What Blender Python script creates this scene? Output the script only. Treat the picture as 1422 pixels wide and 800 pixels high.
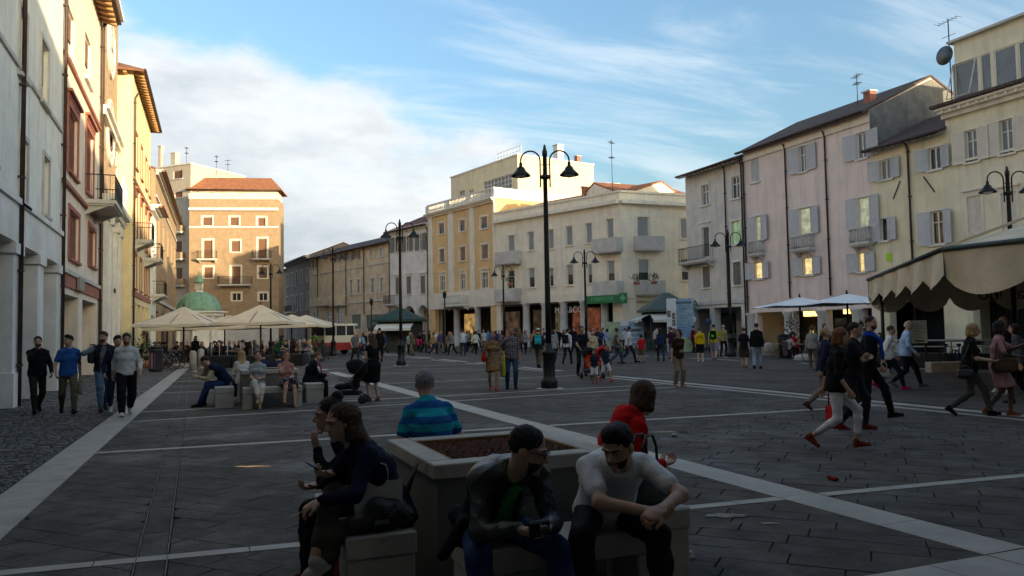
import bpy, math, random
import numpy as np
from mathutils import Vector, Matrix
random.seed(7); RNG = np.random.default_rng(7)
for o in list(bpy.data.objects): bpy.data.objects.remove(o)
SC = bpy.context.scene
COL = SC.collection
R = math.radians

# ---------------------------------------------------------------- camera
CAM_H, FPX = 1.70, 1080.0                     # eye height; focal length in photo pixels (1422 wide)
PITCH, ROLL = math.atan(58/FPX), R(1.03)
YC, YS = .926, .378                           # camera heading against the square's long side
ROT = np.array([[YC, YS, 0], [-YS, YC, 0], [0, 0, 1.]])
_f = np.array([0, math.cos(PITCH), math.sin(PITCH)]); _u0 = np.array([0, -math.sin(PITCH), math.cos(PITCH)]); _r0 = np.array([1., 0, 0])
CF, CR, CU = ROT@_f, ROT@(math.cos(ROLL)*_r0-math.sin(ROLL)*_u0), ROT@(math.sin(ROLL)*_r0+math.cos(ROLL)*_u0)
cam_d = bpy.data.cameras.new('camera'); cam = bpy.data.objects.new('camera', cam_d); COL.objects.link(cam)
cam_d.sensor_width = 36; cam_d.lens = 36*FPX/1422; cam_d.clip_start = .05; cam_d.clip_end = 3000
m = Matrix.Identity(4)
for i in range(3):
    m[i][0] = CR[i]; m[i][1] = CU[i]; m[i][2] = -CF[i]
m[2][3] = CAM_H
cam.matrix_world = m
SC.camera = cam
SC.render.resolution_x, SC.render.resolution_y = 1024, 576

# ---------------------------------------------------------------- light
SUN_EL = 5.0
SUN_D = np.array([.514, -.858])               # towards the sun, on plan
az = math.atan2(SUN_D[0], SUN_D[1])
world = bpy.data.worlds.new('World'); SC.world = world; world.use_nodes = True
def build_world():
    nt = world.node_tree; N = nt.nodes; L = nt.links; N.clear()
    def nd(t, **k):
        n = N.new(t)
        for a, b in k.items(): setattr(n, a, b)
        return n
    def val(x):
        return x
    def math_(op, a, b=None, clamp=False):
        n = nd('ShaderNodeMath', operation=op); n.use_clamp = clamp
        for i, q in enumerate((a, b)):
            if q is None: continue
            if isinstance(q, (int, float)): n.inputs[i].default_value = q
            else: L.new(q, n.inputs[i])
        return n.outputs[0]
    out = nd('ShaderNodeOutputWorld'); bg = nd('ShaderNodeBackground'); bg.inputs['Strength'].default_value = .15
    sky = nd('ShaderNodeTexSky', sky_type='NISHITA'); sky.sun_disc = False
    sky.sun_elevation = R(SUN_EL); sky.sun_rotation = az
    sky.air_density = 1.0; sky.dust_density = 4.5; sky.ozone_density = 1.4
    tint = nd('ShaderNodeMix', data_type='RGBA', blend_type='MULTIPLY'); tint.inputs[0].default_value = 1
    L.new(sky.outputs[0], tint.inputs[6]); tint.inputs[7].default_value = SKY_TINT
    co = nd('ShaderNodeTexCoord'); sep = nd('ShaderNodeSeparateXYZ'); L.new(co.outputs['Generated'], sep.inputs[0])
    x, y, z = sep.outputs
    zz = math_('MAXIMUM', z, .02)
    inv = math_('DIVIDE', 1.0, math_('ADD', zz, .12))
    cmb = nd('ShaderNodeCombineXYZ')
    L.new(math_('MULTIPLY', x, inv), cmb.inputs[0]); L.new(math_('MULTIPLY', y, inv), cmb.inputs[1])
    # high thin streaks
    mp = nd('ShaderNodeMapping'); mp.inputs['Rotation'].default_value = (0, 0, R(28)); mp.inputs['Scale'].default_value = (.55, 2.0, 1); mp.inputs['Location'].default_value = (1.7, .35, 0)
    L.new(cmb.outputs[0], mp.inputs[0])
    n1 = nd('ShaderNodeTexNoise'); n1.inputs['Scale'].default_value = 1.5; n1.inputs['Detail'].default_value = 8; n1.inputs['Roughness'].default_value = .6; n1.inputs['Distortion'].default_value = .5
    L.new(mp.outputs[0], n1.inputs['Vector'])
    r1 = nd('ShaderNodeMapRange'); r1.inputs[1].default_value = .45; r1.inputs[2].default_value = .70; r1.interpolation_type = 'SMOOTHSTEP'
    L.new(n1.outputs[0], r1.inputs[0])
    # low cloud bank, its lumpy top higher towards one side of the sky
    mp2 = nd('ShaderNodeMapping'); mp2.inputs['Scale'].default_value = (1, 1, 1.9); mp2.inputs['Location'].default_value = (.3, .2, .1)
    L.new(co.outputs['Generated'], mp2.inputs[0])
    n2 = nd('ShaderNodeTexNoise'); n2.inputs['Scale'].default_value = 6.5; n2.inputs['Detail'].default_value = 9; n2.inputs['Roughness'].default_value = .55
    L.new(mp2.outputs[0], n2.inputs['Vector'])
    side = math_('ADD', math_('MULTIPLY', x, -.25), math_('MULTIPLY', y, .10))
    top = math_('ADD', math_('ADD', side, .235), math_('MULTIPLY', math_('SUBTRACT', n2.outputs[0], .5), .34))
    r2 = nd('ShaderNodeMapRange'); r2.inputs[1].default_value = -.03; r2.inputs[2].default_value = .07; r2.interpolation_type = 'SMOOTHSTEP'
    L.new(math_('SUBTRACT', top, z), r2.inputs[0])
    # bank colour: bright rim, greyer body
    n3 = nd('ShaderNodeTexNoise'); n3.inputs['Scale'].default_value = 9; n3.inputs['Detail'].default_value = 7; n3.inputs['Roughness'].default_value = .6
    mp3 = nd('ShaderNodeMapping'); mp3.inputs['Scale'].default_value = (1, 1, 2.6); L.new(co.outputs['Generated'], mp3.inputs[0]); L.new(mp3.outputs[0], n3.inputs['Vector'])
    r3 = nd('ShaderNodeMapRange'); r3.inputs[1].default_value = .05; r3.inputs[2].default_value = .20
    L.new(math_('ADD', math_('SUBTRACT', top, z), math_('MULTIPLY', math_('SUBTRACT', n3.outputs[0], .5), .30)), r3.inputs[0])
    cc = nd('ShaderNodeMix', data_type='RGBA'); L.new(r3.outputs[0], cc.inputs[0]); cc.inputs[6].default_value = CLOUD_RIM; cc.inputs[7].default_value = CLOUD_BODY
    m1 = nd('ShaderNodeMix', data_type='RGBA'); L.new(math_('MULTIPLY', r1.outputs[0], .50), m1.inputs[0]); L.new(tint.outputs[2], m1.inputs[6]); m1.inputs[7].default_value = CLOUD_THIN
    m2 = nd('ShaderNodeMix', data_type='RGBA'); L.new(math_('MULTIPLY', r2.outputs[0], .93), m2.inputs[0]); L.new(m1.outputs[2], m2.inputs[6]); L.new(cc.outputs[2], m2.inputs[7])
    L.new(m2.outputs[2], bg.inputs[0]); L.new(bg.outputs[0], out.inputs[0])
SKY_TINT = (.84, 1.02, 1.17, 1)
CLOUD_RIM = (1.85, 1.88, 1.9, 1); CLOUD_BODY = (1.16, 1.28, 1.38, 1); CLOUD_THIN = (1.85, 2.02, 2.12, 1)
build_world()
sd = bpy.data.lights.new('sun', 'SUN'); sd.energy = 2.5; sd.angle = R(.6); sd.color = (1, .80, .50)
sun = bpy.data.objects.new('sun', sd); COL.objects.link(sun)
sv = Vector((SUN_D[0]*math.cos(R(SUN_EL)), SUN_D[1]*math.cos(R(SUN_EL)), math.sin(R(SUN_EL))))
sun.rotation_euler = sv.to_track_quat('Z', 'Y').to_euler(); sun.location = (0, 0, 60)
SC.view_settings.view_transform = 'Standard'; SC.view_settings.look = 'None'
SC.view_settings.exposure = 1.84; SC.view_settings.gamma = 1; SC.view_settings.use_curve_mapping = False

# ---------------------------------------------------------------- photo pixels to places
def ray(x, y): return CF+CR*((x-711)/FPX)+CU*((400-y)/FPX)
EYE = np.array([0, 0, CAM_H])
def gp(x, y, z=0.0):
    d = ray(x, y); return EYE+d*((z-CAM_H)/d[2])
def dp(x, y, dist):                           # at a distance in front of the camera
    return EYE+ray(x, y)*dist
def ground_at(x, dist):                       # ground point in column x at a distance
    p = dp(x, 460, dist); return np.array([p[0], p[1], 0.])

# ---------------------------------------------------------------- materials
_mc = {}
def hexc(h):
    h = h.lstrip('#'); v = [int(h[i:i+2], 16)/255 for i in (0, 2, 4)]
    return tuple(q/12.92 if q <= .04045 else ((q+.055)/1.055)**2.4 for q in v)
def mat(key, col, rough=.8, var=.12, scale=2.0, bump=.15, bscale=30.0, metal=0.0, kind='plain', col2=None, emit=0, spec=.4, extra=None):
    if key in _mc: return _mc[key]
    if isinstance(col, str): col = hexc(col)
    if isinstance(col2, str): col2 = hexc(col2)
    mt = bpy.data.materials.new(key); mt.use_nodes = True
    nt = mt.node_tree; N = nt.nodes; L = nt.links
    b = N['Principled BSDF']; b.inputs['Roughness'].default_value = rough; b.inputs['Metallic'].default_value = metal
    b.inputs['Specular IOR Level'].default_value = spec
    tc = N.new('ShaderNodeTexCoord'); geo = N.new('ShaderNodeNewGeometry')
    src = tc.outputs['Object'] if kind in ('stripe', 'plaid', 'floral', 'fabric') else geo.outputs['Position']
    def noise(s, det=5, ro=.6, vec=None):
        n = N.new('ShaderNodeTexNoise'); n.inputs['Scale'].default_value = s; n.inputs['Detail'].default_value = det; n.inputs['Roughness'].default_value = ro
        L.new(vec or src, n.inputs['Vector']); return n.outputs[0]
    def mixc(f, a, c, bt='MIX'):
        n = N.new('ShaderNodeMix'); n.data_type = 'RGBA'; n.blend_type = bt
        for i, q in ((0, f), (6, a), (7, c)):
            if isinstance(q, (int, float)): n.inputs[i].default_value = q
            elif isinstance(q, tuple): n.inputs[i].default_value = (*q, 1) if len(q) == 3 else q
            else: L.new(q, n.inputs[i])
        return n.outputs[2]
    def mrange(x, a, c, d=0., e=1.):
        n = N.new('ShaderNodeMapRange'); L.new(x, n.inputs[0])
        for i, q in enumerate((a, c, d, e)): n.inputs[i+1].default_value = q
        return n.outputs[0]
    def wave(vec, s, ax='X', dist=0, prof='SIN', wt='BANDS'):
        n = N.new('ShaderNodeTexWave'); n.bands_direction = ax; n.wave_type = wt; n.wave_profile = prof
        n.inputs['Scale'].default_value = s; n.inputs['Distortion'].default_value = dist; n.inputs['Detail'].default_value = 2
        L.new(vec, n.inputs['Vector']); return n.outputs[1]
    dk = tuple(q*(1-var*1.6) for q in col); lt = tuple(min(1, q*(1+var)) for q in col)
    c = mixc(mrange(noise(scale), .3, .7), dk, lt)
    h = noise(bscale, 4)
    bs = bump
    if kind == 'plaster':                     # blotches, rain streaks, patches
        mp = N.new('ShaderNodeMapping'); mp.inputs['Scale'].default_value = (1.8, 1.8, .16); L.new(geo.outputs['Position'], mp.inputs[0])
        st = noise(1.4, 6, .65, mp.outputs[0])
        c = mixc(mrange(st, .50, .78, 0, .62), c, tuple(q*.60 for q in col)); c = mixc(mrange(noise(7, 6, .75), .60, .72, 0, .3), c, tuple(q*.7 for q in col))
        c = mixc(mrange(noise(.55, 5, .7), .60, .74, 0, .32), c, tuple(min(1, q*1.22) for q in col))
    elif kind == 'brick':
        mp = N.new('ShaderNodeMapping'); mp.inputs['Rotation'].default_value = (R(90), 0, 0); L.new(geo.outputs['Position'], mp.inputs[0])
        mz = N.new('ShaderNodeMapping'); mz.inputs['Scale'].default_value = (1, 1, 7); L.new(geo.outputs['Position'], mz.inputs[0])
        c = mixc(mrange(noise(3.2, 3, .7, mz.outputs[0]), .35, .65), c, col2 or tuple(q*.7 for q in col))
        w = wave(geo.outputs['Position'], 2.2, 'Z'); c = mixc(mrange(w, .0, .12, .45, 0), c, (.42, .38, .33)); h = w; bs = .25
    elif kind == 'tile':                      # rows of half-round tiles
        w = wave(geo.outputs['Position'], 1.5, extra or 'Y', .5)
        c = mixc(mrange(noise(1.6, 6, .7), .35, .65), c, col2 or tuple(q*.5 for q in col))
        c = mixc(mrange(w, 0, .4, .55, 0), c, tuple(q*.45 for q in col)); h = w; bs = .7
    elif kind == 'stripe':
        w = wave(tc.outputs['Object'], extra[0], extra[1]); c = mixc(mrange(w, .45, .55), c, col2)
    elif kind == 'plaid':
        for ax in ('X', 'Z'):
            w = wave(tc.outputs['Object'], extra, ax); c = mixc(mrange(w, .74, .8, 0, .75), c, col2)
    elif kind == 'floral':
        vo = N.new('ShaderNodeTexVoronoi'); vo.inputs['Scale'].default_value = extra; L.new(tc.outputs['Object'], vo.inputs['Vector'])
        c = mixc(mrange(vo.outputs['Distance'], .30, .38, 1, 0), c, col2)
    elif kind == 'stone':
        c = mixc(mrange(noise(.7, 6, .7), .45, .75, 0, .55), c, tuple(q*.62 for q in col))
        c = mixc(mrange(noise(26, 3, .6), .62, .70, 0, .5), c, tuple(q*.5 for q in col))
    elif kind == 'wet':                       # paving with damp, polished patches
        c = mixc(mrange(noise(.35, 5, .65), .40, .66, 0, .6), c, tuple(q*.55 for q in col))
        c = mixc(mrange(noise(11, 2, .5), .665, .69, 0, .55), c, tuple(q*.45 for q in col)); c = mixc(mrange(noise(17, 2, .5), .68, .70, 0, .5), c, tuple(min(1, q*2.1) for q in col))
        ro = mrange(noise(.55, 6, .62), .50, .66, rough, rough*.62)
        L.new(ro, b.inputs['Roughness'])
    elif kind == 'joint':                     # far paving: diagonal courses as fine relief
        mp = N.new('ShaderNodeMapping'); mp.inputs['Rotation'].default_value = (0, 0, R(45)); L.new(geo.outputs['Position'], mp.inputs[0])
        br = N.new('ShaderNodeTexBrick'); br.inputs['Scale'].default_value = 1.0; br.inputs['Brick Width'].default_value = .8; br.inputs['Row Height'].default_value = .26; br.inputs['Mortar Size'].default_value = .010
        br.inputs['Color1'].default_value = (.8, .8, .8, 1); br.inputs['Color2'].default_value = (1.15, 1.15, 1.15, 1); br.inputs['Mortar'].default_value = (.35, .35, .35, 1)
        L.new(mp.outputs[0], br.inputs['Vector'])
        c = mixc(mrange(noise(.35, 5, .65), .40, .66, 0, .6), c, tuple(q*.55 for q in col))
        c = mixc(1.0, c, br.outputs[0], 'MULTIPLY')
        L.new(mrange(noise(.55, 6, .62), .50, .66, rough, rough*.7), b.inputs['Roughness'])
    elif kind == 'hair':
        mp = N.new('ShaderNodeMapping'); mp.inputs['Scale'].default_value = (1, 1, .07); L.new(tc.outputs['Object'], mp.inputs[0]); hn = noise(160, 3, .7, mp.outputs[0]); c = mixc(mrange(hn, .35, .65), tuple(q*.45 for q in col), tuple(min(1, q*1.9) for q in col)); h = hn; bs = 1.0
    elif kind == 'curtain':
        w = wave(geo.outputs['Position'], 3.5, extra or 'Y', 1.5); c = mixc(mrange(w, .1, .9, .15, .85), tuple(q*.35 for q in col), col)
    elif kind == 'glass':
        b.inputs['Roughness'].default_value = rough
    elif kind == 'skin':
        b.inputs['Subsurface Weight'].default_value = .06; b.inputs['Subsurface Radius'].default_value = (.012, .005, .003)
    L.new(c, b.inputs['Base Color'])
    if bs > 0:
        bp = N.new('ShaderNodeBump'); bp.inputs['Strength'].default_value = bs; bp.inputs['Distance'].default_value = .02
        L.new(h, bp.inputs['Height']); L.new(bp.outputs[0], b.inputs['Normal'])
    if emit:
        L.new(c, b.inputs['Emission Color']); b.inputs['Emission Strength'].default_value = emit
    _mc[key] = mt; return mt
def cloth(c, kind='fabric', **k):
    cc = c if isinstance(c, str) else '%.3f_%.3f_%.3f' % tuple(c)
    return mat('cloth_%s_%s_%s_%s' % (cc, kind, k.get('col2', ''), k.get('extra', '')), c, .9, .14, 6, .5, 22, kind=kind, spec=.15, **k)
def paint(c, rough=.5, metal=0, **k): return mat('paint_%s_%s_%s' % (c, rough, metal), c, rough, .08, 4, .05, 40, metal, **k)

# ---------------------------------------------------------------- things, parts and shapes
def tag(o, label=None, cat=None, group=None, kind=None):
    if label: o['label'] = label
    if cat: o['category'] = cat
    if group: o['group'] = group
    if kind: o['kind'] = kind
    return o
def thing(name, label, cat, loc=(0, 0, 0), rz=0.0, group=None):
    o = bpy.data.objects.new(name, None); o.empty_display_size = .2; COL.objects.link(o)
    o.location = tuple(float(q) for q in loc); o.rotation_euler = (0, 0, rz)
    return tag(o, label, cat, group)
def link(name, me, parent=None, mats=None):
    o = bpy.data.objects.new(name, me); COL.objects.link(o)
    if mats is not None:
        for q in (mats if isinstance(mats, (list, tuple)) else [mats]): me.materials.append(q)
    if parent is not None: o.parent = parent
    return o
def copy_tree(o, parent=None):
    c = o.copy(); COL.objects.link(c)
    if parent is not None: c.parent = parent
    for ch in list(o.children): copy_tree(ch, c)
    return c
class MB:
    """collects shapes for one mesh; xf maps local (a,b,c) to the parent's space"""
    def __init__(s, xf=None): s.v = []; s.f = []; s.xf = xf; s.sm = []
    def add(s, vs, fs, smooth=False):
        n = len(s.v); s.v += [tuple(s.xf(p)) if s.xf else tuple(p) for p in vs]
        s.f += [tuple(i+n for i in f) for f in fs]; s.sm += [smooth]*len(fs); return s
    def box(s, x0, x1, y0, y1, z0, z1):
        vs = [(x, y, z) for z in (z0, z1) for y in (y0, y1) for x in (x0, x1)]
        return s.add(vs, [(0, 2, 3, 1), (4, 5, 7, 6), (0, 1, 5, 4), (2, 6, 7, 3), (0, 4, 6, 2), (1, 3, 7, 5)])
    def bbox(s, x0, x1, y0, y1, z0, z1, b=.01):            # box with chamfered upright and top edges
        def ring(d, z): return [(x0+d, y0, z), (x1-d, y0, z), (x1, y0+d, z), (x1, y1-d, z), (x1-d, y1, z), (x0+d, y1, z), (x0, y1-d, z), (x0, y0+d, z)]
        def inner(z): return [(min(max(x, x0+b), x1-b), min(max(y, y0+b), y1-b), z) for x, y, _ in ring(b, z)]
        vs = ring(b, z0)+ring(b, z1-b)+inner(z1); fs = [tuple(range(7, -1, -1)), tuple(range(16, 24))]
        for k in range(2):
            for i in range(8): fs.append((k*8+i, k*8+(i+1) % 8, k*8+8+(i+1) % 8, k*8+8+i))
        return s.add(vs, fs)
    def prism(s, poly, z0, z1):
        n = len(poly); return s.add([(x, y, z0) for x, y in poly]+[(x, y, z1) for x, y in poly],
            [tuple(range(n-1, -1, -1)), tuple(range(n, 2*n))]+[(i, (i+1) % n, n+(i+1) % n, n+i) for i in range(n)])
    def lathe(s, prof, n=16, c=(0, 0), smooth=True, a0=0, a1=2*math.pi):
        full = abs(a1-a0-2*math.pi) < 1e-6; m_ = n if full else n+1
        vs = [(c[0]+r*math.cos(a0+(a1-a0)*i/n), c[1]+r*math.sin(a0+(a1-a0)*i/n), z) for r, z in prof for i in range(m_)]
        fs = []
        for k in range(len(prof)-1):
            for i in range(n):
                j = (i+1) % m_; fs.append((k*m_+i, k*m_+j, (k+1)*m_+j, (k+1)*m_+i))
        if full:
            if prof[0][0] > 1e-4: fs.append(tuple(range(m_-1, -1, -1)))
            if prof[-1][0] > 1e-4: fs.append(tuple((len(prof)-1)*m_+i for i in range(m_)))
        return s.add(vs, fs, smooth)
    def tube(s, pts, r, n=8, closed=False, smooth=True):
        pts = [np.array(p, float) for p in pts]; k = len(pts); rs = r if isinstance(r, (list, tuple)) else [r]*k
        vs = []; up = None
        for i, p in enumerate(pts):
            if closed: t = pts[(i+1) % k]-pts[i-1]
            else: t = pts[min(i+1, k-1)]-pts[max(i-1, 0)]
            t = t/(np.linalg.norm(t)+1e-9)
            if up is None: up = np.array([0, 0, 1.]) if abs(t[2]) < .9 else np.array([1., 0, 0])
            a = np.cross(t, up); a /= np.linalg.norm(a)+1e-9; up = np.cross(a, t)
            for j in range(n):
                q = 2*math.pi*j/n; vs.append(p+rs[i]*(a*math.cos(q)+up*math.sin(q)))
        fs = []
        for i in range(k if closed else k-1):
            for j in range(n):
                a, b = i*n, ((i+1) % k)*n; fs.append((a+j, a+(j+1) % n, b+(j+1) % n, b+j))
        if not closed: fs += [tuple(range(n-1, -1, -1)), tuple((k-1)*n+j for j in range(n))]
        return s.add(vs, fs, smooth)
    def quad(s, a, b, c, d): return s.add([a, b, c, d], [(0, 1, 2, 3)])
    def mesh(s, name):
        me = bpy.data.meshes.new(name); me.from_pydata([tuple(map(float, p)) for p in s.v], [], s.f)
        if any(s.sm): me.polygons.foreach_set('use_smooth', np.array(s.sm, dtype=bool))
        me.update(); return me
    def build(s, name, mt, parent=None, **k):
        o = link(name, s.mesh(name), parent, mt); tag(o, **k); return o
def text_mesh(txt, size, depth=.01):
    cu = bpy.data.curves.new('lettering', 'FONT'); cu.body = txt; cu.size = size; cu.extrude = depth; cu.align_x = 'CENTER'; cu.align_y = 'CENTER'
    o = bpy.data.objects.new('lettering', cu); me = bpy.data.meshes.new_from_object(o)
    bpy.data.objects.remove(o); return me
# ================================================================ the setting
M_SLAB = [mat('slab%d' % i, c, .86, .30, 3.0, .45, 14, kind='wet', spec=.13) for i, c in enumerate([(.095, .082, .071), (.088, .077, .067), (.102, .089, .077), (.083, .073, .064)])]
M_FAR = mat('far_paving', (.095, .082, .071), .88, .15, 1.2, .2, 10, kind='joint', spec=.12)
M_BAND = mat('band_stone', (.34, .31, .27), .6, .12, 2.5, .3, 18, kind='stone')
M_JOINT = mat('joint_earth', (.028, .026, .024), .95, .3, 4, .6, 60)
M_COB = mat('cobble_stone', (.125, .11, .095), .65, .4, 4.5, .6, 22, kind='stone')
def clip(poly, lines):                       # keep a*x+b*y<=c
    for a, b, c in lines:
        out = []
        for i in range(len(poly)):
            p, q = poly[i], poly[(i+1) % len(poly)]
            dp_, dq = a*p[0]+b*p[1]-c, a*q[0]+b*q[1]-c
            if dp_ <= 0: out.append(p)
            if dp_*dq < 0:
                t = dp_/(dp_-dq); out.append((p[0]+(q[0]-p[0])*t, p[1]+(q[1]-p[1])*t))
        poly = out
        if len(poly) < 3: return []
    return poly
def area(p): return .5*abs(sum(p[i][0]*p[(i+1) % len(p)][1]-p[(i+1) % len(p)][0]*p[i][1] for i in range(len(p))))
def shrink(p, g):
    cx = sum(q[0] for q in p)/len(p); cy = sum(q[1] for q in p)/len(p)
    o = []
    for x, y in p:
        d = math.hypot(x-cx, y-cy)+1e-6; k = max(0, 1-g*1.35/d); o.append((cx+(x-cx)*k, cy+(y-cy)*k))
    return o
XL = lambda y: -1.52+(y-7.85)*.0345           # inner edge of the left band
g = MB(); g.box(-400, 500, -300, 900, -.3, -.022); g.build('ground', M_JOINT, kind='structure')
SLAB_Y = 21.0
pav = MB()
pav.add([(-60, -60, 0), (200, -60, 0), (200, 2.2, 0), (-60, 2.2, 0)], [(0, 1, 2, 3)])
pav.add([(14.05, 2.2, 0), (200, 2.2, 0), (200, SLAB_Y, 0), (14.05, SLAB_Y, 0)], [(0, 1, 2, 3)])
pav.add([(XL(SLAB_Y), SLAB_Y, 0), (200, SLAB_Y, 0), (200, 400, 0), (XL(48), 400, 0), (XL(48), 48, 0)], [(0, 1, 2, 3, 4)])
pav.add([(-60, 48, 0), (XL(48), 48, 0), (XL(48), 400, 0), (-60, 400, 0)], [(0, 1, 2, 3)])
pav.add([(-60, 2.2, 0), (-4.3, 2.2, 0), (-4.3, 48, 0), (-60, 48, 0)], [(0, 1, 2, 3)])
PAV = pav.build('piazza_paving', M_FAR, kind='structure')
# transversal lines: (x0,y0,x1,y1,width)
def tline(y_at0, slope, w): return (lambda x: y_at0+slope*x, w)
TL = [tline(3.93, -.02, .44), tline(6.64, -.087, .15), tline(12.95, -.062, .16), tline(17.55, .10, .13), tline(19.55, .03, .13)]
FX = [(lambda y: XL(y), lambda y: -.42), (lambda y: -.40, lambda y: -.20), (lambda y: -.18, lambda y: 5.33), (lambda y: 5.80, lambda y: 13.05), (lambda y: 13.25, lambda y: 13.55)]
def slab_fields():
    F = []
    for fi, (a, b) in enumerate(FX):
        for ti in range(len(TL)+1):
            lo = TL[ti-1] if ti else None; hi = TL[ti] if ti < len(TL) else None
            L = []
            xa0, xa1 = a(0), a(30); L.append((-1., (xa1-xa0)/30, -xa0))
            xb0, xb1 = b(0), b(30); L.append((1., -(xb1-xb0)/30, xb0))
            if lo: s = lo[0](1)-lo[0](0); L.append((s, -1., -(lo[0](0)+lo[1]/2)))
            else: L.append((0, -1, -2.2))
            if hi: s = hi[0](1)-hi[0](0); L.append((-s, 1., hi[0](0)-hi[1]/2))
            else: L.append((0, 1, SLAB_Y))
            F.append((fi, L))
    return F
def make_slabs():
    rng = random.Random(3); S = []
    for fi, L in slab_fields():
        if fi in (1, 4):                      # narrow drain strips: long stones along the strip
            x0, x1 = FX[fi][0](0), FX[fi][1](0); y = 2.2
            while y < SLAB_Y:
                l = rng.uniform(.7, 1.1); p = clip([(x0, y), (x1, y), (x1, y+l), (x0, y+l)], L); y += l
                if len(p) > 2 and area(p) > .004: S.append(shrink(p, .0042))
            continue
        c, s = math.cos(R(-47)), math.sin(R(-47))
        cy0 = sum(TL[1][0](x) for x in (0,)) ; wdt = .27
        k = -70
        while k < 70:
            t = -26+rng.random()*.8; v0, v1 = k*wdt, (k+1)*wdt
            while t < 26:
                l = rng.choice((.55, .7, .85, 1.0)); q = [(t, v0), (t+l, v0), (t+l, v1), (t, v1)]; t += l
                ctr = (6, 9); p = [(ctr[0]+a*c-b*s, ctr[1]+a*s+b*c) for a, b in q]
                mx, my = sum(a[0] for a in p)/4, sum(a[1] for a in p)/4
                if mx < -3 or mx > 14.5 or my < 1.4 or my > SLAB_Y+1: continue
                p = clip(p, L)
                if len(p) > 2 and area(p) > .006: S.append(shrink(p, .0042))
            k += 1
    return S
def visible(x, y):
    d = np.array([x, y, -CAM_H]); f = d@CF
    if f < .5: return False, 0
    px_, py_ = 711+FPX*(d@CR)/f, 400-FPX*(d@CU)/f
    return (-40 < px_ < 1460 and py_ < 860), f
def lay():
    S = make_slabs(); vis = []
    for p in S:
        cx = sum(q[0] for q in p)/len(p); cy = sum(q[1] for q in p)/len(p); v, f = visible(cx, cy)
        vis.append((0 if v else 1, -area(p)/max(f, .1)**3, p))
    vis.sort(key=lambda t: (t[0], t[1]))
    rest = MB(); rng = random.Random(5)
    def slab_shape(mb, p):
        z = rng.uniform(-.004, 0); tx, ty = rng.uniform(-.004, .004), rng.uniform(-.004, .004)
        cx = sum(q[0] for q in p)/len(p); cy = sum(q[1] for q in p)/len(p); n = len(p)
        if area(p) == 0: return
        sg = sum(p[i][0]*p[(i+1) % n][1]-p[(i+1) % n][0]*p[i][1] for i in range(n))
        if sg < 0: p = p[::-1]
        top = shrink(p, .004)
        H = lambda q: z+(q[0]-cx)*tx+(q[1]-cy)*ty
        mb.add([(x, y, -.03) for x, y in p]+[(x, y, H((x, y))-.005) for x, y in p]+[(x, y, H((x, y))) for x, y in top],
               [tuple(range(2*n, 3*n))]+[(k*n+i, k*n+(i+1) % n, k*n+n+(i+1) % n, k*n+n+i) for k in (0, 1) for i in range(n)])
    rests = [MB() for _ in M_SLAB]
    for i, (a, b, p) in enumerate(vis):
        if i < 300 and a == 0:
            mb = MB(); slab_shape(mb, p); mb.build('paving_slab', M_SLAB[rng.choice((0, 0, 1, 2, 3))], PAV)
        else: slab_shape(rng.choice(rests), p)
    for i, r_ in enumerate(rests): r_.build('paving_slabs', M_SLAB[i], PAV, kind='stuff')
lay()
# pale stone bands; the near ones stone by stone
def band(name, poly_fn, t0, t1, near, step=1.0):
    """poly_fn(t) -> two points across the band"""
    rng = random.Random(hash(name) % 99); far = MB(); first = None; t = t0; obs = []
    root = None
    while t < t1:
        l = step*rng.uniform(.8, 1.25); e = min(t+l, t1)
        a, b = poly_fn(t+.004); c, d = poly_fn(e-.004)
        z = .001+rng.uniform(-.002, .001)
        def shp(mb):
            mb.add([(*a, -.03), (*b, -.03), (*d, -.03), (*c, -.03), (*a, z), (*b, z), (*d, z), (*c, z)], [(4, 5, 6, 7), (0, 1, 5, 4), (1, 2, 6, 5), (2, 3, 7, 6), (3, 0, 4, 7)])
        mx, my = (a[0]+d[0])/2, (a[1]+d[1])/2; v, f = visible(mx, my)
        if f < near and v: mb = MB(); shp(mb); obs.append(mb)
        else: shp(far)
        t = e
    if not far.v: far.add([(poly_fn(t0)[0][0], poly_fn(t0)[0][1], -.04)]*3, [(0, 1, 2)])
    root = far.build(name, M_BAND, kind='structure')
    for mb in obs: mb.build('band_stone', M_BAND, root)
lw = .52
band('stone_band', lambda t: ((XL(t)-lw, t), (XL(t)-.005, t)), 3, 60, 22, 1.1)
band('stone_band', lambda t: ((5.34, t), (5.79, t)), 4.05, 50, 18)
band('stone_band', lambda t: ((13.06, t), (13.24, t)), 2.2, 80, 16)
band('stone_band', lambda t: ((13.56, t), (13.90, t)), 2.2, 80, 16)
band('stone_band', lambda t: ((24.6, t), (24.95, t)), 5, 70, 1)
for (fn, w), x0, x1 in [(TL[0], -1.6, 13.0), (TL[1], XL(6.6)+.01, 13.0), (TL[2], XL(13)+.01, 13.0), (TL[3], XL(17.6)+.01, 13.0), (TL[4], XL(19.5)+.01, 13.0)]:
    for xa, xb in ((x0, 5.325), (5.805, x1)):
        if w > .3 and xa > 5: xa = 5.345
        if w > .3 and xb < 6: xb = 5.335
        band('stone_band', lambda t, fn=fn, w=w: ((t, fn(t)+w/2-.004), (t, fn(t)-w/2+.004)), xa, xb, 16, .9)
for y in (25.5, 31.5, 37.5, 43.5):
    b_ = MB(); b_.add([(XL(y)+.02, y, .004), (13, y-.2, .004), (13, y-.06, .004), (XL(y)+.02, y+.14, .004)], [(0, 1, 2, 3)]); b_.build('stone_band', M_BAND, kind='structure')
for x in (-.41, -.19):
    b_ = MB(); b_.add([(x-.005, 2.3, .002), (x+.005, 2.3, .002), (x+.005, 45, .002), (x-.005, 45, .002)], [(0, 1, 2, 3)]); b_.build('drain_edging', M_COB, kind='structure')
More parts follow.
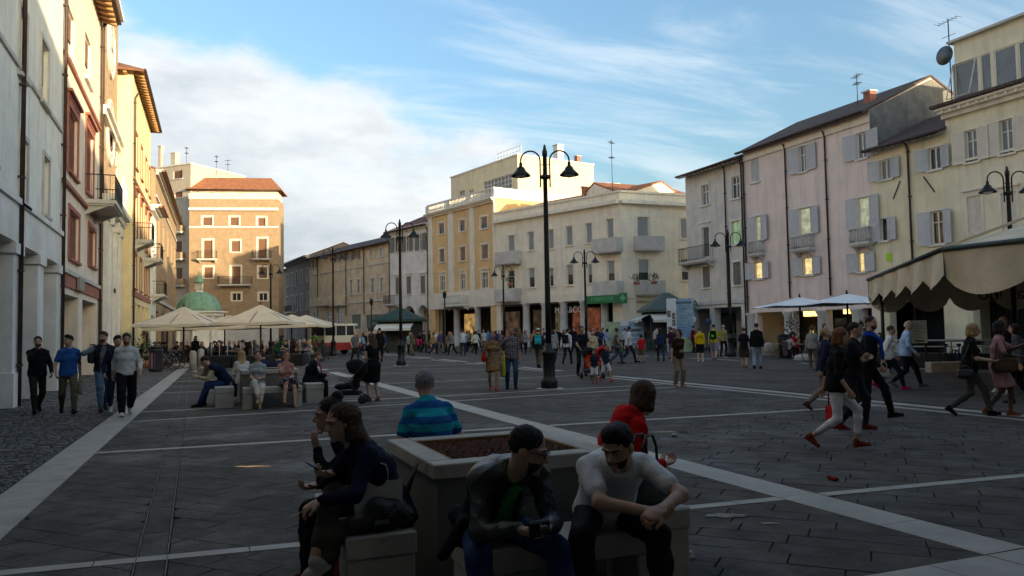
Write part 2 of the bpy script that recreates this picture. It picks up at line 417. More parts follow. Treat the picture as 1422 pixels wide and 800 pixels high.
# cobbles along the left wall
def cobbles():
    rng = random.Random(11); mbs = [MB(), MB()]
    y = 4.0
    while y < 48:
        dy = rng.uniform(.11, .16) if y < 22 else .24; x = -5.4+rng.random()*.2; xe = XL(y)-lw-.02
        while x < xe:
            dx = min(rng.uniform(.12, .26)*(1 if y < 22 else 1.6), xe-x)
            if dx > .05:
                g_ = .012; z = rng.uniform(-.016, .004); j = lambda: rng.uniform(-.008, .008)
                x0, x1, y0, y1 = x+g_, x+dx-g_, y+g_, y+dy-g_; b = min(.022, dx/4)
                mbs[rng.random() < .5].add([(x0, y0, -.03), (x1, y0, -.03), (x1, y1, -.03), (x0, y1, -.03),
                    (x0+b+j(), y0+b+j(), z), (x1-b+j(), y0+b, z+j()), (x1-b, y1-b+j(), z), (x0+b, y1-b, z+j()/2)],
                    [(4, 5, 6, 7), (0, 1, 5, 4), (1, 2, 6, 5), (2, 3, 7, 6), (3, 0, 4, 7)])
            x += dx
        y += dy
    base = MB(); base.add([(-5.6, 4, -.016), (XL(4)-lw, 4, -.016), (XL(48)-lw, 48, -.016), (-5.6, 48, -.016)], [(0, 1, 2, 3)])
    r_ = base.build('cobbled_strip', M_JOINT, kind='structure')
    mbs[0].build('cobbles', M_COB, r_, kind='stuff'); mbs[1].build('cobbles', mat('cobble_stone_dark', (.085, .076, .068), .6, .35, 5, .6, 22, kind='stone'), r_, kind='stuff')
cobbles()
# a few shallow puddles left on the paving
M_PUD = mat('puddle_water', (.03, .032, .036), .12, .1, 3, .05, 8, spec=.35)
for (px_, py_, rx, ry) in [(1010, 716, .22, .10), (1068, 727, .10, .04), (925, 600, .5, .12), (350, 648, .25, .06)]:
    c = gp(px_, py_); rng = random.Random(px_); n = 22; pts = []
    for i in range(n):
        a = 2*math.pi*i/n; k = rng.uniform(.6, 1.1)
        pts.append((c[0]+rx*k*math.cos(a)*.9+ry*k*math.sin(a)*.4, c[1]-rx*k*math.cos(a)*.4+ry*k*math.sin(a)*.9, .0035))
    p_ = MB(); p_.add(pts, [tuple(range(n))[::-1] if False else tuple(range(n))]); p_.build('puddle', M_PUD, kind='structure')
# ================================================================ buildings
GLASS = mat('window_glass', (.025, .03, .036), .06, .2, .8, .0, 5, kind='glass', spec=.6)
GLASS2 = mat('window_glass_pale', (.16, .18, .19), .12, .2, .8, .0, 5, kind='glass', spec=.6)
LITGLASS = mat('lit_room', (.85, .62, .26), .5, .3, 2.5, 0, 5, emit=.28)
LITGREEN = mat('lit_room_pale', (.60, .62, .40), .5, .3, 2.5, 0, 5, emit=.10)
CURT = [mat('curtained_glass_y', (.30, .30, .28), .15, .1, 2, 0, 5, kind='curtain', extra='Y'), mat('curtained_glass_x', (.26, .27, .26), .15, .1, 2, 0, 5, kind='curtain', extra='X')]
IRON = mat('black_iron', (.018, .018, .02), .5, .2, 5, .1, 40, .4)
PIPE = mat('downpipe_copper', (.07, .045, .038), .5, .25, 3, .1, 20, .3)
WHITE_ST = mat('white_stone_trim', (0.76, 0.72, 0.65), .7, .1, 1.5, .2, 20, kind='stone')
GREY_ST = mat('grey_stone_trim', (0.56, 0.53, 0.49), .75, .12, 1.5, .2, 20, kind='stone')
MARBLE = mat('pale_marble', (0.74, 0.72, 0.68), .55, .12, .9, .15, 12, kind='stone')
WOODW = mat('white_window_wood', (0.76, 0.70, 0.61), .6, .08, 3, .1, 20)
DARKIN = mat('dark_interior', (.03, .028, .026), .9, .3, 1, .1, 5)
class Bld:
    def __init__(s, name, label, A, B, h, depth, wall, cat='building', group=None, base=0.):
        s.A = np.array([A[0], A[1], 0.]); s.B = np.array([B[0], B[1], 0.]); d = s.B-s.A; s.w = float(np.linalg.norm(d)); s.ex = d/s.w
        s.n = np.array([s.ex[1], -s.ex[0], 0.]); s.h = h; s.d = depth; s.wall = wall; s.op = []; s.base = base
        s.root = thing(name, label, cat, s.A, 0, group)
        s.xf = lambda p: s.ex*p[0]+s.n*p[1]+np.array([0, 0, p[2]])    # local (along, outward, up), relative to the root
    def mb(s): return MB(s.xf)
    def at(s, x, y):
        d = ray(x, y); t = (s.A[:2]-EYE[:2])@s.n[:2]/(d[:2]@s.n[:2]); p = EYE+d*t
        return float((p-s.A)@s.ex), float(p[2])
    def rect(s, x0, y0, x1, y1):
        a = s.at(x0, (y0+y1)/2)[0]; b = s.at(x1, (y0+y1)/2)[0]; xm = (x0+x1)/2
        return min(a, b), max(a, b), s.at(xm, y1)[1], s.at(xm, y0)[1]
    def part(s, name, mt, *boxes, parent=None, **k):
        m_ = s.mb()
        for b in boxes: m_.box(*b)
        return m_.build(name, mt, parent or s.root, **k)
    def hole(s, s0, s1, z0, z1, dep=.2): s.op.append((max(s0, .02), min(s1, s.w-.02), max(z0, s.base), min(z1, s.h-.05), dep))
    def win(s, r, style='glass', surround=None, sill=True, shutter=None, sw=None, color=None, pane=None, dep=.17, cap=False, pxr=True, sangle=0.12, mull=True):
        s0, s1, z0, z1 = s.rect(*r) if pxr else r
        s.hole(s0, s1, z0, z1, dep); w = s1-s0; h = z1-z0; fw = min(.07, w*.09)
        f = s.mb(); y0, y1 = -dep+.02, -dep+.08
        f.box(s0, s0+fw, y0, y1, z0, z1).box(s1-fw, s1, y0, y1, z0, z1).box(s0+fw, s1-fw, y0, y1, z0, z0+fw).box(s0+fw, s1-fw, y0, y1, z1-fw, z1)
        if style == 'glass' and mull and w > .5:
            c = (s0+s1)/2; f.box(c-fw*.6, c+fw*.6, y0, y1+.005, z0+fw, z1-fw)
            if h > 1.5: f.box(s0+fw, s1-fw, y0+.005, y1-.005, z0+h*.66-fw*.4, z0+h*.66+fw*.4)
        o = f.build('window', color or WOODW, s.root)
        if style == 'roller':
            m_ = s.mb(); n = max(6, int(h/.11))
            for i in range(n):
                a = z0+fw+(h-2*fw)*i/n; b = z0+fw+(h-2*fw)*(i+1)/n
                m_.add([(s0+fw, -dep+.05, a), (s1-fw, -dep+.05, a), (s1-fw, -dep+.075, (a+b)/2), (s0+fw, -dep+.075, (a+b)/2), (s1-fw, -dep+.05, b), (s0+fw, -dep+.05, b)], [(0, 1, 2, 3), (3, 2, 4, 5)])
            m_.build('roller_blind', pane, o)
        elif style == 'half':                 # roller half way down over dark glass
            zz = z0+h*random.uniform(.35, .6)
            s.part('pane', GLASS, (s0+fw, s1-fw, -dep+.03, -dep+.045, z0+fw, zz), parent=o)
            s.part('roller_blind', pane, (s0+fw, s1-fw, -dep+.035, -dep+.07, zz, z1-fw), parent=o)
        elif style == 'closed':
            for a, b in ((s0+.01, (s0+s1)/2-.01), ((s0+s1)/2+.01, s1-.01)): s.louvre(a, b, z0+.02, z1-.02, -.06, pane, o)
        else:
            s.part('pane', pane or random.choice((GLASS, GLASS, GLASS2, CURT[0 if abs(s.ex[1]) > .6 else 1])), (s0+fw, s1-fw, -dep+.03, -dep+.045, z0+fw, z1-fw), parent=o)
        if surround:
            t = surround[1]; pr = .045; m_ = s.mb()
            m_.box(s0-t, s0, .0, pr, z0-(0 if sill else t), z1).box(s1, s1+t, 0., pr, z0-(0 if sill else t), z1).box(s0-t, s1+t, 0., pr+.004, z1, z1+t)
            if not sill: m_.box(s0, s1, 0., pr, z0-t, z0)
            if cap: m_.box(s0-t-.08, s1+t+.08, .0, .18, z1+t+.14, z1+t+.24); m_.box(s0-t, s1+t, 0, .07, z1+t, z1+t+.14)
            m_.build('surround', surround[0], o)
        if sill: s.part('sill', (surround or [WHITE_ST])[0], (s0-.12, s1+.12, -dep+.1, .12, z0-.09, z0), parent=o)
        if shutter:
            ww = sw or w/2
            for side in (-1, 1):
                e = s0 if side < 0 else s1; ang = random.uniform(.4, 1.6)*sangle
                s.louvre_swung(e, side, ww, z0, z1, ang, shutter, o)
        return o
    def louvre(s, a, b, z0, z1, y, mt, parent, name='shutter'):
        m_ = s.mb(); t = .05; m_.box(a, a+t, y, y+.04, z0, z1).box(b-t, b, y, y+.04, z0, z1).box(a+t, b-t, y, y+.04, z0, z0+t).box(a+t, b-t, y, y+.04, z1-t, z1)
        n = max(5, int((z1-z0)/.085)); g_ = (z1-z0-2*t)/n
        for i in range(n):
            q = z0+t+g_*i; m_.add([(a+t, y+.032, q), (b-t, y+.032, q), (b-t, y+.006, q+g_*.95), (a+t, y+.006, q+g_*.95)], [(0, 1, 2, 3)])
        return m_.build(name, mt, parent)
    def louvre_swung(s, e, side, w, z0, z1, ang, mt, parent):
        c, sn = math.cos(ang), math.sin(ang); x0 = e+side*.02
        m_ = MB(lambda p: s.xf((x0+side*(p[0]*c-p[1]*sn), .06+p[0]*sn+p[1]*c, p[2])))
        t = .05; m_.box(0, t, 0, .04, z0, z1).box(w-t, w, 0, .04, z0, z1).box(t, w-t, 0, .04, z0, z0+t).box(t, w-t, 0, .04, z1-t, z1)
        n = max(5, int((z1-z0)/.085)); g_ = (z1-z0-2*t)/n
        for i in range(n):
            q = z0+t+g_*i; m_.add([(t, .034, q), (w-t, .034, q), (w-t, .008, q+g_*.95), (t, .008, q+g_*.95)], [(0, 1, 2, 3)])
        return m_.build('shutter', mt, parent)
    def balcony(s, s0, s1, z, dep=.9, kind='iron', h=1.0, mt=None, slab=None, dense=False):
        b = s.mb(); b.box(s0, s1, 0.003, dep, z-.16, z); b.box(s0+.06, s1-.06, .003, dep-.08, z-.24, z-.16)
        for q in (s0+.15, s1-.3) if kind != 'solid' else (): b.add([(q, 0.003, z-.24), (q+.15, .003, z-.24), (q+.15, dep*.75, z-.24), (q, dep*.75, z-.24), (q, .003, z-.62), (q+.15, .003, z-.62)], [(0, 3, 4), (1, 5, 2), (2, 3, 4, 5)][:0] or [(0, 3, 4), (1, 5, 2), (3, 2, 5, 4)])
        o = b.build('balcony', slab or GREY_ST, s.root)
        r = s.mb(); mt = mt or IRON
        if kind == 'iron':
            r.box(s0, s1, dep-.05, dep-.02, z+h-.04, z+h).box(s0, s0+.03, 0.01, dep-.02, z+h-.04, z+h).box(s1-.03, s1, .01, dep-.02, z+h-.04, z+h)
            r.box(s0, s1, dep-.045, dep-.025, z+.08, z+.11)
            n = max(4, int((s1-s0)/(.075 if dense else .13)))
            if dense:
                r.box(s0, s1, dep-.045, dep-.025, z+h*.78, z+h*.81)
                for i in range(int((s1-s0)/.3)): r.tube([(s0+.15+.3*i+.10*math.cos(a), dep-.035, z+h*.44+.16*math.sin(a)) for a in np.linspace(0, 6.28, 9)[:-1]], .014, 4, closed=True)
            for i in range(n+1):
                q = s0+(s1-s0-.02)*i/n; r.box(q, q+.018, dep-.045, dep-.027, z, z+h-.04)
            for i in range(1, 5):
                q = dep*i/5
                for e in (s0+.006, s1-.024): r.box(e, e+.018, q, q+.018, z, z+h-.04)
        elif kind == 'solid':
            r.box(s0, s1, dep-.1, dep, z+.003, z+h).box(s0, s0+.1, .003, dep-.1, z+.003, z+h).box(s1-.1, s1, .003, dep-.1, z+.003, z+h)
        elif kind == 'stone':                 # bellied balusters
            r.box(s0, s1, dep-.12, dep, z+h-.1, z+h).box(s0, s0+.12, 0.003, dep-.12, z+h-.1, z+h).box(s1-.12, s1, .003, dep-.12, z+h-.1, z+h)
            n = max(3, int((s1-s0)/.2)); P = [(.035, 0), (.065, .25*h), (.03, .6*h), (.04, h-.1)]
            for i in range(n+1): r.lathe([(a, z+q) for a, q in P], 8, (s0+.06+(s1-s0-.12)*i/n, dep-.06))
            for i in range(1, 4):
                for e in (s0+.06, s1-.06): r.lathe([(a, z+q) for a, q in P], 8, (e, dep*i/4-.03))
        r.build('railing', mt, o); return o
    def rail_balusters(s, *a): pass
    def pipe(s, x, z0, z1, mt=None, r=.055):
        m_ = s.mb(); m_.tube([(x, .10, z0), (x, .10, z1-.3), (x, .25, z1)], r, 8)
        for q in np.arange(z0+1, z1, 2.4): m_.box(x-.08, x+.08, .0, .17, q, q+.05)
        return m_.build('downpipe', mt or PIPE, s.root)
    def course(s, z0, z1, pr, mt, name='string_course', a=0, b=None):
        return s.part(name, mt, (a, s.w if b is None else b, .002, pr, z0, z1))
    def cornice(s, z, mt, pr=.5, h=.45, dent=False):
        m_ = s.mb(); m_.box(-.05, s.w+.05, .002, pr*.4, z-h, z-h*.55).box(-.1, s.w+.1, .002, pr*.75, z-h*.55, z-h*.25).box(-.15, s.w+.15, .002, pr, z-h*.25, z)
        o = m_.build('cornice', mt, s.root)
        if dent:
            d = s.mb(); n = int(s.w/.45)
            for i in range(n): q = (i+.3)*s.w/n; d.box(q, q+.16, .003, pr*.9, z-h*.25-.16, z-h*.25-.004)
            d.build('dentils', mt, o, kind='stuff')
        return o
    def finish(s, top=True, back=True):
        xs = sorted({0., s.w, *[q for o in s.op for q in o[:2]]}); zs = sorted({s.base, s.h, *[q for o in s.op for q in o[2:4]]})
        m_ = s.mb()
        for i in range(len(xs)-1):
            run = None
            for j in range(len(zs)-1):
                cx, cz = (xs[i]+xs[i+1])/2, (zs[j]+zs[j+1])/2
                inside = any(o[0] < cx < o[1] and o[2] < cz < o[3] for o in s.op)
                if not inside: run = (run[0] if run else zs[j], zs[j+1])
                if (inside or j == len(zs)-2) and run:
                    m_.quad((xs[i], 0, run[0]), (xs[i+1], 0, run[0]), (xs[i+1], 0, run[1]), (xs[i], 0, run[1])); run = None
        for a, b, z0, z1, d in s.op:
            m_.quad((a, 0, z0), (a, -d, z0), (a, -d, z1), (a, 0, z1)); m_.quad((b, -d, z0), (b, 0, z0), (b, 0, z1), (b, -d, z1))
            m_.quad((a, 0, z1), (b, 0, z1), (b, -d, z1), (a, -d, z1))
            if z0 > .05: m_.quad((a, -d, z0), (b, -d, z0), (b, 0, z0), (a, 0, z0))
        D = getattr(s, 'dw', s.d); sb = getattr(s, 'sb', s.base)
        m_.quad((0, -D, sb), (0, 0, sb), (0, 0, s.h), (0, -D, s.h)); m_.quad((s.w, 0, sb), (s.w, -D, sb), (s.w, -D, s.h), (s.w, 0, s.h))
        m_.quad((s.w, -D, s.base), (0, -D, s.base), (0, -D, s.h), (s.w, -D, s.h))
        if top: m_.quad((0, 0, s.h), (s.w, 0, s.h), (s.w, -D, s.h), (0, -D, s.h))
        return m_.build('wall', s.wall, s.root)
    def roof(s, mt, over=.6, rise=1.8, z=None, hip=False, thick=.14, ridge=.5, fascia=None, rafters=None, gutter=True, a0=None, a1=None):
        z = s.h if z is None else z; D = s.d; o = over; x0, x1 = (-.05 if a0 is None else a0), (s.w+.05 if a1 is None else a1); rd = -D*ridge; m_ = s.mb()
        e = D*ridge*.98 if hip else 0
        if hip: x0 -= o; x1 += o
        sl = rise/(D*ridge); ze = z-o*sl+.12; zr = z+rise+.12
        P = [(x0, o, ze), (x1, o, ze), (x1-e, rd, zr), (x0+e, rd, zr), (x0, -D-o, ze), (x1, -D-o, ze)]
        if hip:
            e = min(e, (x1-x0)/2-.2); P[2] = (x1-e, rd, zr); P[3] = (x0+e, rd, zr)
        lo = [(p[0], p[1], p[2]-thick) for p in P]; v = P+lo
        f = [(0, 1, 2, 3), (5, 4, 3, 2), (6, 9, 8, 7), (11, 8, 9, 10), (0, 6, 7, 1), (4, 5, 11, 10)]
        if hip: f += [(1, 5, 2), (4, 0, 3), (7, 8, 11), (10, 9, 6), (1, 7, 11, 5), (4, 10, 6, 0)]
        else: f += [(1, 7, 8, 2), (2, 8, 11, 5), (0, 3, 9, 6), (3, 4, 10, 9)]
        m_.add(v, f); r = m_.build('roof', mt, s.root)
        if not hip:
            for xg in (x0+.06, x1-.06): g_ = s.mb(); g_.add([(xg, 0, z), (xg, rd, zr-thick), (xg, -D, z)], [(0, 1, 2)]); g_.build('gable', s.wall, s.root)
        if gutter:
            q = s.mb(); q.tube([(x0, o+.06, ze-.04), (x1, o+.06, ze-.04)], .075, 8); q.build('gutter', PIPE, r)
        if rafters:
            step, w, h, mt2 = rafters; n = int(s.w/step)
            for i in range(n+1):
                a = min(i*step+.1, s.w-w); k = s.mb()
                k.add([(a, .002, z+.10-thick-h), (a+w, .002, z+.10-thick-h), (a+w, o-.05, ze-thick-h*.6), (a, o-.05, ze-thick-h*.6), (a, .002, z+.10-thick), (a+w, .002, z+.10-thick), (a+w, o-.05, ze-thick), (a, o-.05, ze-thick)],
                      [(0, 3, 2, 1), (4, 5, 6, 7), (0, 1, 5, 4), (3, 7, 6, 2), (0, 4, 7, 3), (1, 2, 6, 5)])
                k.build('rafter', mt2, s.root)
        return r
    def shops(s, z, dep, bays, ceil=None, mt=None, floor=True):
        """back wall of an arcade with lit and dark shop windows"""
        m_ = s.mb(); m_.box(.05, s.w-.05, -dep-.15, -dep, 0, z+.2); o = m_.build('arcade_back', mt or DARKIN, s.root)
        s.part('arcade_ceiling', ceil or GREY_ST, (.05, s.w-.05, -dep, -.25, z+.02, z+.12))
        for i, (a, b, m2) in enumerate(bays):
            f = s.part('shop_window', IRON, (a, b, -dep+.003, -dep+.06, .05, z-.35))
            s.part('pane', m2, (a+.1, b-.1, -dep+.06, -dep+.075, .5, z-.5), parent=f)
def antenna(x, y, z, h, label, kind='yagi'):
    t = thing('roof_antenna', label, 'antenna', (x, y, z), random.uniform(0, 3)); m_ = MB(); m_.tube([(0, 0, 0), (0, 0, h)], .025, 6); m_.build('mast', IRON, t)
    for zz, l in ((h*.95, .9), (h*.7, .6)):
        m_ = MB(); m_.tube([(-l/2, 0, zz), (l/2, 0, zz)], .018, 5)
        for i in range(6): q = -l/2+l*i/5; m_.tube([(q, -.22, zz), (q, .22, zz)], .012, 5)
        m_.build('aerial', IRON, t)
    return t
def chimney(b, a, o, z0, z1, w=.6, mt=None):
    c = b.part('chimney', mt or b.wall, (a, a+w, o, o+w, z0, z1)); b.part('chimney_cap', GREY_ST, (a-.08, a+w+.08, o-.08, o+w+.08, z1+.003, z1+.1), parent=c); return c
# ---------------------------------------------------------------- left row
W_WHITE = mat('wall_white_render', (0.82, 0.80, 0.72), .85, .08, 1.2, .15, 25, kind='plaster')
W_PINKL = mat('wall_peach_render', (0.80, 0.68, 0.56), .85, .08, 1.2, .15, 25, kind='plaster')
W_YEL = mat('wall_yellow_render', (0.780, 0.640, 0.370), .85, .08, 1.2, .15, 25, kind='plaster')
W_BRICKT = mat('wall_pale_brick', (0.55, 0.38, 0.22), .9, .2, 2, .2, 25, kind='brick', col2=(.30, .20, .12))
TERRA = mat('terracotta_trim', (.36, .13, .085), .75, .15, 3, .2, 25)
TILE_X = mat('roof_tile_x', (.30, .145, .085), .9, .3, 3, .5, 20, kind='tile', col2=(.17, .085, .06), extra='X')
TILE_Y = mat('roof_tile_y', (.30, .145, .085), .9, .3, 3, .5, 20, kind='tile', col2=(.17, .085, .06), extra='Y')
TILE_D = mat('roof_tile_dark', (.12, .075, .06), .9, .3, 3, .5, 20, kind='tile', col2=(.07, .05, .045), extra='Y')
LX = -4.2
ga = lambda px, d: ground_at(px, d)[:2]

# white palazzo with marble portico
b = Bld('white_palazzo', 'tall white rendered palazzo on a portico of square marble piers', (LX, -6), (LX, 29.85), 17.5, 12, W_WHITE)
for r in [(26, 15, 36, 108), (56, 60, 66, 146), (26, 193, 37, 285), (59, 219, 67, 300)]: b.win(r, 'half', (GREY_ST, .14), pane=paint('#8d8d86', .7))
for k in range(7):
    s_ = b.at(31, 100)[0]-3.4*(k+1)
    if s_ > 1:
        for z0, z1 in ((9.6, 12.0), (5.6, 7.6)): b.win((s_-.5, s_+.5, z0, z1), 'half', (GREY_ST, .14), pane=paint('#8d8d86', .7), pxr=False)
zl = 4.1
piers = [b.at(10, 480)[0], b.at(41, 470)[0], b.at(70, 460)[0]]
py = 29.85+6-.45; pl = [py-3.25*k for k in range(10)]
for k, q in enumerate(pl):
    m_ = b.mb(); m_.box(q-.45, q+.45, -1.28, .03, 0, zl-.28); m_.box(q-.5, q+.5, -1.33, .08, 0, .85); o = m_.build('pier', MARBLE, b.root)
    b.part('capital', MARBLE, (q-.53, q+.53, -1.36, .1, zl-.277, zl-.003), parent=o)
for i in range(len(pl)-1): b.hole(pl[i+1]+.42, pl[i]-.42, 0, zl, 1.25)
b.course(zl+.02, zl+1.0, .05, MARBLE, 'fascia'); b.course(zl+1.0, zl+1.15, .12, MARBLE); b.course(8.6, 8.72, .06, GREY_ST)
b.shops(zl, 4.5, [(q+.6, q+2.6, GLASS) for q in pl[1:]], mt=GREY_ST)
b.pipe(b.at(24, 300)[0], 0, 17); b.pipe(b.w-.08, 0, 17); b.finish(); b.cornice(17.5, WHITE_ST); b.roof(TILE_Y, .7, 2)

# peach building with terracotta windows
b = Bld('peach_building', 'peach rendered building with terracotta window surrounds and an iron balcony', (LX, 29.9), (LX, 40.9), 16.9, 11, W_PINKL)
for r in [(93, 15, 103, 88), (118, 52, 126, 116)]: b.win(r, 'half', None, pane=paint('#7a5a3a', .7))
for r in [(94, 156, 107, 244), (119, 184, 129, 272)]: b.win(r, 'roller', (TERRA, .28), pane=mat('terracotta_shutter', (.22, .085, .06), .7), cap=True, color=TERRA)
for r in [(95, 296, 109, 362), (122, 318, 132, 370)]: b.win(r, 'roller', (TERRA, .18), pane=mat('terracotta_shutter', (.22, .085, .06), .7), color=TERRA)
for r in [(4.0, 5.1), (9.0, 10.1)]: pass
z1 = b.at(98, 232)[1]; b.course(z1-.9, z1-.75, .12, TERRA); z2 = b.at(97, 94)[1]; b.course(z2, z2+.15, .1, TERRA); z3 = b.at(100, 398)[1]; b.course(z3-.1, z3+.35, .07, TERRA, 'red_band'); b.course(z3+.35, z3+.5, .14, GREY_ST)
s0 = b.at(119, 290)[0]; b.balcony(s0-.4, s0+3.2, b.at(124, 284)[1], 1.15, 'iron', 1.05, dense=True)
M_TAN = mat('tan_stone', (0.47, 0.36, 0.24), .8, .15, 2, .2, 20, kind='stone')
zc = z3-.35
for a0, a1 in ((1.0, 4.4), (5.6, 10.2)): b.hole(a0, a1, 0, zc, 1.0)
m_ = b.mb(); m_.lathe([(.42, 0), (.42, .3), (.34, .4), (.32, zc-.4), (.45, zc-.1), (.45, zc)], 16, (5.0, -.45)); m_.build('column', M_TAN, b.root)
b.shops(zc, 4, [(1.2, 4.2, GLASS), (6, 9.8, GLASS)], mt=M_TAN)
b.pipe(b.w-.15, 0, 16.6); sg = b.mb(); sg.box(3.2, 4.6, .1, .2, zc+.25, zc+.75); sg.box(3.3, 3.36, .0, .1, zc+.4, zc+.6); sg.build('shop_sign', paint('#8f8c80'), b.root)
b.finish(); b.roof(TILE_Y, .75, 2, rafters=(.62, .2, .24, mat('eave_wood', (.42, .24, .10), .8, .2, 4, .2, 20)))

# clock tower
b = Bld('clock_tower', 'brick clock tower with two white round dials above a white stone arch', (LX, 41.0), (LX, 49.6), 26, 8, W_BRICKT)
zt = 7.9
dial = paint('#d8d4c8', .6)
for zz, rr, lab in ((16.9, 1.55, 1), (b.at(152, 185)[1], 1.75, 2)):
    m_ = MB(lambda p, zz=zz: b.xf((b.w*.5+p[0], p[2], zz+p[1])))
    m_.lathe([(rr, 0.003), (rr, .12), (rr*.9, .14), (rr*.88, .08), (0.0, .08)], 36, smooth=False); o = m_.build('clock_dial', dial, b.root)
    m_ = MB(lambda p, zz=zz: b.xf((b.w*.5+p[0], p[2], zz+p[1])))
    for i in range(12):
        a = i*math.pi/6; c, s_ = math.cos(a), math.sin(a); u_ = np.array([c, s_]); v_ = np.array([-s_, c])
        q = [u_*rr*.66-v_*.05, u_*rr*.66+v_*.05, u_*rr*.82+v_*.05, u_*rr*.82-v_*.05]; m_.add([(*p, .09) for p in q], [(0, 1, 2, 3)])
    m_.add([(-.05, -.2, .1), (.05, -.2, .1), (.03, rr*.75, .1), (-.03, rr*.75, .1)], [(0, 1, 2, 3)]); m_.add([(-.2, -.06, .11), (-.2, .06, .11), (rr*.5, .03, .11), (rr*.5, -.03, .11)], [(0, 1, 2, 3)])
    m_.build('clock_hands', mat('dial_marks', (.12, .07, .04), .6), o)
    if lab == 2:
        m_ = MB(lambda p, zz=zz: b.xf((b.w*.5+p[0], p[2], zz+p[1]))); m_.lathe([(rr*.52, .085), (rr*.55, .10), (rr*.42, .10), (rr*.42, .085)], 30); m_.build('zodiac_ring', mat('ring_brown', (.25, .14, .08), .6), o)
b.course(12.3, 12.6, .25, WHITE_ST); b.course(12.6, 12.75, .4, WHITE_ST); b.course(zt, zt+.35, .5, WHITE_ST); b.course(zt+.35, zt+.6, .75, WHITE_ST); b.course(20, 20.3, .3, WHITE_ST)
# white stone triumphal front
for q in (.25, 2.2, 5.4, 7.4):
    m_ = b.mb(); m_.box(q, q+.95, .003, .45, 0, 1.1); m_.box(q+.1, q+.85, .003, .32, 1.1, zt-.6); m_.box(q, q+.95, .003, .42, zt-.6, zt-.003); m_.build('pilaster', WHITE_ST, b.root)
b.part('stone_facing', mat('white_facing', (0.66, 0.60, 0.51), .7, .1, 1, .15, 15, kind='stone'), (0.02, 3.3, .003, .12, 0, zt-.003), (5.3, b.w-.02, .003, .12, 0, zt-.003), (3.3, 5.3, .003, .12, 5.4, zt-.003))
m_ = b.mb(); n = 12
pts = [(3.3+1-math.cos(math.pi*i/n), 4.4+math.sin(math.pi*i/n)) for i in range(n+1)]
for i in range(n):
    (xa, za), (xb, zb) = pts[i], pts[i+1]; m_.add([(xa, .115, za), (xb, .115, zb), (xb, .115, 5.4), (xa, .115, 5.4), (xa, -.8, za), (xb, -.8, zb)], [(0, 1, 2, 3), (0, 4, 5, 1)])
m_.build('arch', WHITE_ST, b.root); b.hole(3.3, 5.3, 0, 5.4, 1.0); b.part('door', paint('#3a2a1e', .6), (3.3, 5.3, -1.0, -.9, 0, 5.4))
# niche and statue bracket over the arch
m_ = b.mb(); m_.lathe([(.12, zt+.6), (.3, zt+.9), (.18, zt+1.3), (.3, zt+1.9), (.22, zt+2.4), (.12, zt+2.5), (.16, zt+2.75), (.0, zt+2.95)], 10, (7.9, .35)); m_.build('finial', WHITE_ST, b.root)
me = text_mesh('A LIBRE', .34, .01); o = link('inscription', me, b.root, mat('letter_dark', (.06, .05, .045), .7))
o.matrix_local = Matrix(((0, 0, 1, .46), (1, 0, 0, 2.7), (0, 1, 0, 4.0), (0, 0, 0, 1)))
b.pipe(.25, 0, 20); b.finish()
for k in range(26):
    b.part('quoin', WHITE_ST, (b.w-.7+(.2 if k % 2 else 0), b.w+.03, .003, .05, zt+1+k*.62, zt+1.55+k*.62)) if k < 6 else None

# yellow building standing forward
b = Bld('yellow_building', 'sunny yellow building with deep bracketed eaves, standing forward of the clock tower', (-3.4, 49.9), (-3.12, 63.5), 17.4, 9, W_YEL)
for s_ in (2.2, 5.8, 9.4, 12.4):
    b.win((s_-.55, s_+.55, 11.9, 14.0), 'half', (TERRA, .15), pane=paint('#9a7348', .7), pxr=False)
    b.win((s_-.6, s_+.6, 7.6, 10.2), 'half', (TERRA, .24), pane=paint('#7a4a30', .7), pxr=False, cap=True)
    b.win((s_-.6, s_+.6, 4.6, 6.6), 'roller', (TERRA, .2), pane=mat('terracotta_shutter', (.22, .085, .06), .7), pxr=False)
b.balcony(1.2, 3.3, 7.5, 1.0, 'iron', dense=True); b.balcony(8.0, 10.6, 7.0, 1.1, 'iron', dense=True)
b.course(10.9, 11.05, .1, TERRA); b.course(4.1, 4.4, .08, TERRA)
for a0 in (.6, 3.9, 7.2, 10.3): b.hole(a0, a0+2.5, 0, 3.7, .9)
b.shops(3.7, 3.5, [(1, 4, GLASS), (5, 9, GLASS)], mt=M_TAN); b.pipe(.15, 0, 16); b.finish()
sd_ = thing('dummy', 'x', 'x'); bpy.data.objects.remove(sd_)
b.roof(TILE_Y, .62, 2.0, hip=True, rafters=(.6, .2, .24, _mc['eave_wood']))
m_ = b.mb()
for i in range(8): q = -i*.75-.3; m_.box(-.55, -.003, q-.2, q, 17.0, 17.22)
m_.build('eave_brackets', _mc['eave_wood'], b.root)
b = Bld('narrow_white_house', 'narrow white house squeezed beside the yellow building', (-3.1, 63.8), (-2.95, 69.5), 11.6, 9, W_WHITE)
for s_ in (1.6, 4.2):
    for z0 in (8.3, 5.0): b.win((s_-.5, s_+.5, z0, z0+1.9), 'glass', (WHITE_ST, .15), pxr=False)
b.balcony(1, 5, 4.9, .9, 'iron'); b.hole(1, 4.6, 0, 3.3, .5); b.part('door', GLASS, (1, 4.6, -.5, -.4, 0, 3.3)); b.finish(); b.cornice(11.6, WHITE_ST, .7); b.roof(TILE_Y, .8, 1.4)
W_BRICK = mat('wall_brown_brick', (0.400, 0.285, 0.175), .9, .2, 2, .2, 25, kind='brick', col2=(.29, .19, .11))
b = Bld('side_brick_house', 'ochre brick house with a blind side wall and a roundel', (-3.05, 70), (-2.2, 103.5), 15.5, 9, W_BRICK)
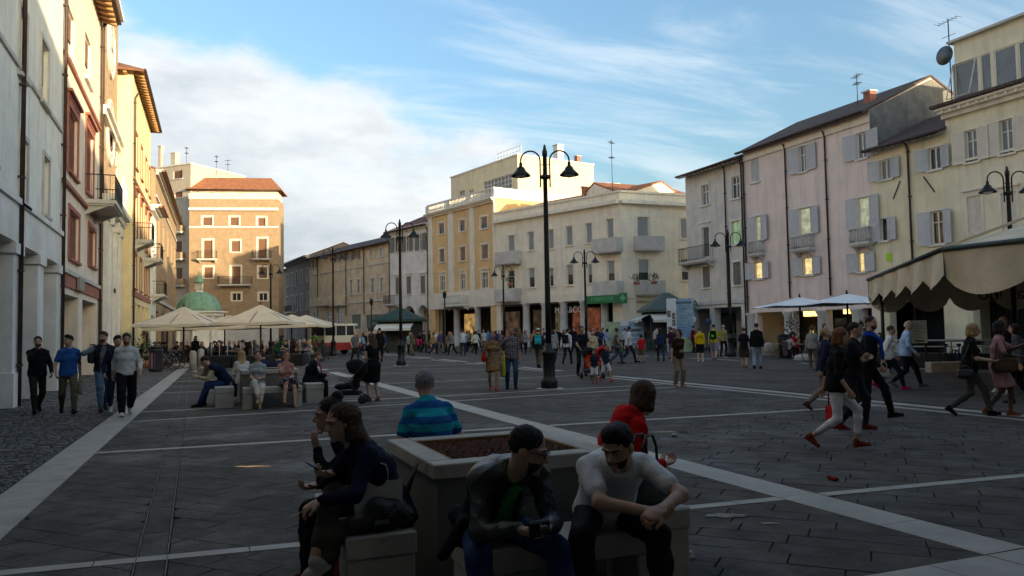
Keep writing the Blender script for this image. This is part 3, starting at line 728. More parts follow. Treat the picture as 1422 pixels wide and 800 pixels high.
for s_ in (4, 10, 17, 24, 30):
    b.win((s_-.6, s_+.6, 9.8, 12.0), 'roller', (W_BRICK, .2), pane=paint('#5a4a3c', .8), pxr=False); b.win((s_-.6, s_+.6, 5.6, 8), 'roller', (W_BRICK, .2), pane=paint('#5a4a3c', .8), pxr=False)
b.course(4.6, 4.9, .15, GREY_ST); b.course(13.2, 13.4, .12, GREY_ST)
for a0 in (1, 8, 15, 22): b.hole(a0, a0+4, 0, 3.8, .5)
b.shops(3.8, 1.2, [(1, 5, GLASS), (8, 12, GLASS), (15, 19, GLASS)]); b.finish(); b.cornice(15.5, GREY_ST, .6); b.roof(TILE_Y, .7, 1.5)

# brown palazzo closing the square
A = dp(262, 460, 100)[:2]; Bq = dp(387, 460, 101.5)[:2]
b = Bld('brown_brick_palazzo', 'brown brick apartment palazzo with white framed windows and a red tiled attic', A, Bq, 20.0-.6, 4.5, W_BRICK)
WF = (mat('white_frame_stone', (0.77, 0.69, 0.57), .7, .06, 2, .1, 20), .2)
ROLB = mat('brown_roller', (.20, .10, .06), .7, .1, 3, .1, 20)
C3 = lambda x, y: (190+x*.3377, 200+y*.3375)
def cr(x0, y0, x1, y1): return (*C3(x0, y0), *C3(x1, y1))
rows = [(270, 300, 310, 337), (383, 300, 420, 337), (496, 302, 530, 339), (387, 397, 425, 445), (275, 505, 313, 553), (500, 505, 537, 553)]
for r in rows: b.win(cr(*r), 'roller', WF, pane=ROLB, sill=True, dep=.2)
for r in [(392, 613, 428, 645), (502, 613, 537, 645)]: b.win(cr(*r), 'glass', WF, dep=.2)
for r, ex_ in (((273, 395, 312, 473), .6), ((497, 388, 535, 472), .6), ((388, 503, 427, 578), 1.5)):
    b.win(cr(*r), 'roller', WF, pane=ROLB, sill=False, dep=.2); s0, s1, z0, z1 = b.rect(*cr(*r)); b.balcony(s0-ex_, s1+ex_, z0, .9, 'iron', 1.0)
zc = b.at(*C3(400, 268))[1]; b.course(zc-.2, zc+.15, .35, WHITE_ST, 'cornice'); zc2 = b.at(*C3(400, 342))[1]; b.course(zc2-.1, zc2+.1, .1, WHITE_ST)
b.course(3.9, 4.2, .15, WHITE_ST); b.part('base_facing', GREY_ST, (.0, b.w, .003, .08, 0, 3.9))
for a0 in (1, 4.6, 8.2): b.hole(a0, a0+2.4, 0, 3.3, .5)
b.shops(3.3, 1.5, [(1, 3.4, GLASS), (4.6, 7, GLASS), (8.2, 10.4, GLASS)]); b.finish()
ROOT = b
zA = b.h; at_ = Bld('attic', 'x', 'x', A, Bq) if False else None
W_CREAM = mat('wall_cream', (0.80, 0.72, 0.54), .85, .07, 1.2, .12, 25, kind='plaster')
n_ = b.n[:2]; A2 = A-n_*1.3; B2 = Bq-n_*1.3
ex2 = b.ex[:2]
b2 = Bld('roof_apartment', 'cream attic apartment under a red tiled hip roof on the brown palazzo', A2, B2-ex2*.3, 21.2, 3.6, W_CREAM, base=19.35)
for r in [(283, 199, 318, 224), (462, 204, 497, 229)]: b2.win(cr(*r), 'glass', (WHITE_ST, .1), sill=False)
for r in [(240, 196, 255, 222), (337, 199, 365, 224), (415, 200, 433, 226), (530, 204, 545, 230)]: b2.win(cr(*r), 'roller', None, pane=paint('#d8c9a0', .8), sill=False)
b2.finish(); b2.roof(mat('roof_tile_red', (.40, .16, .075), .9, .3, 3, .5, 20, kind='tile', col2=(.27, .11, .06), extra='X'), .6, 1.5, hip=True, ridge=.5)
b.part('parapet', W_CREAM, (-.05, b.w+.05, -.25, .06, b.h+.003, b.h+.75))
# pale top-left block and wing
A3 = dp(205, 460, 104)[:2]; B3 = dp(264, 460, 101)[:2]
b = Bld('pale_penthouse_block', 'pale pink stepped apartment block with a slim chimney beside the brown palazzo', A3, B3, 24.2, 10, mat('wall_rosy_cream', (.56, .47, .36), .85, .07, 1.2, .12, 25, kind='plaster'))
for r in [(150, 109, 187, 143), (155, 196, 187, 222), (34, 106, 54, 140)]: b.win(cr(*r), 'roller', None, pane=ROLB)
for r in [(160, 297, 185, 338), (160, 399, 185, 448), (160, 508, 187, 557)]:
    b.win(cr(*r), 'roller', None, pane=ROLB); s0, s1, z0, z1 = b.rect(*cr(*r)); b.balcony(s0-.5, s1+.6, z0-.8, .8, 'solid', .78, mt=W_BRICK)
b.part('brick_facing', W_BRICK, (b.w*.55, b.w-.01, .003, .09, 0, 18.6), (.0, b.w*.55, .003, .09, 0, 8)) if False else None
b.finish(); b.part('parapet', WHITE_ST, (-.1, b.w+.1, -10.1, .12, 24.203, 24.4)); chimney(b, b.at(*C3(70, 70))[0], -1.2, 24.4, 27.4, .5); chimney(b, b.at(*C3(122, 70))[0], -1.5, 24.4, 26.2, .8)
antenna(*(dp(258, 460, 104)[:2]), 24.4, 2.8, 'thin television aerial on the pale penthouse block')
antenna(*(dp(300, 460, 105)[:2]), 23.4, 2.8, 'tall television aerial over the brown palazzo roof'); antenna(*(dp(316, 460, 105)[:2]), 23.4, 2.2, 'short television aerial over the brown palazzo roof')

# ---------------------------------------------------------------- far row leading off the square
C4 = lambda x, y: (380+x*.2626, 270+y*.2625)
def c4(x0, y0, x1, y1): return (*C4(x0, y0), *C4(x1, y1))
PT = {397: ga(397, 126), 430: ga(430, 112), 541: ga(541, 92.5), 597: ga(597, 85.5), 690: ga(690, 75), 865: ga(865, 64)}
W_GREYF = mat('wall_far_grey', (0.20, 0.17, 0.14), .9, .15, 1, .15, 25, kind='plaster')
W_OCH = mat('wall_ochre_brick', (0.62, 0.50, 0.34), .9, .18, 1, .15, 25, kind='plaster')
W_WHT2 = mat('wall_old_white', (0.76, 0.72, 0.64), .9, .12, .9, .2, 25, kind='plaster')
b = Bld('corner_far_house', 'dim grey house at the mouth of the side street', ga(380, 142), PT[397], 12.2, 8, W_BRICK); b.finish(); b.roof(TILE_Y, .5, 1.5)
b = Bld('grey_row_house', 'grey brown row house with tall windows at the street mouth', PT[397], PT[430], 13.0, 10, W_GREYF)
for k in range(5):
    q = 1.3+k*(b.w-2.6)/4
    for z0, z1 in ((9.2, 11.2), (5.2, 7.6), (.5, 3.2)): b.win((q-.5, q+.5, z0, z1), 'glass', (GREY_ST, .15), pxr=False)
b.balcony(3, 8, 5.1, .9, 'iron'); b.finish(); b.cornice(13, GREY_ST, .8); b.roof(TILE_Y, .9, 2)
b = Bld('long_ochre_building', 'long ochre rendered building with paired windows and a dark tiled roof', PT[430], PT[541], 12.55, 12, W_OCH)
SHG = mat('shutter_greybrown', (.20, .18, .15), .7, .1, 3, .1, 20)
for r in [(195, 352, 207, 392), (215, 348, 227, 388), (333, 318, 349, 358), (358, 314, 374, 352), (395, 306, 412, 346), (433, 300, 450, 342)]: b.win(c4(*r), 'glass', None, shutter=SHG, sw=.4)
for r in [(508, 286, 525, 336), (558, 279, 577, 331)]: b.win(c4(*r), 'roller', (WHITE_ST, .12), pane=paint('#b9b2a4', .8))
for r in [(402, 450, 418, 527), (440, 447, 457, 525), (512, 443, 533, 523), (562, 440, 582, 520)]: b.win(c4(*r), 'glass', (WHITE_ST, .12))
for x in (252, 325): s0 = b.at(*C4(x, 560))[0]; s1 = b.at(*C4(x+60, 560))[0]; b.balcony(s0, s1, b.at(*C4(x+30, 582))[1], .9, 'solid', 1.0, mt=W_OCH)
for x0, x1, y0, y1 in ((210, 235, 625, 700), (280, 310, 620, 700), (335, 365, 600, 700)): b.win(c4(x0, y0, x1, y1), 'glass', (GREY_ST, .2), sill=False)
for x0, x1 in ((410, 462), (485, 600)):
    b.win(c4(x0, 635, x1, 715), 'glass', (GREY_ST, .1), sill=False, pane=mat('shop_green', (.10, .16, .13), .3, .4, 1.5, 0, 5), mull=False)
z = b.at(*C4(450, 385))[1]; b.course(z-.08, z+.08, .08, GREY_ST); z = b.at(*C4(450, 570))[1]; b.course(z-.1, z+.1, .1, GREY_ST)
for x in (235, 385, 480): b.pipe(b.at(*C4(x, 450))[0], 4, 12.3, r=.05)
b.finish(); b.roof(TILE_D, .7, 2.1)
b = Bld('old_white_house', 'stained old white house with shutters above two round arches', PT[541], PT[597], 13.7, 12, W_WHT2); b.sb = 5.2
for r in [(640, 226, 660, 305), (700, 219, 718, 300), (770, 207, 790, 294)]: b.win(c4(*r), 'glass', None, shutter=SHG, sw=.75)
for r in [(645, 440, 663, 528), (703, 434, 728, 528), (778, 431, 803, 525)]: b.win(c4(*r), 'closed', (WHITE_ST, .12), pane=SHG, cap=True)
s0 = b.at(*C4(597, 560))[0]; s1 = b.at(*C4(678, 560))[0]; b.balcony(max(s0, .05), s1, b.at(*C4(640, 580))[1], .9, 'iron')
za = b.at(*C4(720, 590))[1]
for x0, x1 in ((687, 752), (762, 826)):
    a0 = b.at(*C4(x0, 650))[0]; a1 = b.at(*C4(x1, 650))[0]; a1 = min(a1, b.w-.25); rr = (a1-a0)/2; b.hole(a0, a1, 0, za, .8)
    for side, yy in ((1, .0),):
        m_ = b.mb(); n = 14; pts = [(a0+rr-rr*math.cos(math.pi*i/n), za-rr+rr*math.sin(math.pi*i/n)) for i in range(n+1)]
        for i in range(n):
            (xa, q), (xb, q2) = pts[i], pts[i+1]; m_.add([(xa, .002, q), (xb, .002, q2), (xb, .002, za+.02), (xa, .002, za+.02), (xa, -.8, q), (xb, -.8, q2)], [(0, 1, 2, 3), (0, 4, 5, 1)])
            m_.add([(xa, .06, q), (xb, .06, q2), (a0+rr+(xb-a0-rr)*1.12, .06, za-rr+(q2-za+rr)*1.12), (a0+rr+(xa-a0-rr)*1.12, .06, za-rr+(q-za+rr)*1.12)], [(0, 1, 2, 3)])
        m_.build('arch', W_WHT2, b.root)
b.shops(za, 1.6, [(2, 5, GLASS2), (6, 8.5, GLASS)], mt=W_OCH); b.pipe(.2, 4, 13.3); b.pipe(b.w-.2, 0, 13.3); b.finish(); b.cornice(13.7, W_WHT2, .5); b.roof(mat('roof_tile_wine', (.22, .08, .06), .9, .3, 3, .5, 20, kind='tile', extra='Y'), .6, 2.6)

# orange building with terrace
W_ORG = mat('wall_orange', (0.740, 0.490, 0.230), .85, .06, 1.2, .12, 25, kind='plaster')
W_PALE = mat('wall_pale_trim', (0.80, 0.72, 0.58), .85, .07, 1.2, .12, 25, kind='plaster')
C5 = lambda x, y: (580+x*.35, 200+y*.35)
def c5(x0, y0, x1, y1): return (*C5(x0, y0), *C5(x1, y1))
b = Bld('orange_building', 'orange rendered building with pale pilasters and a balustraded roof terrace', PT[597], PT[690], 14.0, 11, W_ORG)
b.h = b.at(*C5(180, 246))[1]; b.sb = 5.2
for r in [(83, 313, 106, 358), (166, 301, 188, 347), (250, 288, 277, 336), (85, 416, 107, 470), (167, 408, 190, 464), (252, 398, 280, 457)]:
    b.win(c5(*r), 'half' if r[1] < 350 else 'roller', (W_PALE, .16), pane=mat('tan_roller', (.24, .17, .11), .7))
for r in [(90, 523, 110, 582), (170, 517, 190, 577), (255, 510, 280, 572)]: b.win(c5(*r), 'glass', (W_PALE, .18), cap=True)
za = b.at(*C5(180, 650))[1]; zb = b.at(*C5(180, 583))[1]
b.course(za, zb, .10, W_PALE, 'fascia')
for x0, x1 in ((46, 62), (125, 145), (210, 227), (303, 316)):
    s0 = max(b.at(*C5(x0, 450))[0], 0); s1 = min(b.at(*C5(x1, 450))[0], b.w); b.part('pilaster', W_PALE, (s0, s1, .003, .12, zb+.003, b.h-.4))
b.cornice(b.h, W_PALE, .6, .4)
s0 = b.at(*C5(122, 600))[0]; s1 = b.at(*C5(205, 600))[0]; b.balcony(s0, s1, za+.35, 1.0, 'stone', .95, mt=WHITE_ST, slab=WHITE_ST)
cols = [b.at(*C5(x, 680))[0] for x in (146, 229)]
b.hole(1.2, b.w-1.0, 0, za, .5)
for q in cols:
    m_ = b.mb(); m_.lathe([(.42, 0), (.42, .3), (.34, .35), (.31, za-.3), (.42, za-.1), (.42, za)], 16, (q, -.3)); m_.build('column', GREY_ST, b.root)
b.shops(za, 4, [(.8, 4.2, mat('shop_warm', (.30, .18, .06), .4, .7, 1.3, 0, 4, emit=.35)), (5, 8.2, GLASS), (8.8, 11.5, mat('shop_dim', (.08, .05, .03), .4, .6, 1.3, 0, 4, emit=.2))])
b.finish()
zt = b.h
m_ = b.mb(); m_.box(-.1, b.w+.1, -.05, .2, zt+.9, zt+1.05).box(-.1, b.w+.1, -.05, .2, zt+.003, zt+.18)
for q in (0, b.w/3, 2*b.w/3, b.w): m_.box(q-.25, q+.25, -.1, .24, zt+.18, zt+.9)
m_.box(b.w-.2, b.w+.1, -10, -.1, zt+.003, zt+1.05); rl = m_.build('terrace_parapet', WHITE_ST, b.root)
n = int(b.w/.26)
m_ = b.mb()
for i in range(n): m_.lathe([(.05, zt+.18), (.085, zt+.4), (.045, zt+.7), (.06, zt+.9)], 8, ((i+.5)*b.w/n, .07))
m_.build('balusters', WHITE_ST, rl)
# penthouse block behind
nn = b.n[:2]; A4 = dp(629, 460, 91)[:2]; B4 = dp(723, 460, 79.5)[:2]
W_PENT = mat('wall_penthouse', (0.760, 0.650, 0.420), .85, .06, 1.2, .1, 25, kind='plaster')
b = Bld('yellow_penthouse', 'tall yellow penthouse block with a glazed terrace behind the orange building', A4, B4, 20.2, 10.2, W_PENT, base=0)
b.h = b.at(*C5(270, 88))[1]
for r in [(166, 184, 187, 214), (203, 179, 222, 208)]: b.win(c5(*r), 'glass', None)
b.win(c5(264, 133, 375, 190), 'glass', (WHITE_ST, .08), mull=False)
s0, s1, z0, z1 = b.rect(*c5(264, 133, 375, 190)); gm = b.mb()
for k in range(1, 8): q = s0+(s1-s0)*k/8; gm.box(q-.03, q+.03, -.1, -.03, z0, z1)
for k in range(1, 3): q = z0+(z1-z0)*k/3; gm.box(s0, s1, -.1, -.035, q-.03, q+.03)
gm.build('glazing_bars', WOODW, b.root); b.finish(); b.part('parapet', WHITE_ST, (-.1, b.w+.1, -10.3, .1, b.h+.003, b.h+.15))
rm = b.mb(); a_ = b.w*.66
for i in range(9): q = a_+(b.w-a_)*i/8; rm.box(q-.02, q+.02, -.5, -.46, b.h+.15, b.h+1.1)
rm.box(a_, b.w, -.5, -.46, b.h+1.06, b.h+1.1); rm.box(a_, b.w, -.5, -.46, b.h+.6, b.h+.63); rm.build('roof_railing', paint('#c8c8c4'), b.root)
chimney(b, b.w-.7, -6, b.h+.15, b.h+1.7, .8, WHITE_ST); chimney(b, b.w-1.2, -9, b.h+.15, b.h+1.0, .5, TERRA)

# cream arcaded building
W_CRM = mat('wall_cream_arcade', (0.82, 0.73, 0.58), .85, .06, 1.2, .12, 25, kind='plaster')
ROLG = mat('grey_roller', (.30, .31, .31), .6, .06, 3, .1, 20)
C6 = lambda x, y: (780+x*.325, 220+y*.325)
def c6(x0, y0, x1, y1): return (*C6(x0, y0), *C6(x1, y1))
PC = PT[865]
b = Bld('cream_arcade_building', 'long cream rendered building over a colonnade with grey roller blinds', PT[690], PC, 13.0, 12, W_CRM)
b.sb = 5.2; b.h = b.at(820, 272)[1]; zcor = b.at(820, 287)[1]
for r in [(437, 349, 462, 422), (517, 339, 540, 415), (588, 326, 615, 403), (667, 314, 692, 393)]: b.win(c5(*r), 'roller', (W_PALE, .14), pane=ROLG)
for r in [(440, 492, 465, 570), (522, 492, 540, 565), (592, 479, 618, 560), (675, 475, 693, 553)]: b.win(c5(*r), 'half', (W_PALE, .12), pane=ROLG)
for r, st in ((c5(358, 362, 385, 428), 'roller'), (c5(358, 500, 385, 575), 'glass'), (c6(193, 258, 222, 343), 'roller'), (c6(195, 437, 227, 525), 'half')):
    b.win(r, st, (W_PALE, .14), pane=ROLG if st != 'glass' else None, sill=False); s0, s1, z0, z1 = b.rect(*r); b.balcony(s0-1.0, s1+.9, z0-1.02, .9, 'solid', 1.0, mt=GREY_ST)
za = b.at(780, 419)[1]; zb = b.at(780, 408)[1]; b.course(za, zb, .08, W_PALE, 'fascia'); b.course(zcor-.15, zcor+.15, .45, W_PALE, 'cornice'); b.course(b.h-.12, b.h+.05, .12, W_PALE, 'coping')
b.hole(.6, b.w-1.0, 0, za, .5)
for x in (728, 754, 780, 808, 837):
    q = b.at(x, 445)[0]; m_ = b.mb(); m_.lathe([(.42, 0), (.42, .25), (.36, .3), (.32, za-.3), (.42, za-.12), (.42, za)], 16, (q, -.3)); m_.build('column', GREY_ST, b.root)
SHOPS = [mat('shop_a', (.08, .05, .03), .3, .8, 1.6, 0, 4, emit=.12), mat('shop_b', (.16, .05, .025), .3, .8, 1.3, 0, 4, emit=.16), mat('shop_c', (.10, .12, .09), .3, .6, 1.5, 0, 4), mat('shop_d', (.09, .075, .045), .3, .8, 1.5, 0, 4, emit=.25)]
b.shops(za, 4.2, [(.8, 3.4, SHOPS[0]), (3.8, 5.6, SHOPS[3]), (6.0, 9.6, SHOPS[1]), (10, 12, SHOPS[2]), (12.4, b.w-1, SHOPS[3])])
q = b.at(783, 428)[0]; me = text_mesh('MAX&CO', .78, .02); o = link('shop_lettering', me, b.root, mat('letter_white', (.75, .74, .70), .5, .05, 3, 0, 5))
def stand_text(o, b, s_, out, z, mirror=1):
    e, n_ = b.ex, b.n; o.matrix_local = Matrix(((e[0]*mirror, 0, n_[0], e[0]*s_+n_[0]*out), (e[1]*mirror, 0, n_[1], e[1]*s_+n_[1]*out), (0, 1, 0, z), (0, 0, 0, 1)))
stand_text(o, b, q, -.62, za-.75)
b.part('sign_rail', IRON, (q-2.2, q+2.2, -.7, -.66, za-.34, za-.28))
q = b.at(850, 413)[0]; sg = b.part('pharmacy_sign', mat('pharmacy_green', (.02, .16, .06), .4, .1, 3, 0, 5), (q-1.9, q+1.5, .92, 1.05, za-.35, za+.3))
me = text_mesh('FARMACIA', .5, .01); o = link('lettering', me, sg, mat('letter_green', (.10, .45, .2), .5, .05, 3, 0, 5)); stand_text(o, b, q-.2, 1.065, za-.03)
m_ = b.mb(); cx = q+1.95; m_.box(cx-.35, cx+.35, .92, 1.05, za-.45, za+.4); m_.build('cross_sign', mat('pharmacy_green', (.02, .16, .06)), b.root)
m_ = b.mb(); m_.box(cx-.28, cx+.28, 1.05, 1.08, za-.1, za+.1).box(cx-.1, cx+.1, 1.08, 1.095, za-.28, za+.28); m_.build('pharmacy_cross', mat('letter_green', (.1, .45, .2)), b.root)
b.finish(); b.roof(mat('roof_tile_orange', (.42, .16, .07), .9, .3, 3, .5, 20, kind='tile', col2=(.28, .10, .05), extra='Y'), -1.2, 1.9, z=b.h-.45, gutter=False)
HC = b.h; ZA = za; nB = np.array([0, -1.])
b = Bld('cream_corner_front', 'cream rendered end front with solid balconies and flower boxes, facing the green kiosk', PC+np.array([.02, 0]), PC+np.array([8.5, 0]), HC, 12, W_CRM); b.dw = .5
for r, st in ((c6(323, 250, 373, 335), 'roller'), (c6(328, 432, 375, 523), 'half')):
    b.win(r, st, (W_PALE, .2), pane=ROLG, sill=False); s0, s1, z0, z1 = b.rect(*r); b.balcony(s0-.45, s1+.95, z0-1.02, .9, 'solid', 1.0, mt=GREY_ST)
for r, st in ((c6(508, 257, 553, 343), 'roller'), (c6(512, 430, 553, 522), 'half')): b.win(r, st, (W_PALE, .14), pane=ROLG)
b.course(ZA, ZA+.75, .08, W_PALE, 'fascia'); b.course(zcor-.15, zcor+.15, .45, W_PALE, 'cornice'); b.course(HC-.12, HC+.05, .12, W_PALE, 'coping'); b.hole(1.3, b.w-.5, 0, ZA-.2, .5); b.shops(ZA-.2, 3, [(1.5, 4, SHOPS[2]), (4.4, 7.5, SHOPS[0])]); b.finish()
b.roof(_mc['roof_tile_orange'], -1.2, 2.2, z=b.h-.45, gutter=False, a0=.8); chimney(b, 3.2, -7, HC-.2, HC+1.9, .55, TERRA); chimney(b, 2.4, -7, HC-.2, HC+1.9, .45, TERRA); chimney(b, .6, -8, HC-.2, HC+1.7, .5, TERRA)
antenna(PC[0]+.5, PC[1]+2, HC-.4, 5.2, 'tall thin mast on the cream arcade roof')

# ---------------------------------------------------------------- right row
RX = 35.4
def ry(px_, y=300):
    d = ray(px_, y); return EYE[1]+d[1]*(RX/d[0])
W_GRYB = mat('wall_grey_render', (0.66, 0.62, 0.55), .9, .1, .9, .18, 25, kind='plaster')
W_PINK = mat('wall_pink_render', (0.80, 0.66, 0.58), .9, .07, .9, .15, 25, kind='plaster')
W_BUFF = mat('wall_buff_render', (0.78, 0.68, 0.46), .9, .08, .9, .15, 25, kind='plaster')
W_BUFF2 = mat('wall_straw_render', (0.80, 0.71, 0.50), .9, .08, .9, .15, 25, kind='plaster')
SHUT = mat('shutter_grey', (0.55, 0.54, 0.54), .6, .06, 3, .1, 20); SHUTB = mat('shutter_cream', (0.76, 0.68, 0.55), .6, .06, 3, .1, 20)
yg0, yg1, yp1, yb1, yy1 = ry(953), ry(1034), ry(1213), ry(1319), ry(1500)
C7 = lambda x, y: (940+x*.4127, 150+y*.4125)
def c7(x0, y0, x1, y1): return (*C7(x0, y0), *C7(x1, y1))
b = Bld('grey_house', 'grey rendered house with a wraparound corner balcony and deep eaves', (RX, yg0), (RX, yg1), 13.5, 9, W_GRYB)
LG = mat('green_room', (.28, .5, .22), .5, .3, 1, 0, 5, emit=.12)
for r in [(83, 258, 108, 328), (185, 230, 212, 305), (185, 380, 215, 460)]: b.win(c7(*r), 'glass', (WHITE_ST, .14), pane=LG if r[0] == 185 and r[1] > 300 else None)
b.win(c7(85, 400, 110, 503), 'roller', (WHITE_ST, .14), sill=False, pane=paint('#6d6a63', .7), cap=True)
for r in [(88, 533, 113, 605), (190, 518, 217, 597)]: b.win(c7(*r), 'closed', (WHITE_ST, .12), pane=SHG)
z0 = b.at(*C7(100, 512))[1]; b.balcony(-.1, b.at(*C7(128, 495))[0], z0, .85, 'iron', 1.05)
za = b.at(990, 423)[1]; b.course(za, za+.25, .1, GREY_ST)
for a0, a1 in ((.5, 2.6), (3.1, 6.2)): b.hole(a0, min(a1, b.w-.3), 0, za-.25, .6)
b.shops(za-.25, 2.5, [(.6, 2.4, GLASS2), (3.3, 6, GLASS)], mt=GREY_ST); b.pipe(b.at(*C7(165, 300))[0], 3, 13.2, r=.05); b.pipe(b.w-.12, 0, 13.3)
b.finish(); b.roof(TILE_D, .8, 1.6, rafters=(.5, .12, .14, GREY_ST))
b = Bld('pink_house', 'long pink rendered house with grey shutters and three small bellied balconies', (RX, yg1), (RX, yp1), 13.85, 10, W_PINK)
b.win(c7(250, 168, 277, 250), 'closed', None, pane=SHUT)
for r, sw in (((412, 127, 437, 215), None), ((605, 82, 640, 170), None)): b.win(c7(*r), 'glass', (WHITE_ST, .08), shutter=SHUT, sw=.85)
for r in [(265, 363, 285, 447), (412, 335, 452, 427), (610, 299, 650, 402)]:
    b.win(c7(*r), 'glass', (WHITE_ST, .08), shutter=SHUT, sw=.72, pane=LITGREEN, mull=False, sill=False); s0, s1, z0, z1 = b.rect(*c7(*r)); b.balcony(s0-.3, s1+.3, z0-.86, .55, 'stone', .85, mt=GREY_ST)
for r in [(262, 518, 290, 575), (425, 502, 458, 562), (612, 487, 634, 552)]: b.win(c7(*r), 'glass', None, shutter=SHUT, sw=.75, pane=LITGLASS, mull=False)
za = b.at(1090, 424)[1]
for a0, a1 in ((.9, 3.6), (4.4, 6.6), (7.2, 9.3), (9.9, b.w-.4)): b.hole(a0, a1, 0, za-.4, .5)
for q in (.4, 4.0, 6.9, 9.6):
    m_ = b.mb(); m_.lathe([(.36, 0), (.36, .25), (.28, .3), (.26, za-.75), (.38, za-.5), (.38, za-.41)], 14, (q, .05)); m_.build('column', GREY_ST, b.root)
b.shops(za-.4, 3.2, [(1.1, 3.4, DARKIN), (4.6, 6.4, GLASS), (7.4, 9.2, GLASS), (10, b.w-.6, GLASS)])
b.part('lit_menu_panel', mat('lit_panel', (1.0, .62, .16), .5, .3, 3, 0, 5, emit=1.1), (2.0, 3.5, -3.1, -3.04, 2.25, 3.05)); b.part('wall_lamp', _mc['lit_panel'], (7.5, 7.95, -1.2, -1.05, 2.3, 3.2)); b.part('wall_lamp', _mc['lit_panel'], (2.6, 2.8, -3.1, -3.0, .9, 1.5))
for x, yy in ((372, 300), (508, 300)): b.pipe(b.at(*C7(x, yy))[0], 3.4, 13.4)
b.pipe(.12, .2, 13.4); b.course(13.1, 13.4, .12, W_PALE, 'frieze'); b.finish(); b.roof(TILE_D, .55, 2.4); chimney(b, b.at(1165, 165)[0], -2.5, 14.2, 15.6, .5, TERRA)
m_ = b.mb(); q = b.w+.07; m_.add([(q, .0, 11.3), (q, -10, 11.3), (q, -10, 13.8), (q, -5, 16.1), (q, 0, 13.8)], [(0, 1, 2, 3, 4)]); m_.build('cement_gable', mat('grey_cement', (.20, .19, .175), .9, .25, 1.2, .3, 15, kind='plaster'), b.root)
b = Bld('low_buff_house', 'low buff rendered house with grey shutters under a sagging dark roof', (RX, yp1), (RX, yb1), 11.55, 9, W_BUFF)
C8 = lambda x, y: (1180+x*.3752, 30+y*.375)
def c8(x0, y0, x1, y1): return (*C8(x0, y0), *C8(x1, y1))
for r in [(112, 510, 155, 585), (292, 465, 340, 548), (115, 728, 142, 812), (302, 700, 350, 825)]: b.win(c8(*r), 'glass', (WHITE_ST, .07), shutter=SHUT, sw=.62, sangle=.35)
b.pipe(b.at(*C8(224, 600))[0], .2, 11.3); b.part('notice', paint('#a5d628', .6), (*b.rect(1231, 352, 1239, 363)[:2], .003, .02, *b.rect(1231, 352, 1239, 363)[2:]))

for x, y, dx in ((1246, 264, .25), (1291, 256, -.3)):
    a_, z_ = b.at(x, y); m_ = b.mb(); m_.tube([(a_-dx, .05, z_-.45), (a_+dx, .05, z_+.45)], .03, 6); m_.build('wall_tie', IRON, b.root)
za = 3.0; b.hole(.8, b.w-.6, 0, za, .5); b.shops(za, 2.5, [(1, b.w-1, GLASS)]); b.finish(); b.roof(TILE_D, .6, 2.0, rafters=(.45, .1, .1, GREY_ST))
m_ = MB(); m_.add([(RX-.02, yp1+.02, 11.4), (RX+10, yp1+.02, 11.4), (RX+10, yp1+.02, 14.2), (RX+5, yp1+.02, 16.3), (RX-.02, yp1+.02, 14.0)], [(0, 1, 2, 3, 4)])
b = Bld('straw_house', 'straw coloured house with cream shutters, dentil eaves and a glazed attic', (RX, yb1), (RX, yy1), 12.55, 10, W_BUFF2)
for r in [(430, 400, 475, 520), (557, 362, 607, 490)]: b.win(c8(*r), 'glass', (W_PALE, .1), shutter=SHUTB, sw=.62, pane=GLASS2)
for r in [(437, 645, 490, 780), (563, 632, 620, 775)]: b.win(c8(*r), 'closed', (W_PALE, .12), pane=SHUTB, cap=True, sill=False)
z = b.at(1400, 205)[1]; b.course(z-.2, z-.08, .08, W_PALE)
b.hole(1, b.w-.6, 0, 3.2, .5); b.shops(3.2, 2.5, [(1, 3, GLASS), (3.5, b.w-1, GLASS)]); b.finish(); b.cornice(12.5, W_PALE, .6, .5, dent=True)
b.part('roof_skirt', TILE_D, (-.3, b.w+.3, -.6, .75, 12.53, 12.68))
# glazed attic
b2 = Bld('glazed_attic', 'flat roofed attic with big tilted windows above the straw house', (RX+.75, yb1-.1), (RX+.75, yy1), 16.0, 8, W_BUFF2, base=12.6)
zt0, zt1 = 12.95, 14.9
for x0, x1 in ((1322, 1358), (1362, 1376), (1381, 1412), (1415, 1445), (1448, 1480)):
    a0 = b2.at(x0, 105)[0]; a1 = b2.at(x1, 90)[0]
    if a1 < b2.w: b2.win((a0, a1, zt0, zt1), 'glass', None, pxr=False, mull=False, sill=False, pane=GLASS2, dep=.12)
a0 = b2.at(1324, 105)[0]; a1 = b2.at(1356, 100)[0]; fr = b2.mb(); fr.tube([(a0, .02, zt1), (a1, .02, zt1), (a1, .6, zt0+.1), (a0, .6, zt0+.1)], .035, 6, closed=True); fr.build('tilted_sash', WOODW, b2.root)
b2.finish(); b2.part('flat_roof', GREY_ST, (-.2, b2.w, -8.2, .3, 16.003, 16.12))
# gable of the pink house above the low roof, dish and aerials
dd = thing('satellite_dish', 'round satellite dish on a mast above the low buff house', 'satellite dish', (RX+1.2, yb1+.5, 14.2), 0)
m_ = MB(lambda p: (p[0]*.6-p[2]*.8, p[1], p[0]*.8*0+p[2]*.35+p[0]*-.0+1.35+p[0]*.75)); m_ = MB(lambda p: (-.25-p[2], p[1], 1.4+p[0])); m_.lathe([(0, 0), (.25, .03), (.42, .09), (.5, .14)], 20); m_.build('dish', paint('#6f7274', .5), dd)
m_ = MB(); m_.tube([(0, 0, -1.4), (0, 0, 3.4)], .03, 6); m_.tube([(-.3, 0, 1.4), (0, 0, 1.2)], .02, 6); m_.build('mast', IRON, dd)
m_ = MB(); m_.tube([(-.1, -.6, 3.3), (.1, .7, 3.3)], .015, 5); m_.tube([(0, -.4, 2.5), (0, .4, 2.5)], .015, 5)
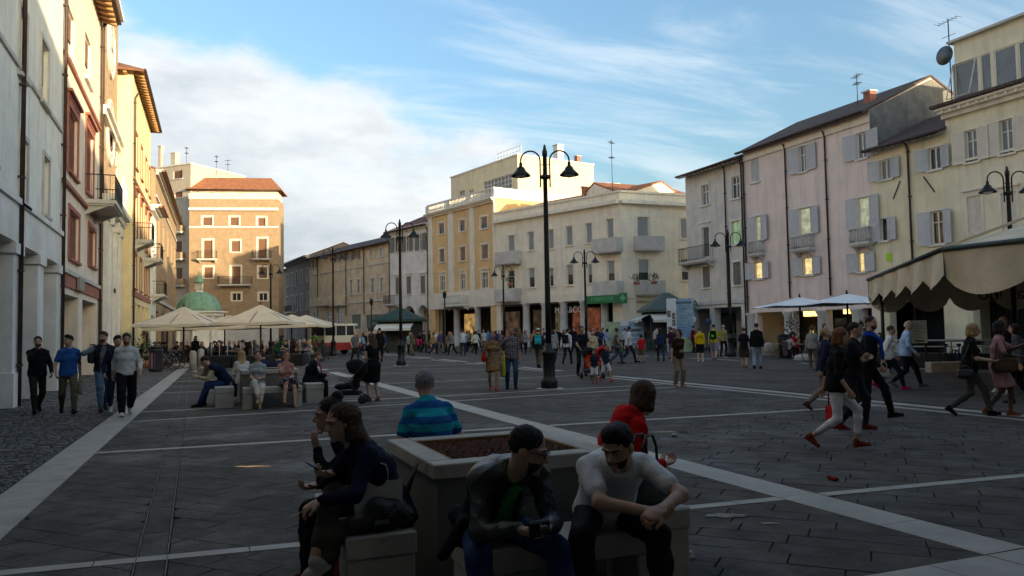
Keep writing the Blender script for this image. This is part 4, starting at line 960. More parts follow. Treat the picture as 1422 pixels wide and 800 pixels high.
for i in range(6): m_.tube([(-.25, -.6+.25*i, 3.3), (.25, -.6+.25*i, 3.3)], .01, 5)
m_.build('aerial', IRON, dd)
antenna(RX+3, yp1+3.6, 15.4, 1.9, 'small aerial on the pink house roof')
# the rest of the right row, outside the frame, as far as the low sun is concerned; the low block is added to let it through
ye = yy1
for nm, lab, y0, y1, hh, wl in (('row_house', 'plain straw row house further along the square', ye, -1.5, 14.0, W_BUFF2), ('sun_gap_block', 'unseen low block added between the row houses to let the sun past', -1.7, -12.0, 6.6, W_WHT2), ('row_house', 'tall pink row house near the square corner', -12.2, -30, 14.6, W_PINK), ('row_house', 'tall grey row house at the square corner', -30.2, -60, 14.6, W_GRYB)):
    b = Bld(nm, lab, (RX, y0), (RX, y1), hh, 10, wl, group=None)
    k = 1.5
    while k < b.w-1.5:
        for z0 in (9.6, 5.4):
            if z0+2 < hh: b.win((k-.5, k+.5, z0, z0+1.8), 'glass', (WHITE_ST, .12), pxr=False)
        k += 3.2
    b.finish(); b.roof(TILE_D, .6, 1.6 if hh > 10 else .8)
b = Bld('added_shade_palazzo', 'unseen arcaded palazzo added around the camera to shade the near end of the square', (23, 1.9), (-4.1, 1.9), 13.4, 10, W_GRYB)  # unseen building added to darken the foreground and shadow the left row
k = 2.0
while k < 26:
    for z0 in (6, 9.4): b.win((k-.5, k+.5, z0, z0+1.9), 'glass', None, pxr=False)
    k += 3.4
for a0, a1 in ((1, 5), (6, 10), (11, 26.4)): b.hole(a0, a1, 0, 4.3, .8)
b.part('arcade_back', W_GRYB, (.1, b.w-.1, -4.3, -4.1, 0, 4.6)); b.part('arcade_ceiling', W_GRYB, (.1, b.w-.1, -4.1, -.82, 4.45, 4.6))
b.finish(); b.roof(TILE_D, .6, .8)
# ================================================================ soft bodies: distance fields turned into one continuous skin
def V3(*a): return np.array(a, float)
def rotx(a): c, s = math.cos(a), math.sin(a); return np.array([[1, 0, 0], [0, c, -s], [0, s, c]])
def roty(a): c, s = math.cos(a), math.sin(a); return np.array([[c, 0, s], [0, 1, 0], [-s, 0, c]])
def rotz(a): c, s = math.cos(a), math.sin(a); return np.array([[c, -s, 0], [s, c, 0], [0, 0, 1]])
def unit(v): v = np.asarray(v, float); return v/(np.linalg.norm(v)+1e-9)
class SDF:
    def __init__(s, k=.03): s.P = []; s.k = k
    def cap(s, a, b, ra, rb=None, flat=None, k=None, op=1):
        s.P.append(('c', V3(*a), V3(*b), ra, ra if rb is None else rb, flat, s.k if k is None else k, op)); return s
    def ell(s, c, r, R_=None, k=None, op=1):
        s.P.append(('e', V3(*c), V3(*r), np.eye(3) if R_ is None else R_, None, None, s.k if k is None else k, op)); return s
    def box(s, c, h, rad, R_=None, k=None, op=1):
        s.P.append(('b', V3(*c), V3(*h), np.eye(3) if R_ is None else R_, rad, None, s.k if k is None else k, op)); return s
    def bounds(s, p):
        if p[0] == 'c':
            r = max(p[3], p[4])*max(1, p[5][1] if p[5] else 1)+p[6]; return np.minimum(p[1], p[2])-r, np.maximum(p[1], p[2])+r
        r = np.abs(p[3].T)@p[2]+p[6]+(p[4] or 0) if p[0] == 'b' else max(p[2])+p[6]; return p[1]-r, p[1]+r
    def mesh(s, vox, noise=None):
        B = [s.bounds(p) for p in s.P if p[7] > 0]; lo = np.min([b[0] for b in B], 0)-2*vox; hi = np.max([b[1] for b in B], 0)+2*vox
        n = np.ceil((hi-lo)/vox).astype(int)+1
        A = np.full(n, 1e3, np.float32); ax = [(lo[i]+vox*np.arange(n[i])).astype(np.float32) for i in range(3)]
        for p in s.P:
            b0, b1 = s.bounds(p); i0 = np.clip(np.floor((b0-lo)/vox).astype(int)-1, 0, n-1); i1 = np.clip(np.ceil((b1-lo)/vox).astype(int)+2, 1, n)
            if (i1 <= i0).any(): continue
            X = ax[0][i0[0]:i1[0], None, None]; Y = ax[1][None, i0[1]:i1[1], None]; Z = ax[2][None, None, i0[2]:i1[2]]
            q = [X-p[1][0], Y-p[1][1], Z-p[1][2]]
            if p[0] == 'c':
                ba = p[2]-p[1]
                if p[5] is not None:
                    nv, f = p[5]; nv = unit(nv); e = 1/f-1; dn = q[0]*nv[0]+q[1]*nv[1]+q[2]*nv[2]
                    q = [q[i]+nv[i]*dn*e for i in range(3)]; ba = ba+nv*(ba@nv)*e
                L2 = ba@ba+1e-9; t = np.clip((q[0]*ba[0]+q[1]*ba[1]+q[2]*ba[2])/L2, 0, 1)
                d = np.sqrt((q[0]-ba[0]*t)**2+(q[1]-ba[1]*t)**2+(q[2]-ba[2]*t)**2)-(p[3]+(p[4]-p[3])*t)
                if p[5] is not None and p[5][1] < 1: d = d*max(p[5][1], .6)
            else:
                Rm = p[3]; l = [Rm[i][0]*q[0]+Rm[i][1]*q[1]+Rm[i][2]*q[2] for i in range(3)]
                if p[0] == 'e':
                    r = p[2]; k0 = np.sqrt((l[0]/r[0])**2+(l[1]/r[1])**2+(l[2]/r[2])**2); k1 = np.sqrt((l[0]/r[0]**2)**2+(l[1]/r[1]**2)**2+(l[2]/r[2]**2)**2)
                    d = k0*(k0-1)/(k1+1e-6)
                else:
                    g_ = [np.abs(l[i])-(p[2][i]-p[4]) for i in range(3)]
                    d = np.sqrt(np.maximum(g_[0], 0)**2+np.maximum(g_[1], 0)**2+np.maximum(g_[2], 0)**2)+np.minimum(np.maximum(g_[0], np.maximum(g_[1], g_[2])), 0)-p[4]
            sl = tuple(slice(i0[i], i1[i]) for i in range(3)); a = A[sl]; k = max(p[6], 1e-4)
            if p[7] > 0: h = np.clip(.5+.5*(a-d)/k, 0, 1); A[sl] = a*(1-h)+d*h-k*h*(1-h)
            else: d = -d; h = np.clip(.5+.5*(d-a)/k, 0, 1); A[sl] = a*(1-h)+d*h+k*h*(1-h)
        S = A < 0
        c8 = [S[dx:n[0]-1+dx, dy:n[1]-1+dy, dz:n[2]-1+dz] for dx in (0, 1) for dy in (0, 1) for dz in (0, 1)]
        cnt = sum(c.astype(np.int8) for c in c8); act = (cnt > 0) & (cnt < 8); I = np.argwhere(act)
        idx = np.full(act.shape, -1, np.int32); idx[tuple(I.T)] = np.arange(len(I))
        off = np.array([(dx, dy, dz) for dx in (0, 1) for dy in (0, 1) for dz in (0, 1)])
        val = np.stack([A[I[:, 0]+o[0], I[:, 1]+o[1], I[:, 2]+o[2]] for o in off], 1)
        acc = np.zeros((len(I), 3)); num = np.zeros(len(I))
        for i in range(8):
            for j in range(i+1, 8):
                if np.abs(off[i]-off[j]).sum() != 1: continue
                a, b = val[:, i], val[:, j]; mk = (a < 0) != (b < 0); t = np.where(mk, a/(a-b+1e-12), 0)
                acc += np.where(mk[:, None], off[i]+(off[j]-off[i])*t[:, None], 0); num += mk
        V = lo+(I+acc/num[:, None])*vox
        Q = []
        for axn in range(3):
            o1, o2 = [(1, 2), (2, 0), (0, 1)][axn]
            sl0 = [slice(None)]*3; sl1 = [slice(None)]*3; sl0[axn] = slice(0, -1); sl1[axn] = slice(1, None)
            ch = S[tuple(sl0)] != S[tuple(sl1)]; E = np.argwhere(ch)
            E = E[(E[:, o1] > 0) & (E[:, o2] > 0) & (E[:, o1] < n[o1]-1) & (E[:, o2] < n[o2]-1)]
            if not len(E): continue
            def at(d1, d2): F = E.copy(); F[:, o1] += d1; F[:, o2] += d2; return idx[F[:, 0], F[:, 1], F[:, 2]]
            q = np.stack([at(-1, -1), at(0, -1), at(0, 0), at(-1, 0)], 1); ins = S[E[:, 0], E[:, 1], E[:, 2]]; q[~ins] = q[~ins][:, ::-1]; Q.append(q)
        Q = np.concatenate(Q) if Q else np.zeros((0, 4), int); Q = Q[(Q >= 0).all(1)]
        return V, Q
def np_mesh(name, V, Q, smooth=True):
    me = bpy.data.meshes.new(name); me.vertices.add(len(V)); me.vertices.foreach_set('co', np.ascontiguousarray(V, np.float32).ravel())
    me.loops.add(Q.size); me.loops.foreach_set('vertex_index', np.ascontiguousarray(Q, np.int32).ravel())
    me.polygons.add(len(Q)); me.polygons.foreach_set('loop_start', np.arange(0, Q.size, 4, dtype=np.int32))
    if smooth: me.polygons.foreach_set('use_smooth', np.ones(len(Q), bool))
    me.update(calc_edges=True); return me
def wrinkle(V, amp, f, seed=0, ax=2):
    ph = seed*1.7
    d = np.sin(V[:, 2]*f+4*np.sin(V[:, 0]*f*.35+ph)+ph)*.6+np.sin(V[:, 0]*f*.8+V[:, 1]*f*.9+V[:, 2]*f*.5+ph*2)*.4
    x, y, z = V[:, 0], V[:, 1], V[:, 2]; wx = x+.03*np.sin(z*17+ph)+.02*np.sin(y*23+ph*3); wz = z+.035*np.sin(x*15+ph*2)+.025*np.sin(y*19+ph)
    r = 1-np.abs(np.sin(wz*f*.55+wx*f*.42+ph))**.7; r2 = 1-np.abs(np.sin(wz*f*.9-wx*f*.5+y*f*.4+ph*1.3))**.8; msk = .5+.5*np.sin(x*7+z*9+ph*2.1)
    return amp*(.45*d+1.1*(r-.4)*msk+.8*(r2-.4)*(1-msk))

# ---------------------------------------------------------------- people
def ik(a, t, l1, l2, pole):
    d = t-a; L = min(np.linalg.norm(d), l1+l2-.004); L = max(L, abs(l1-l2)+.01); e = unit(d); x = (l1*l1-l2*l2+L*L)/(2*L); h = math.sqrt(max(l1*l1-x*x, 0))
    pv = pole-e*(pole@e); return a+e*x+unit(pv)*h, a+e*L
SK = {'a': (.52, .32, .23), 'b': (.44, .26, .18), 'c': (.32, .18, .12), 'd': (.10, .055, .04)}
HAIRC = {'black': (.012, .010, .009), 'dark': (.028, .017, .012), 'brown': (.075, .04, .022), 'red': (.16, .06, .025), 'blond': (.34, .22, .10), 'grey': (.28, .27, .26), 'white': (.5, .48, .45)}
def skeleton(P, female, child=False):
    J = {}; pel = V3(*P.get('pel', (0, 0, .95))); L, Hn = R(P.get('lean', 3)), R(P.get('hunch', 4)); S, T = R(P.get('side', 0)), R(P.get('twist', 0))
    Rt = rotz(T*.5)@roty(S)@rotx(-L); R2 = rotz(T)@roty(S*1.2)@rotx(-L-Hn)
    J['pel'] = pel; J['Rt'], J['R2'] = Rt, R2; J['waist'] = pel+Rt@V3(0, 0, .14); J['chest'] = pel+Rt@V3(0, 0, .31); J['nb'] = J['chest']+R2@V3(0, 0, .215)
    sw = .148 if female else .166; sw = P.get('sw', sw); hd = P.get('head', (0, 0)); Rh = rotz(R(hd[0]))@rotx(R(hd[1]))
    if len(hd) > 2: Rh = Rh@roty(R(hd[2]))
    J['Rh'] = Rh; J['head'] = J['nb']+R2@V3(0, .012, .075)+Rh@V3(0, .022, .105)
    for s_, n in ((-1, 'l'), (1, 'r')):
        sh = J['nb']+R2@V3(s_*sw, 0, -.078); J['sh'+n] = sh
        w = V3(*P.get('h'+n, (s_*.27, .03, .80))); pole = V3(*P.get('e'+n, (s_*.5, -1, -.3))); J['el'+n], J['wr'+n] = ik(sh, w, .29, .255, pole)
        hp = pel+rotz(T*.2)@V3(s_*.088, 0, -.03); J['hp'+n] = hp; an = V3(*P.get('f'+n, (s_*.10, 0, .085))); J['kn'+n], J['an'+n] = ik(hp, an, .435, .43, V3(*P.get('k'+n, (s_*.12, 1, .05))))
        J['fy'+n] = P.get('y'+n, s_*-6); J['fp'+n] = P.get('p'+n, 0)
    return J
POSES = {
    'stand': dict(hl=(-.25, .05, .82), hr=(.25, .02, .82), fl=(-.11, .02, .085), fr=(.11, -.03, .085)),
    'walk1': dict(pel=(0, 0, .915), lean=4, hl=(-.25, -.16, .86), hr=(.25, .22, .90), fl=(-.09, .33, .10), fr=(.09, -.34, .17), pr=-35, pl=8, twist=6),
    'walk2': dict(pel=(0, 0, .915), lean=4, hl=(-.25, .22, .90), hr=(.25, -.16, .86), fr=(.09, .33, .10), fl=(-.09, -.34, .17), pl=-35, pr=8, twist=-6),
    'stroll': dict(pel=(0, 0, .935), lean=3, hl=(-.25, -.06, .83), hr=(.25, .14, .86), fl=(-.09, .17, .085), fr=(.09, -.20, .12), pr=-20),
    'stroll2': dict(pel=(0, 0, .935), lean=3, hl=(-.25, .14, .86), hr=(.25, -.06, .83), fr=(.09, .17, .085), fl=(-.09, -.20, .12), pl=-20),
    'push': dict(pel=(0, 0, .93), lean=9, hl=(-.17, .42, .98), hr=(.17, .42, .98), fl=(-.09, .2, .085), fr=(.09, -.2, .11), pr=-18),
    'photo': dict(pel=(0, 0, .94), lean=2, hl=(-.06, .30, 1.42), hr=(.08, .30, 1.42), fl=(-.12, .03, .085), fr=(.12, 0, .085)),
    'hipin': dict(pel=(0, 0, .94), hl=(-.24, .06, .84), hr=(.22, .10, .98), er=(1, -.6, 0), fl=(-.10, .06, .085), fr=(.13, -.05, .085)),
    'cross': dict(pel=(0, 0, .93), hl=(.10, .24, 1.18), hr=(-.10, .26, 1.15), el=(-1, .2, -.6), er=(1, .2, -.6), fl=(-.09, .16, .085), fr=(.09, -.2, .11), pr=-18),
    'sit': dict(pel=(0, -.05, .55), lean=6, hunch=12, hl=(-.14, .30, .66), hr=(.14, .30, .66), fl=(-.12, .42, .085), fr=(.12, .42, .085)),
    'sit_lean': dict(pel=(0, -.05, .55), lean=24, hunch=16, hl=(-.12, .42, .68), hr=(.12, .42, .70), fl=(-.13, .40, .085), fr=(.13, .44, .085)),
    'sit_table': dict(pel=(0, -.05, .55), lean=12, hunch=10, hl=(-.16, .38, .80), hr=(.16, .36, .80), fl=(-.12, .38, .085), fr=(.12, .42, .085)),
}
class Fig:
    pass
def person(loc, face, h, pose, skin='a', sex='m', hair=('short', 'dark'), top=('tee', None), bottom=('trousers', None), shoes=None, label='', vox=None, group=None, P=None, beard=None, fine=False, name='person', glasses=False, hat=None, child=False, tuck=0, curl=(.5, .5), hdir=None, socks=None):
    """face: heading in degrees, counter-clockwise from world +Y"""
    female = sex == 'f'; PP = dict(POSES[pose] if isinstance(pose, str) else pose); PP.update(P or {}); J = skeleton(PP, female, child)
    k = h/1.75; dist = math.hypot(loc[0], loc[1]); vox = vox or min(max(.009, dist*.00062), .030)
    seed = int(abs(loc[0]*131+loc[1]*71)) % 97
    root = thing(name, label, 'person', loc, R(face), group)
    fem = .9 if female else 1.0; lat = J['Rt']@V3(1, 0, 0); lat2 = J['R2']@V3(1, 0, 0); fw = J['R2']@V3(0, 1, 0); up2 = J['R2']@V3(0, 0, 1)
    hk = 1.22 if child else 1.0
    def emit(name, f, mt, vx, wr=None, parent=None):
        V, Q = f.mesh(vx)
        if len(Q) == 0: return None
        if wr:
            nrm = np.zeros_like(V); a = V[Q[:, 0]]; b_ = V[Q[:, 1]]; c_ = V[Q[:, 3]]; fn = np.cross(b_-a, c_-a)
            for i in range(4): np.add.at(nrm, Q[:, i], fn)
            nrm /= np.linalg.norm(nrm, axis=1)[:, None]+1e-9; V = V+nrm*wrinkle(V, wr[0], wr[1], seed)[:, None]
        return link(name, np_mesh(name, V*k, Q), parent or root, mt)
    def torso(f, e, z0=0., z1=1., sh=True):
        """pelvis to neck base, inflated by e"""
        w = fem
        f.cap(J['pel']-J['Rt']@V3(.045, 0, .03), J['pel']+J['Rt']@V3(.045, 0, -.03), (.125 if female else .118)+e, flat=(J['Rt']@V3(0, 1, 0), .86))
        f.cap(J['pel']+J['Rt']@V3(0, 0, .02), J['waist'], .118*w+e+(.015 if female else .008), (.104 if female else .116)+e, flat=(lat, 1.22))
        f.cap(J['waist'], J['chest'], (.104 if female else .116)+e, .124*w+e, flat=(lat, 1.24))
        f.cap(J['chest'], J['nb']-up2*.09, .124*w+e, .088*w+e, flat=(lat2, 1.36))
        if sh: f.cap(J['shl']+lat2*.025, J['shr']-lat2*.025, .040*w+e*.8, k=.05); [f.cap(J['nb']-up2*.005, J['sh'+q_]+up2*.005, .048*w+e*.6, .036*w+e*.8, k=.045) for q_ in 'lr']; f.cap(J['nb']-up2*.05, J['nb']+up2*.01, .075*w+e, .055+e*.5, k=.05)
        if female:
            for s_ in (-1, 1): f.ell(J['chest']+lat2*s_*.068+fw*(.085+e)+up2*.015, (.062, .058, .062), k=.04)
    def arm(f, n, e, t=2.0, wr=.03):
        """t: 0..1 upper arm, 1..2 forearm"""
        a, b_, c_ = J['sh'+n], J['el'+n], J['wr'+n]; w = .92 if female else 1.0
        if t <= 1: f.cap(a, a+(b_-a)*t, .047*w+e, (.047-.008*t)*w+e*1.2); return
        f.cap(a, b_, .047*w+e, .039*w+e); q = b_+(c_-b_)*(t-1); f.cap(b_, q, .039*w+e, (.039-(.039-.027)*(t-1))*w+e)
    def leg(f, n, e, t=2.0, flare=0, z0=0):
        a, b_, c_ = J['hp'+n], J['kn'+n], J['an'+n]; w = 1.0
        if t <= 1: f.cap(a, a+(b_-a)*t, .086*w+e, (.086-.028*t)*w+e*1.3+flare); return
        f.cap(a, b_, .086*w+e, .058*w+e); q = b_+(c_-b_)*(t-1); f.cap(b_, b_+(q-b_)*.35, .055*w+e, .056*w+e); f.cap(b_+(q-b_)*.35, q, .056*w+e, (.056-(.056-.037)*(t-1))*w+e*.9+flare)
    # --- bare body
    ttype = top[0]; btype = bottom[0] if bottom else None
    body = SDF(.028); torso(body, -.012)
    for n in 'lr':
        arm(body, n, 0.0); leg(body, n, -.004)
        fr = rotz(R(J['fy'+n]))@rotx(R(J['fp'+n])); A_ = J['an'+n]; body.cap(A_+fr@V3(0, -.02, -.04), A_+fr@V3(0, .12, -.055), .034, .026)
    Hc, Rh = J['head'], J['Rh']
    def hp_(x, y, z): return Hc+Rh@V3(x, y, z)*hk
    RT = Rh.T
    body.cap(J['nb']-up2*.02, hp_(0, -.015, -.05), .058*fem, .055*fem)
    body.ell(hp_(0, -.012, .028), V3(.076, .096, .092)*hk, RT, k=.03); body.ell(hp_(0, .026, -.045), V3(.056, .066, .068)*hk, RT, k=.04)
    body.cap(hp_(0, .088, .012), hp_(0, .108, -.022), .009*hk, .014*hk, k=.012)
    for s_ in (-1, 1): body.ell(hp_(s_*.077, -.008, -.008), V3(.012, .024, .032)*hk, RT, k=.008)
    if fine:
        for s_ in (-1, 1): body.ell(hp_(s_*.033, .096, .010), (.019, .016, .012), RT, k=.012, op=-1); body.cap(hp_(s_*.012, .088, .027), hp_(s_*.052, .072, .026), .008, k=.012); body.ell(hp_(s_*.016, .094, -.03), (.010, .012, .008), RT, k=.008)
        body.ell(hp_(0, .084, -.058), (.026, .012, .007), RT, k=.008); body.ell(hp_(0, .082, -.071), (.022, .013, .008), RT, k=.008); body.ell(hp_(0, .072, -.100), (.022, .018, .016), RT, k=.02)
    hands = []
    for i, n in enumerate('lr'):
        w, e = J['wr'+n], J['el'+n]; d = unit(w-e); s_ = -1 if n == 'l' else 1
        if hdir and hdir.get(n) is not None: d = unit(hdir[n][0]); pn = unit(hdir[n][1])
        else: pn = unit(np.cross(d, np.array([0, 1., 0]))*(1 if n == 'l' else -1)+V3(0, 0, -.01))
        pn = unit(pn-d*(pn@d)); sd_ = np.cross(d, pn); hands.append((n, w, d, pn, sd_))
        body.cap(w, w+d*.05, .027, .030, flat=(pn, .7), k=.02); body.cap(w+d*.04, w+d*.085, .036, .038, flat=(pn, .42), k=.02)
        if fine or vox < .02:
            cv = curl[i]; th = unit(np.cross(pn, d)); side = th*(1 if n == 'l' else -1)
            for j, (o_, ln) in enumerate(((-.030, .068), (-.010, .078), (.011, .073), (.030, .058))):
                p0 = w+d*.088+side*o_; a1 = cv*.9; d1 = unit(d*math.cos(a1)+pn*math.sin(a1)); p1 = p0+d1*ln*.45; a2 = a1+cv*1.3; d2 = unit(d*math.cos(a2)+pn*math.sin(a2)); p2 = p1+d2*ln*.38; a3 = a2+cv*.9; d3 = unit(d*math.cos(a3)+pn*math.sin(a3)); p3 = p2+d3*ln*.28
                body.cap(p0-d*.015, p1, .0100, .0092, k=.007); body.cap(p1, p2, .0092, .0085, k=.004); body.cap(p2, p3, .0085, .0072, k=.004)
            t0 = w+d*.03-side*.03; t1 = t0+unit(d*.75-side*.55+pn*.3)*.045; t2 = t1+unit(d*.9+pn*.45*cv*2)*.038; body.cap(t0, t1, .014, .0115, k=.012); body.cap(t1, t2, .0115, .009, k=.004)
        else:
            body.cap(w+d*.085, w+unit(d+pn*.35)*.165, .026, .018, flat=(pn, .5), k=.015); body.cap(w+d*.04, w+d*.08+unit(d-pn)*.02, .012, .010)
    bo = emit('body', body, mat('skin_'+skin, SK[skin], .55, .08, 8, .08, 60, kind='skin', spec=.35), vox if not fine else .0062)
    # --- lower garment
    vb = max(vox, .010) if not fine else .0095
    if btype in ('trousers', 'jeans', 'shorts', 'capri'):
        f = SDF(.03); e = .016; f.cap(J['pel']-J['Rt']@V3(.045, 0, .03), J['pel']+J['Rt']@V3(.045, 0, -.03), (.125 if female else .118)+.006, flat=(J['Rt']@V3(0, 1, 0), .84)); f.cap(J['pel'], J['pel']+J['Rt']@V3(0, 0, .09), .120, .116, flat=(lat, 1.18))
        t = {'trousers': 1.93, 'jeans': 1.95, 'shorts': .95, 'capri': 1.72}[btype]; slim = bottom[2] if len(bottom) > 2 else .012
        for n in 'lr': leg(f, n, slim if btype != 'shorts' else .022, t, 0.004 if btype != 'shorts' else .01)
        emit('trousers' if btype != 'shorts' else 'shorts', f, bottom[1], vb, (.0065 if fine else .004, 46) if vb < .02 else None)
    elif btype in ('skirt', 'long_skirt'):
        f = SDF(.05); mid = (J['knl']+J['knr'])/2; hip = (J['hpl']+J['hpr'])/2; t = 1.05 if btype == 'skirt' else 1.5; end = hip+(mid-hip)*min(t, 1.05)
        f.cap(J['pel'], J['pel']+J['Rt']@V3(0, 0, .11), .135, .115, flat=(lat, 1.15))
        for n in 'lr': leg(f, n, .03, .9, .03)
        f.cap(hip, end, .13, .15, flat=(V3(1, 0, 0), 1.15)); ax_ = unit(hip-mid); pz = unit(V3(0, 0, .5)+ax_); ux = unit(np.cross(pz, V3(0, 1, .3))); f.box(end-pz*.38, V3(.5, .5, .4), .01, np.array([ux, np.cross(pz, ux), pz]), k=.006, op=-1); emit('skirt', f, bottom[1], vb, (.005, 30) if vb < .02 else None)
    # --- upper garment
    mt = top[1]
    if mt is not None:
        f = SDF(.03); e = {'tee': .018, 'shirt': .020, 'polo': .018, 'sweater': .020, 'jacket': .025, 'hoodie': .027, 'tank': .010, 'dress': .012, 'vest': .022, 'leather': .026, 'coat': .030}[ttype]
        torso(f, e); st = {'tee': .62, 'polo': .66, 'shirt': 1.96, 'sweater': 1.9, 'jacket': 1.97, 'hoodie': 1.95, 'tank': .12, 'dress': .35, 'vest': .15, 'leather': 1.96, 'coat': 1.98}[ttype]
        if len(top) > 2 and top[2] is not None: st = top[2]
        for n in 'lr': arm(f, n, e*.55+(.006 if st < 1 else 0), st)
        hem = {'tee': .09, 'shirt': .10, 'polo': .09, 'sweater': .06, 'jacket': .10, 'hoodie': .08, 'tank': .07, 'vest': .06, 'leather': .05, 'coat': .3, 'dress': .0}[ttype]
        if hem and not tuck:
            f.cap(J['pel']+J['Rt']@V3(0, 0, .06), J['pel']-J['Rt']@V3(0, 0, min(hem, .07)), .125+e*.9, .130+e, flat=(lat, 1.22))
        if ttype in ('dress', 'coat'):
            hip = (J['hpl']+J['hpr'])/2; mid = (J['knl']+J['knr'])/2; ln = top[3] if len(top) > 3 else .9; f.cap(hip, hip+(mid-hip)*ln, .135+e*.5, .155+e*.5, flat=(lat, 1.12), k=.06)
            for n in 'lr': leg(f, n, .03, ln*.92, .015)
        if ttype not in ('dress', 'coat') and not tuck: f.box(J['pel']-J['Rt']@V3(0, 0, hem+.4), V3(.5, .5, .4), .01, J['Rt'].T, k=.006, op=-1)
        elif tuck: f.box(J['pel']+J['Rt']@V3(0, 0, .05-.4), V3(.5, .5, .4), .01, J['Rt'].T, k=.006, op=-1)
        else:
            ax_ = unit(hip-mid); pz = unit(V3(0, 0, 1)*.5+ax_); q_ = hip+(mid-hip)*(ln+.06)-pz*.4; ux = unit(np.cross(pz, V3(0, 1, .3))); f.box(q_, V3(.5, .5, .4), .01, np.array([ux, np.cross(pz, ux), pz]), k=.006, op=-1)
        if ttype in ('hoodie',):
            f.cap(J['nb']-fw*.07-lat2*.07-up2*.0, J['nb']-fw*.07+lat2*.07, .05, k=.03); f.ell(J['nb']-fw*.09-up2*.05, (.12, .05, .09), J['R2'].T, k=.03)
        if ttype in ('polo', 'shirt', 'jacket', 'leather', 'coat'):
            for s_ in (-1, 1): f.cap(J['nb']+fw*.05+lat2*s_*.03+up2*-.005, J['nb']-fw*.045+lat2*s_*.055+up2*.035, .014, .018, k=.012)
        f.ell(J['nb']+up2*.055+fw*.02, (.062, .075, .05), J['R2'].T, k=.015, op=-1)
        if ttype in ('vest',) or (ttype in ('jacket', 'leather', 'vest') and len(top) > 3 and top[3] is not None):
            f.cap(J['nb']+fw*.15-up2*.04, J['waist']+J['Rt']@V3(0, .17, -.25), .075, .085, k=.02, op=-1)
            f2 = SDF(.03); torso(f2, .013); 
            if ttype == 'vest':
                for n in 'lr': arm(f2, n, .014, 1.9)
            f2.ell(J['nb']+up2*.055+fw*.02, (.06, .073, .045), J['R2'].T, k=.015, op=-1); emit('shirt', f2, top[3], vb, (.004, 40) if vb < .02 else None)
        emit({'tee': 't_shirt', 'tank': 'tank_top', 'leather': 'jacket', 'polo': 'polo_shirt'}.get(ttype, ttype), f, mt, vb, ((.0085 if fine else .006) if ttype in ('jacket', 'leather', 'hoodie', 'sweater', 'coat') else (.0065 if fine else .0045), 38) if vb < .02 else None)
    # --- shoes
    if shoes is not None:
        for n in 'lr':
            fr = rotz(R(J['fy'+n]))@rotx(R(J['fp'+n])); A_ = J['an'+n]; f = SDF(.02); q = .9 if female else 1.0
            f.cap(A_+fr@V3(0, -.035, -.042), A_+fr@V3(0, .06, -.045), .040*q, .038*q); f.cap(A_+fr@V3(0, .06, -.050), A_+fr@V3(0, .155*q, -.056), .040*q, .030*q, flat=(fr@V3(0, 0, 1), .8)); f.cap(A_+fr@V3(0, -.01, -.0), A_+fr@V3(0, -.02, -.04), .042, .04); f.box(A_+fr@V3(0, .05*q, -.078), V3(.044*q, .135*q, .012), .01, fr.T, k=.008)
            emit('shoe', f, shoes, min(max(vox, .009), .02))
    # --- hair
    if hair:
        hm = mat('hair_'+hair[1], HAIRC[hair[1]], .62, .35, 30, .7, 90, spec=.22, kind='hair'); f = SDF(.02); ht = hair[0]
        if ht != 'bald':
            f.ell(hp_(0, -.022, .042), V3(.084, .098, .090)*hk, RT)
            if ht == 'quiff': f.ell(hp_(0, .035, .105), V3(.06, .055, .04)*hk, RT, k=.03)
            if ht in ('bob', 'long', 'curly'):
                for s_ in (-1, 1): f.cap(hp_(s_*.062, -.03, .03), hp_(s_*.072, -.015, -.085 if ht != 'long' else -.10), .035, .034, k=.03)
                f.cap(hp_(0, -.07, .03), hp_(0, -.075, -.09), .07, .06, flat=(Rh@V3(1, 0, 0), 1.2), k=.03)
            if ht == 'long':
                dn = unit(J['R2']@V3(0, -.12, -1)); b0 = hp_(0, -.075, -.09); f.cap(b0, b0+dn*.20, .062, .045, flat=(lat2, 1.6), k=.04)
                for s_ in (-1, 1): f.cap(b0+lat2*s_*.06, b0+lat2*s_*.085+dn*.19+fw*.02, .035, .022, k=.03)
            if ht == 'bun': f.ell(hp_(0, -.075, .125), V3(.045, .045, .04), RT, k=.012)
            if ht == 'tail': b0 = hp_(0, -.11, .03); f.cap(b0, b0+V3(0, -.03, -.16), .03, .018)
            if ht == 'curly':
                rg = random.Random(seed)
                for _ in range(16):
                    a_, z_ = rg.uniform(0, 6.28), rg.uniform(-.05, .11); f.ell(hp_(.085*math.cos(a_)*math.sqrt(max(0, 1-(z_/.14)**2)), -.03+.095*math.sin(a_), z_), V3(.04, .04, .035), RT, k=.015)
            f.ell(hp_(0, .108, -.028), V3(.074, .072, .098 if ht not in ('quiff',) else .09)*hk, RT, k=.014, op=-1)
            if ht in ('short', 'quiff', 'bun', 'tail'): f.ell(hp_(0, .02, -.10), V3(.13, .085, .085)*hk, RT, k=.014, op=-1)
            emit('hair', f, hm, min(vox, .012) if not fine else .0055, (.004, 130) if vox < .016 or fine else None, parent=bo)
        else:
            f.ell(hp_(0, -.05, .0), V3(.080, .066, .045)*hk, RT); emit('hair', f, hm, min(vox, .014), parent=bo)
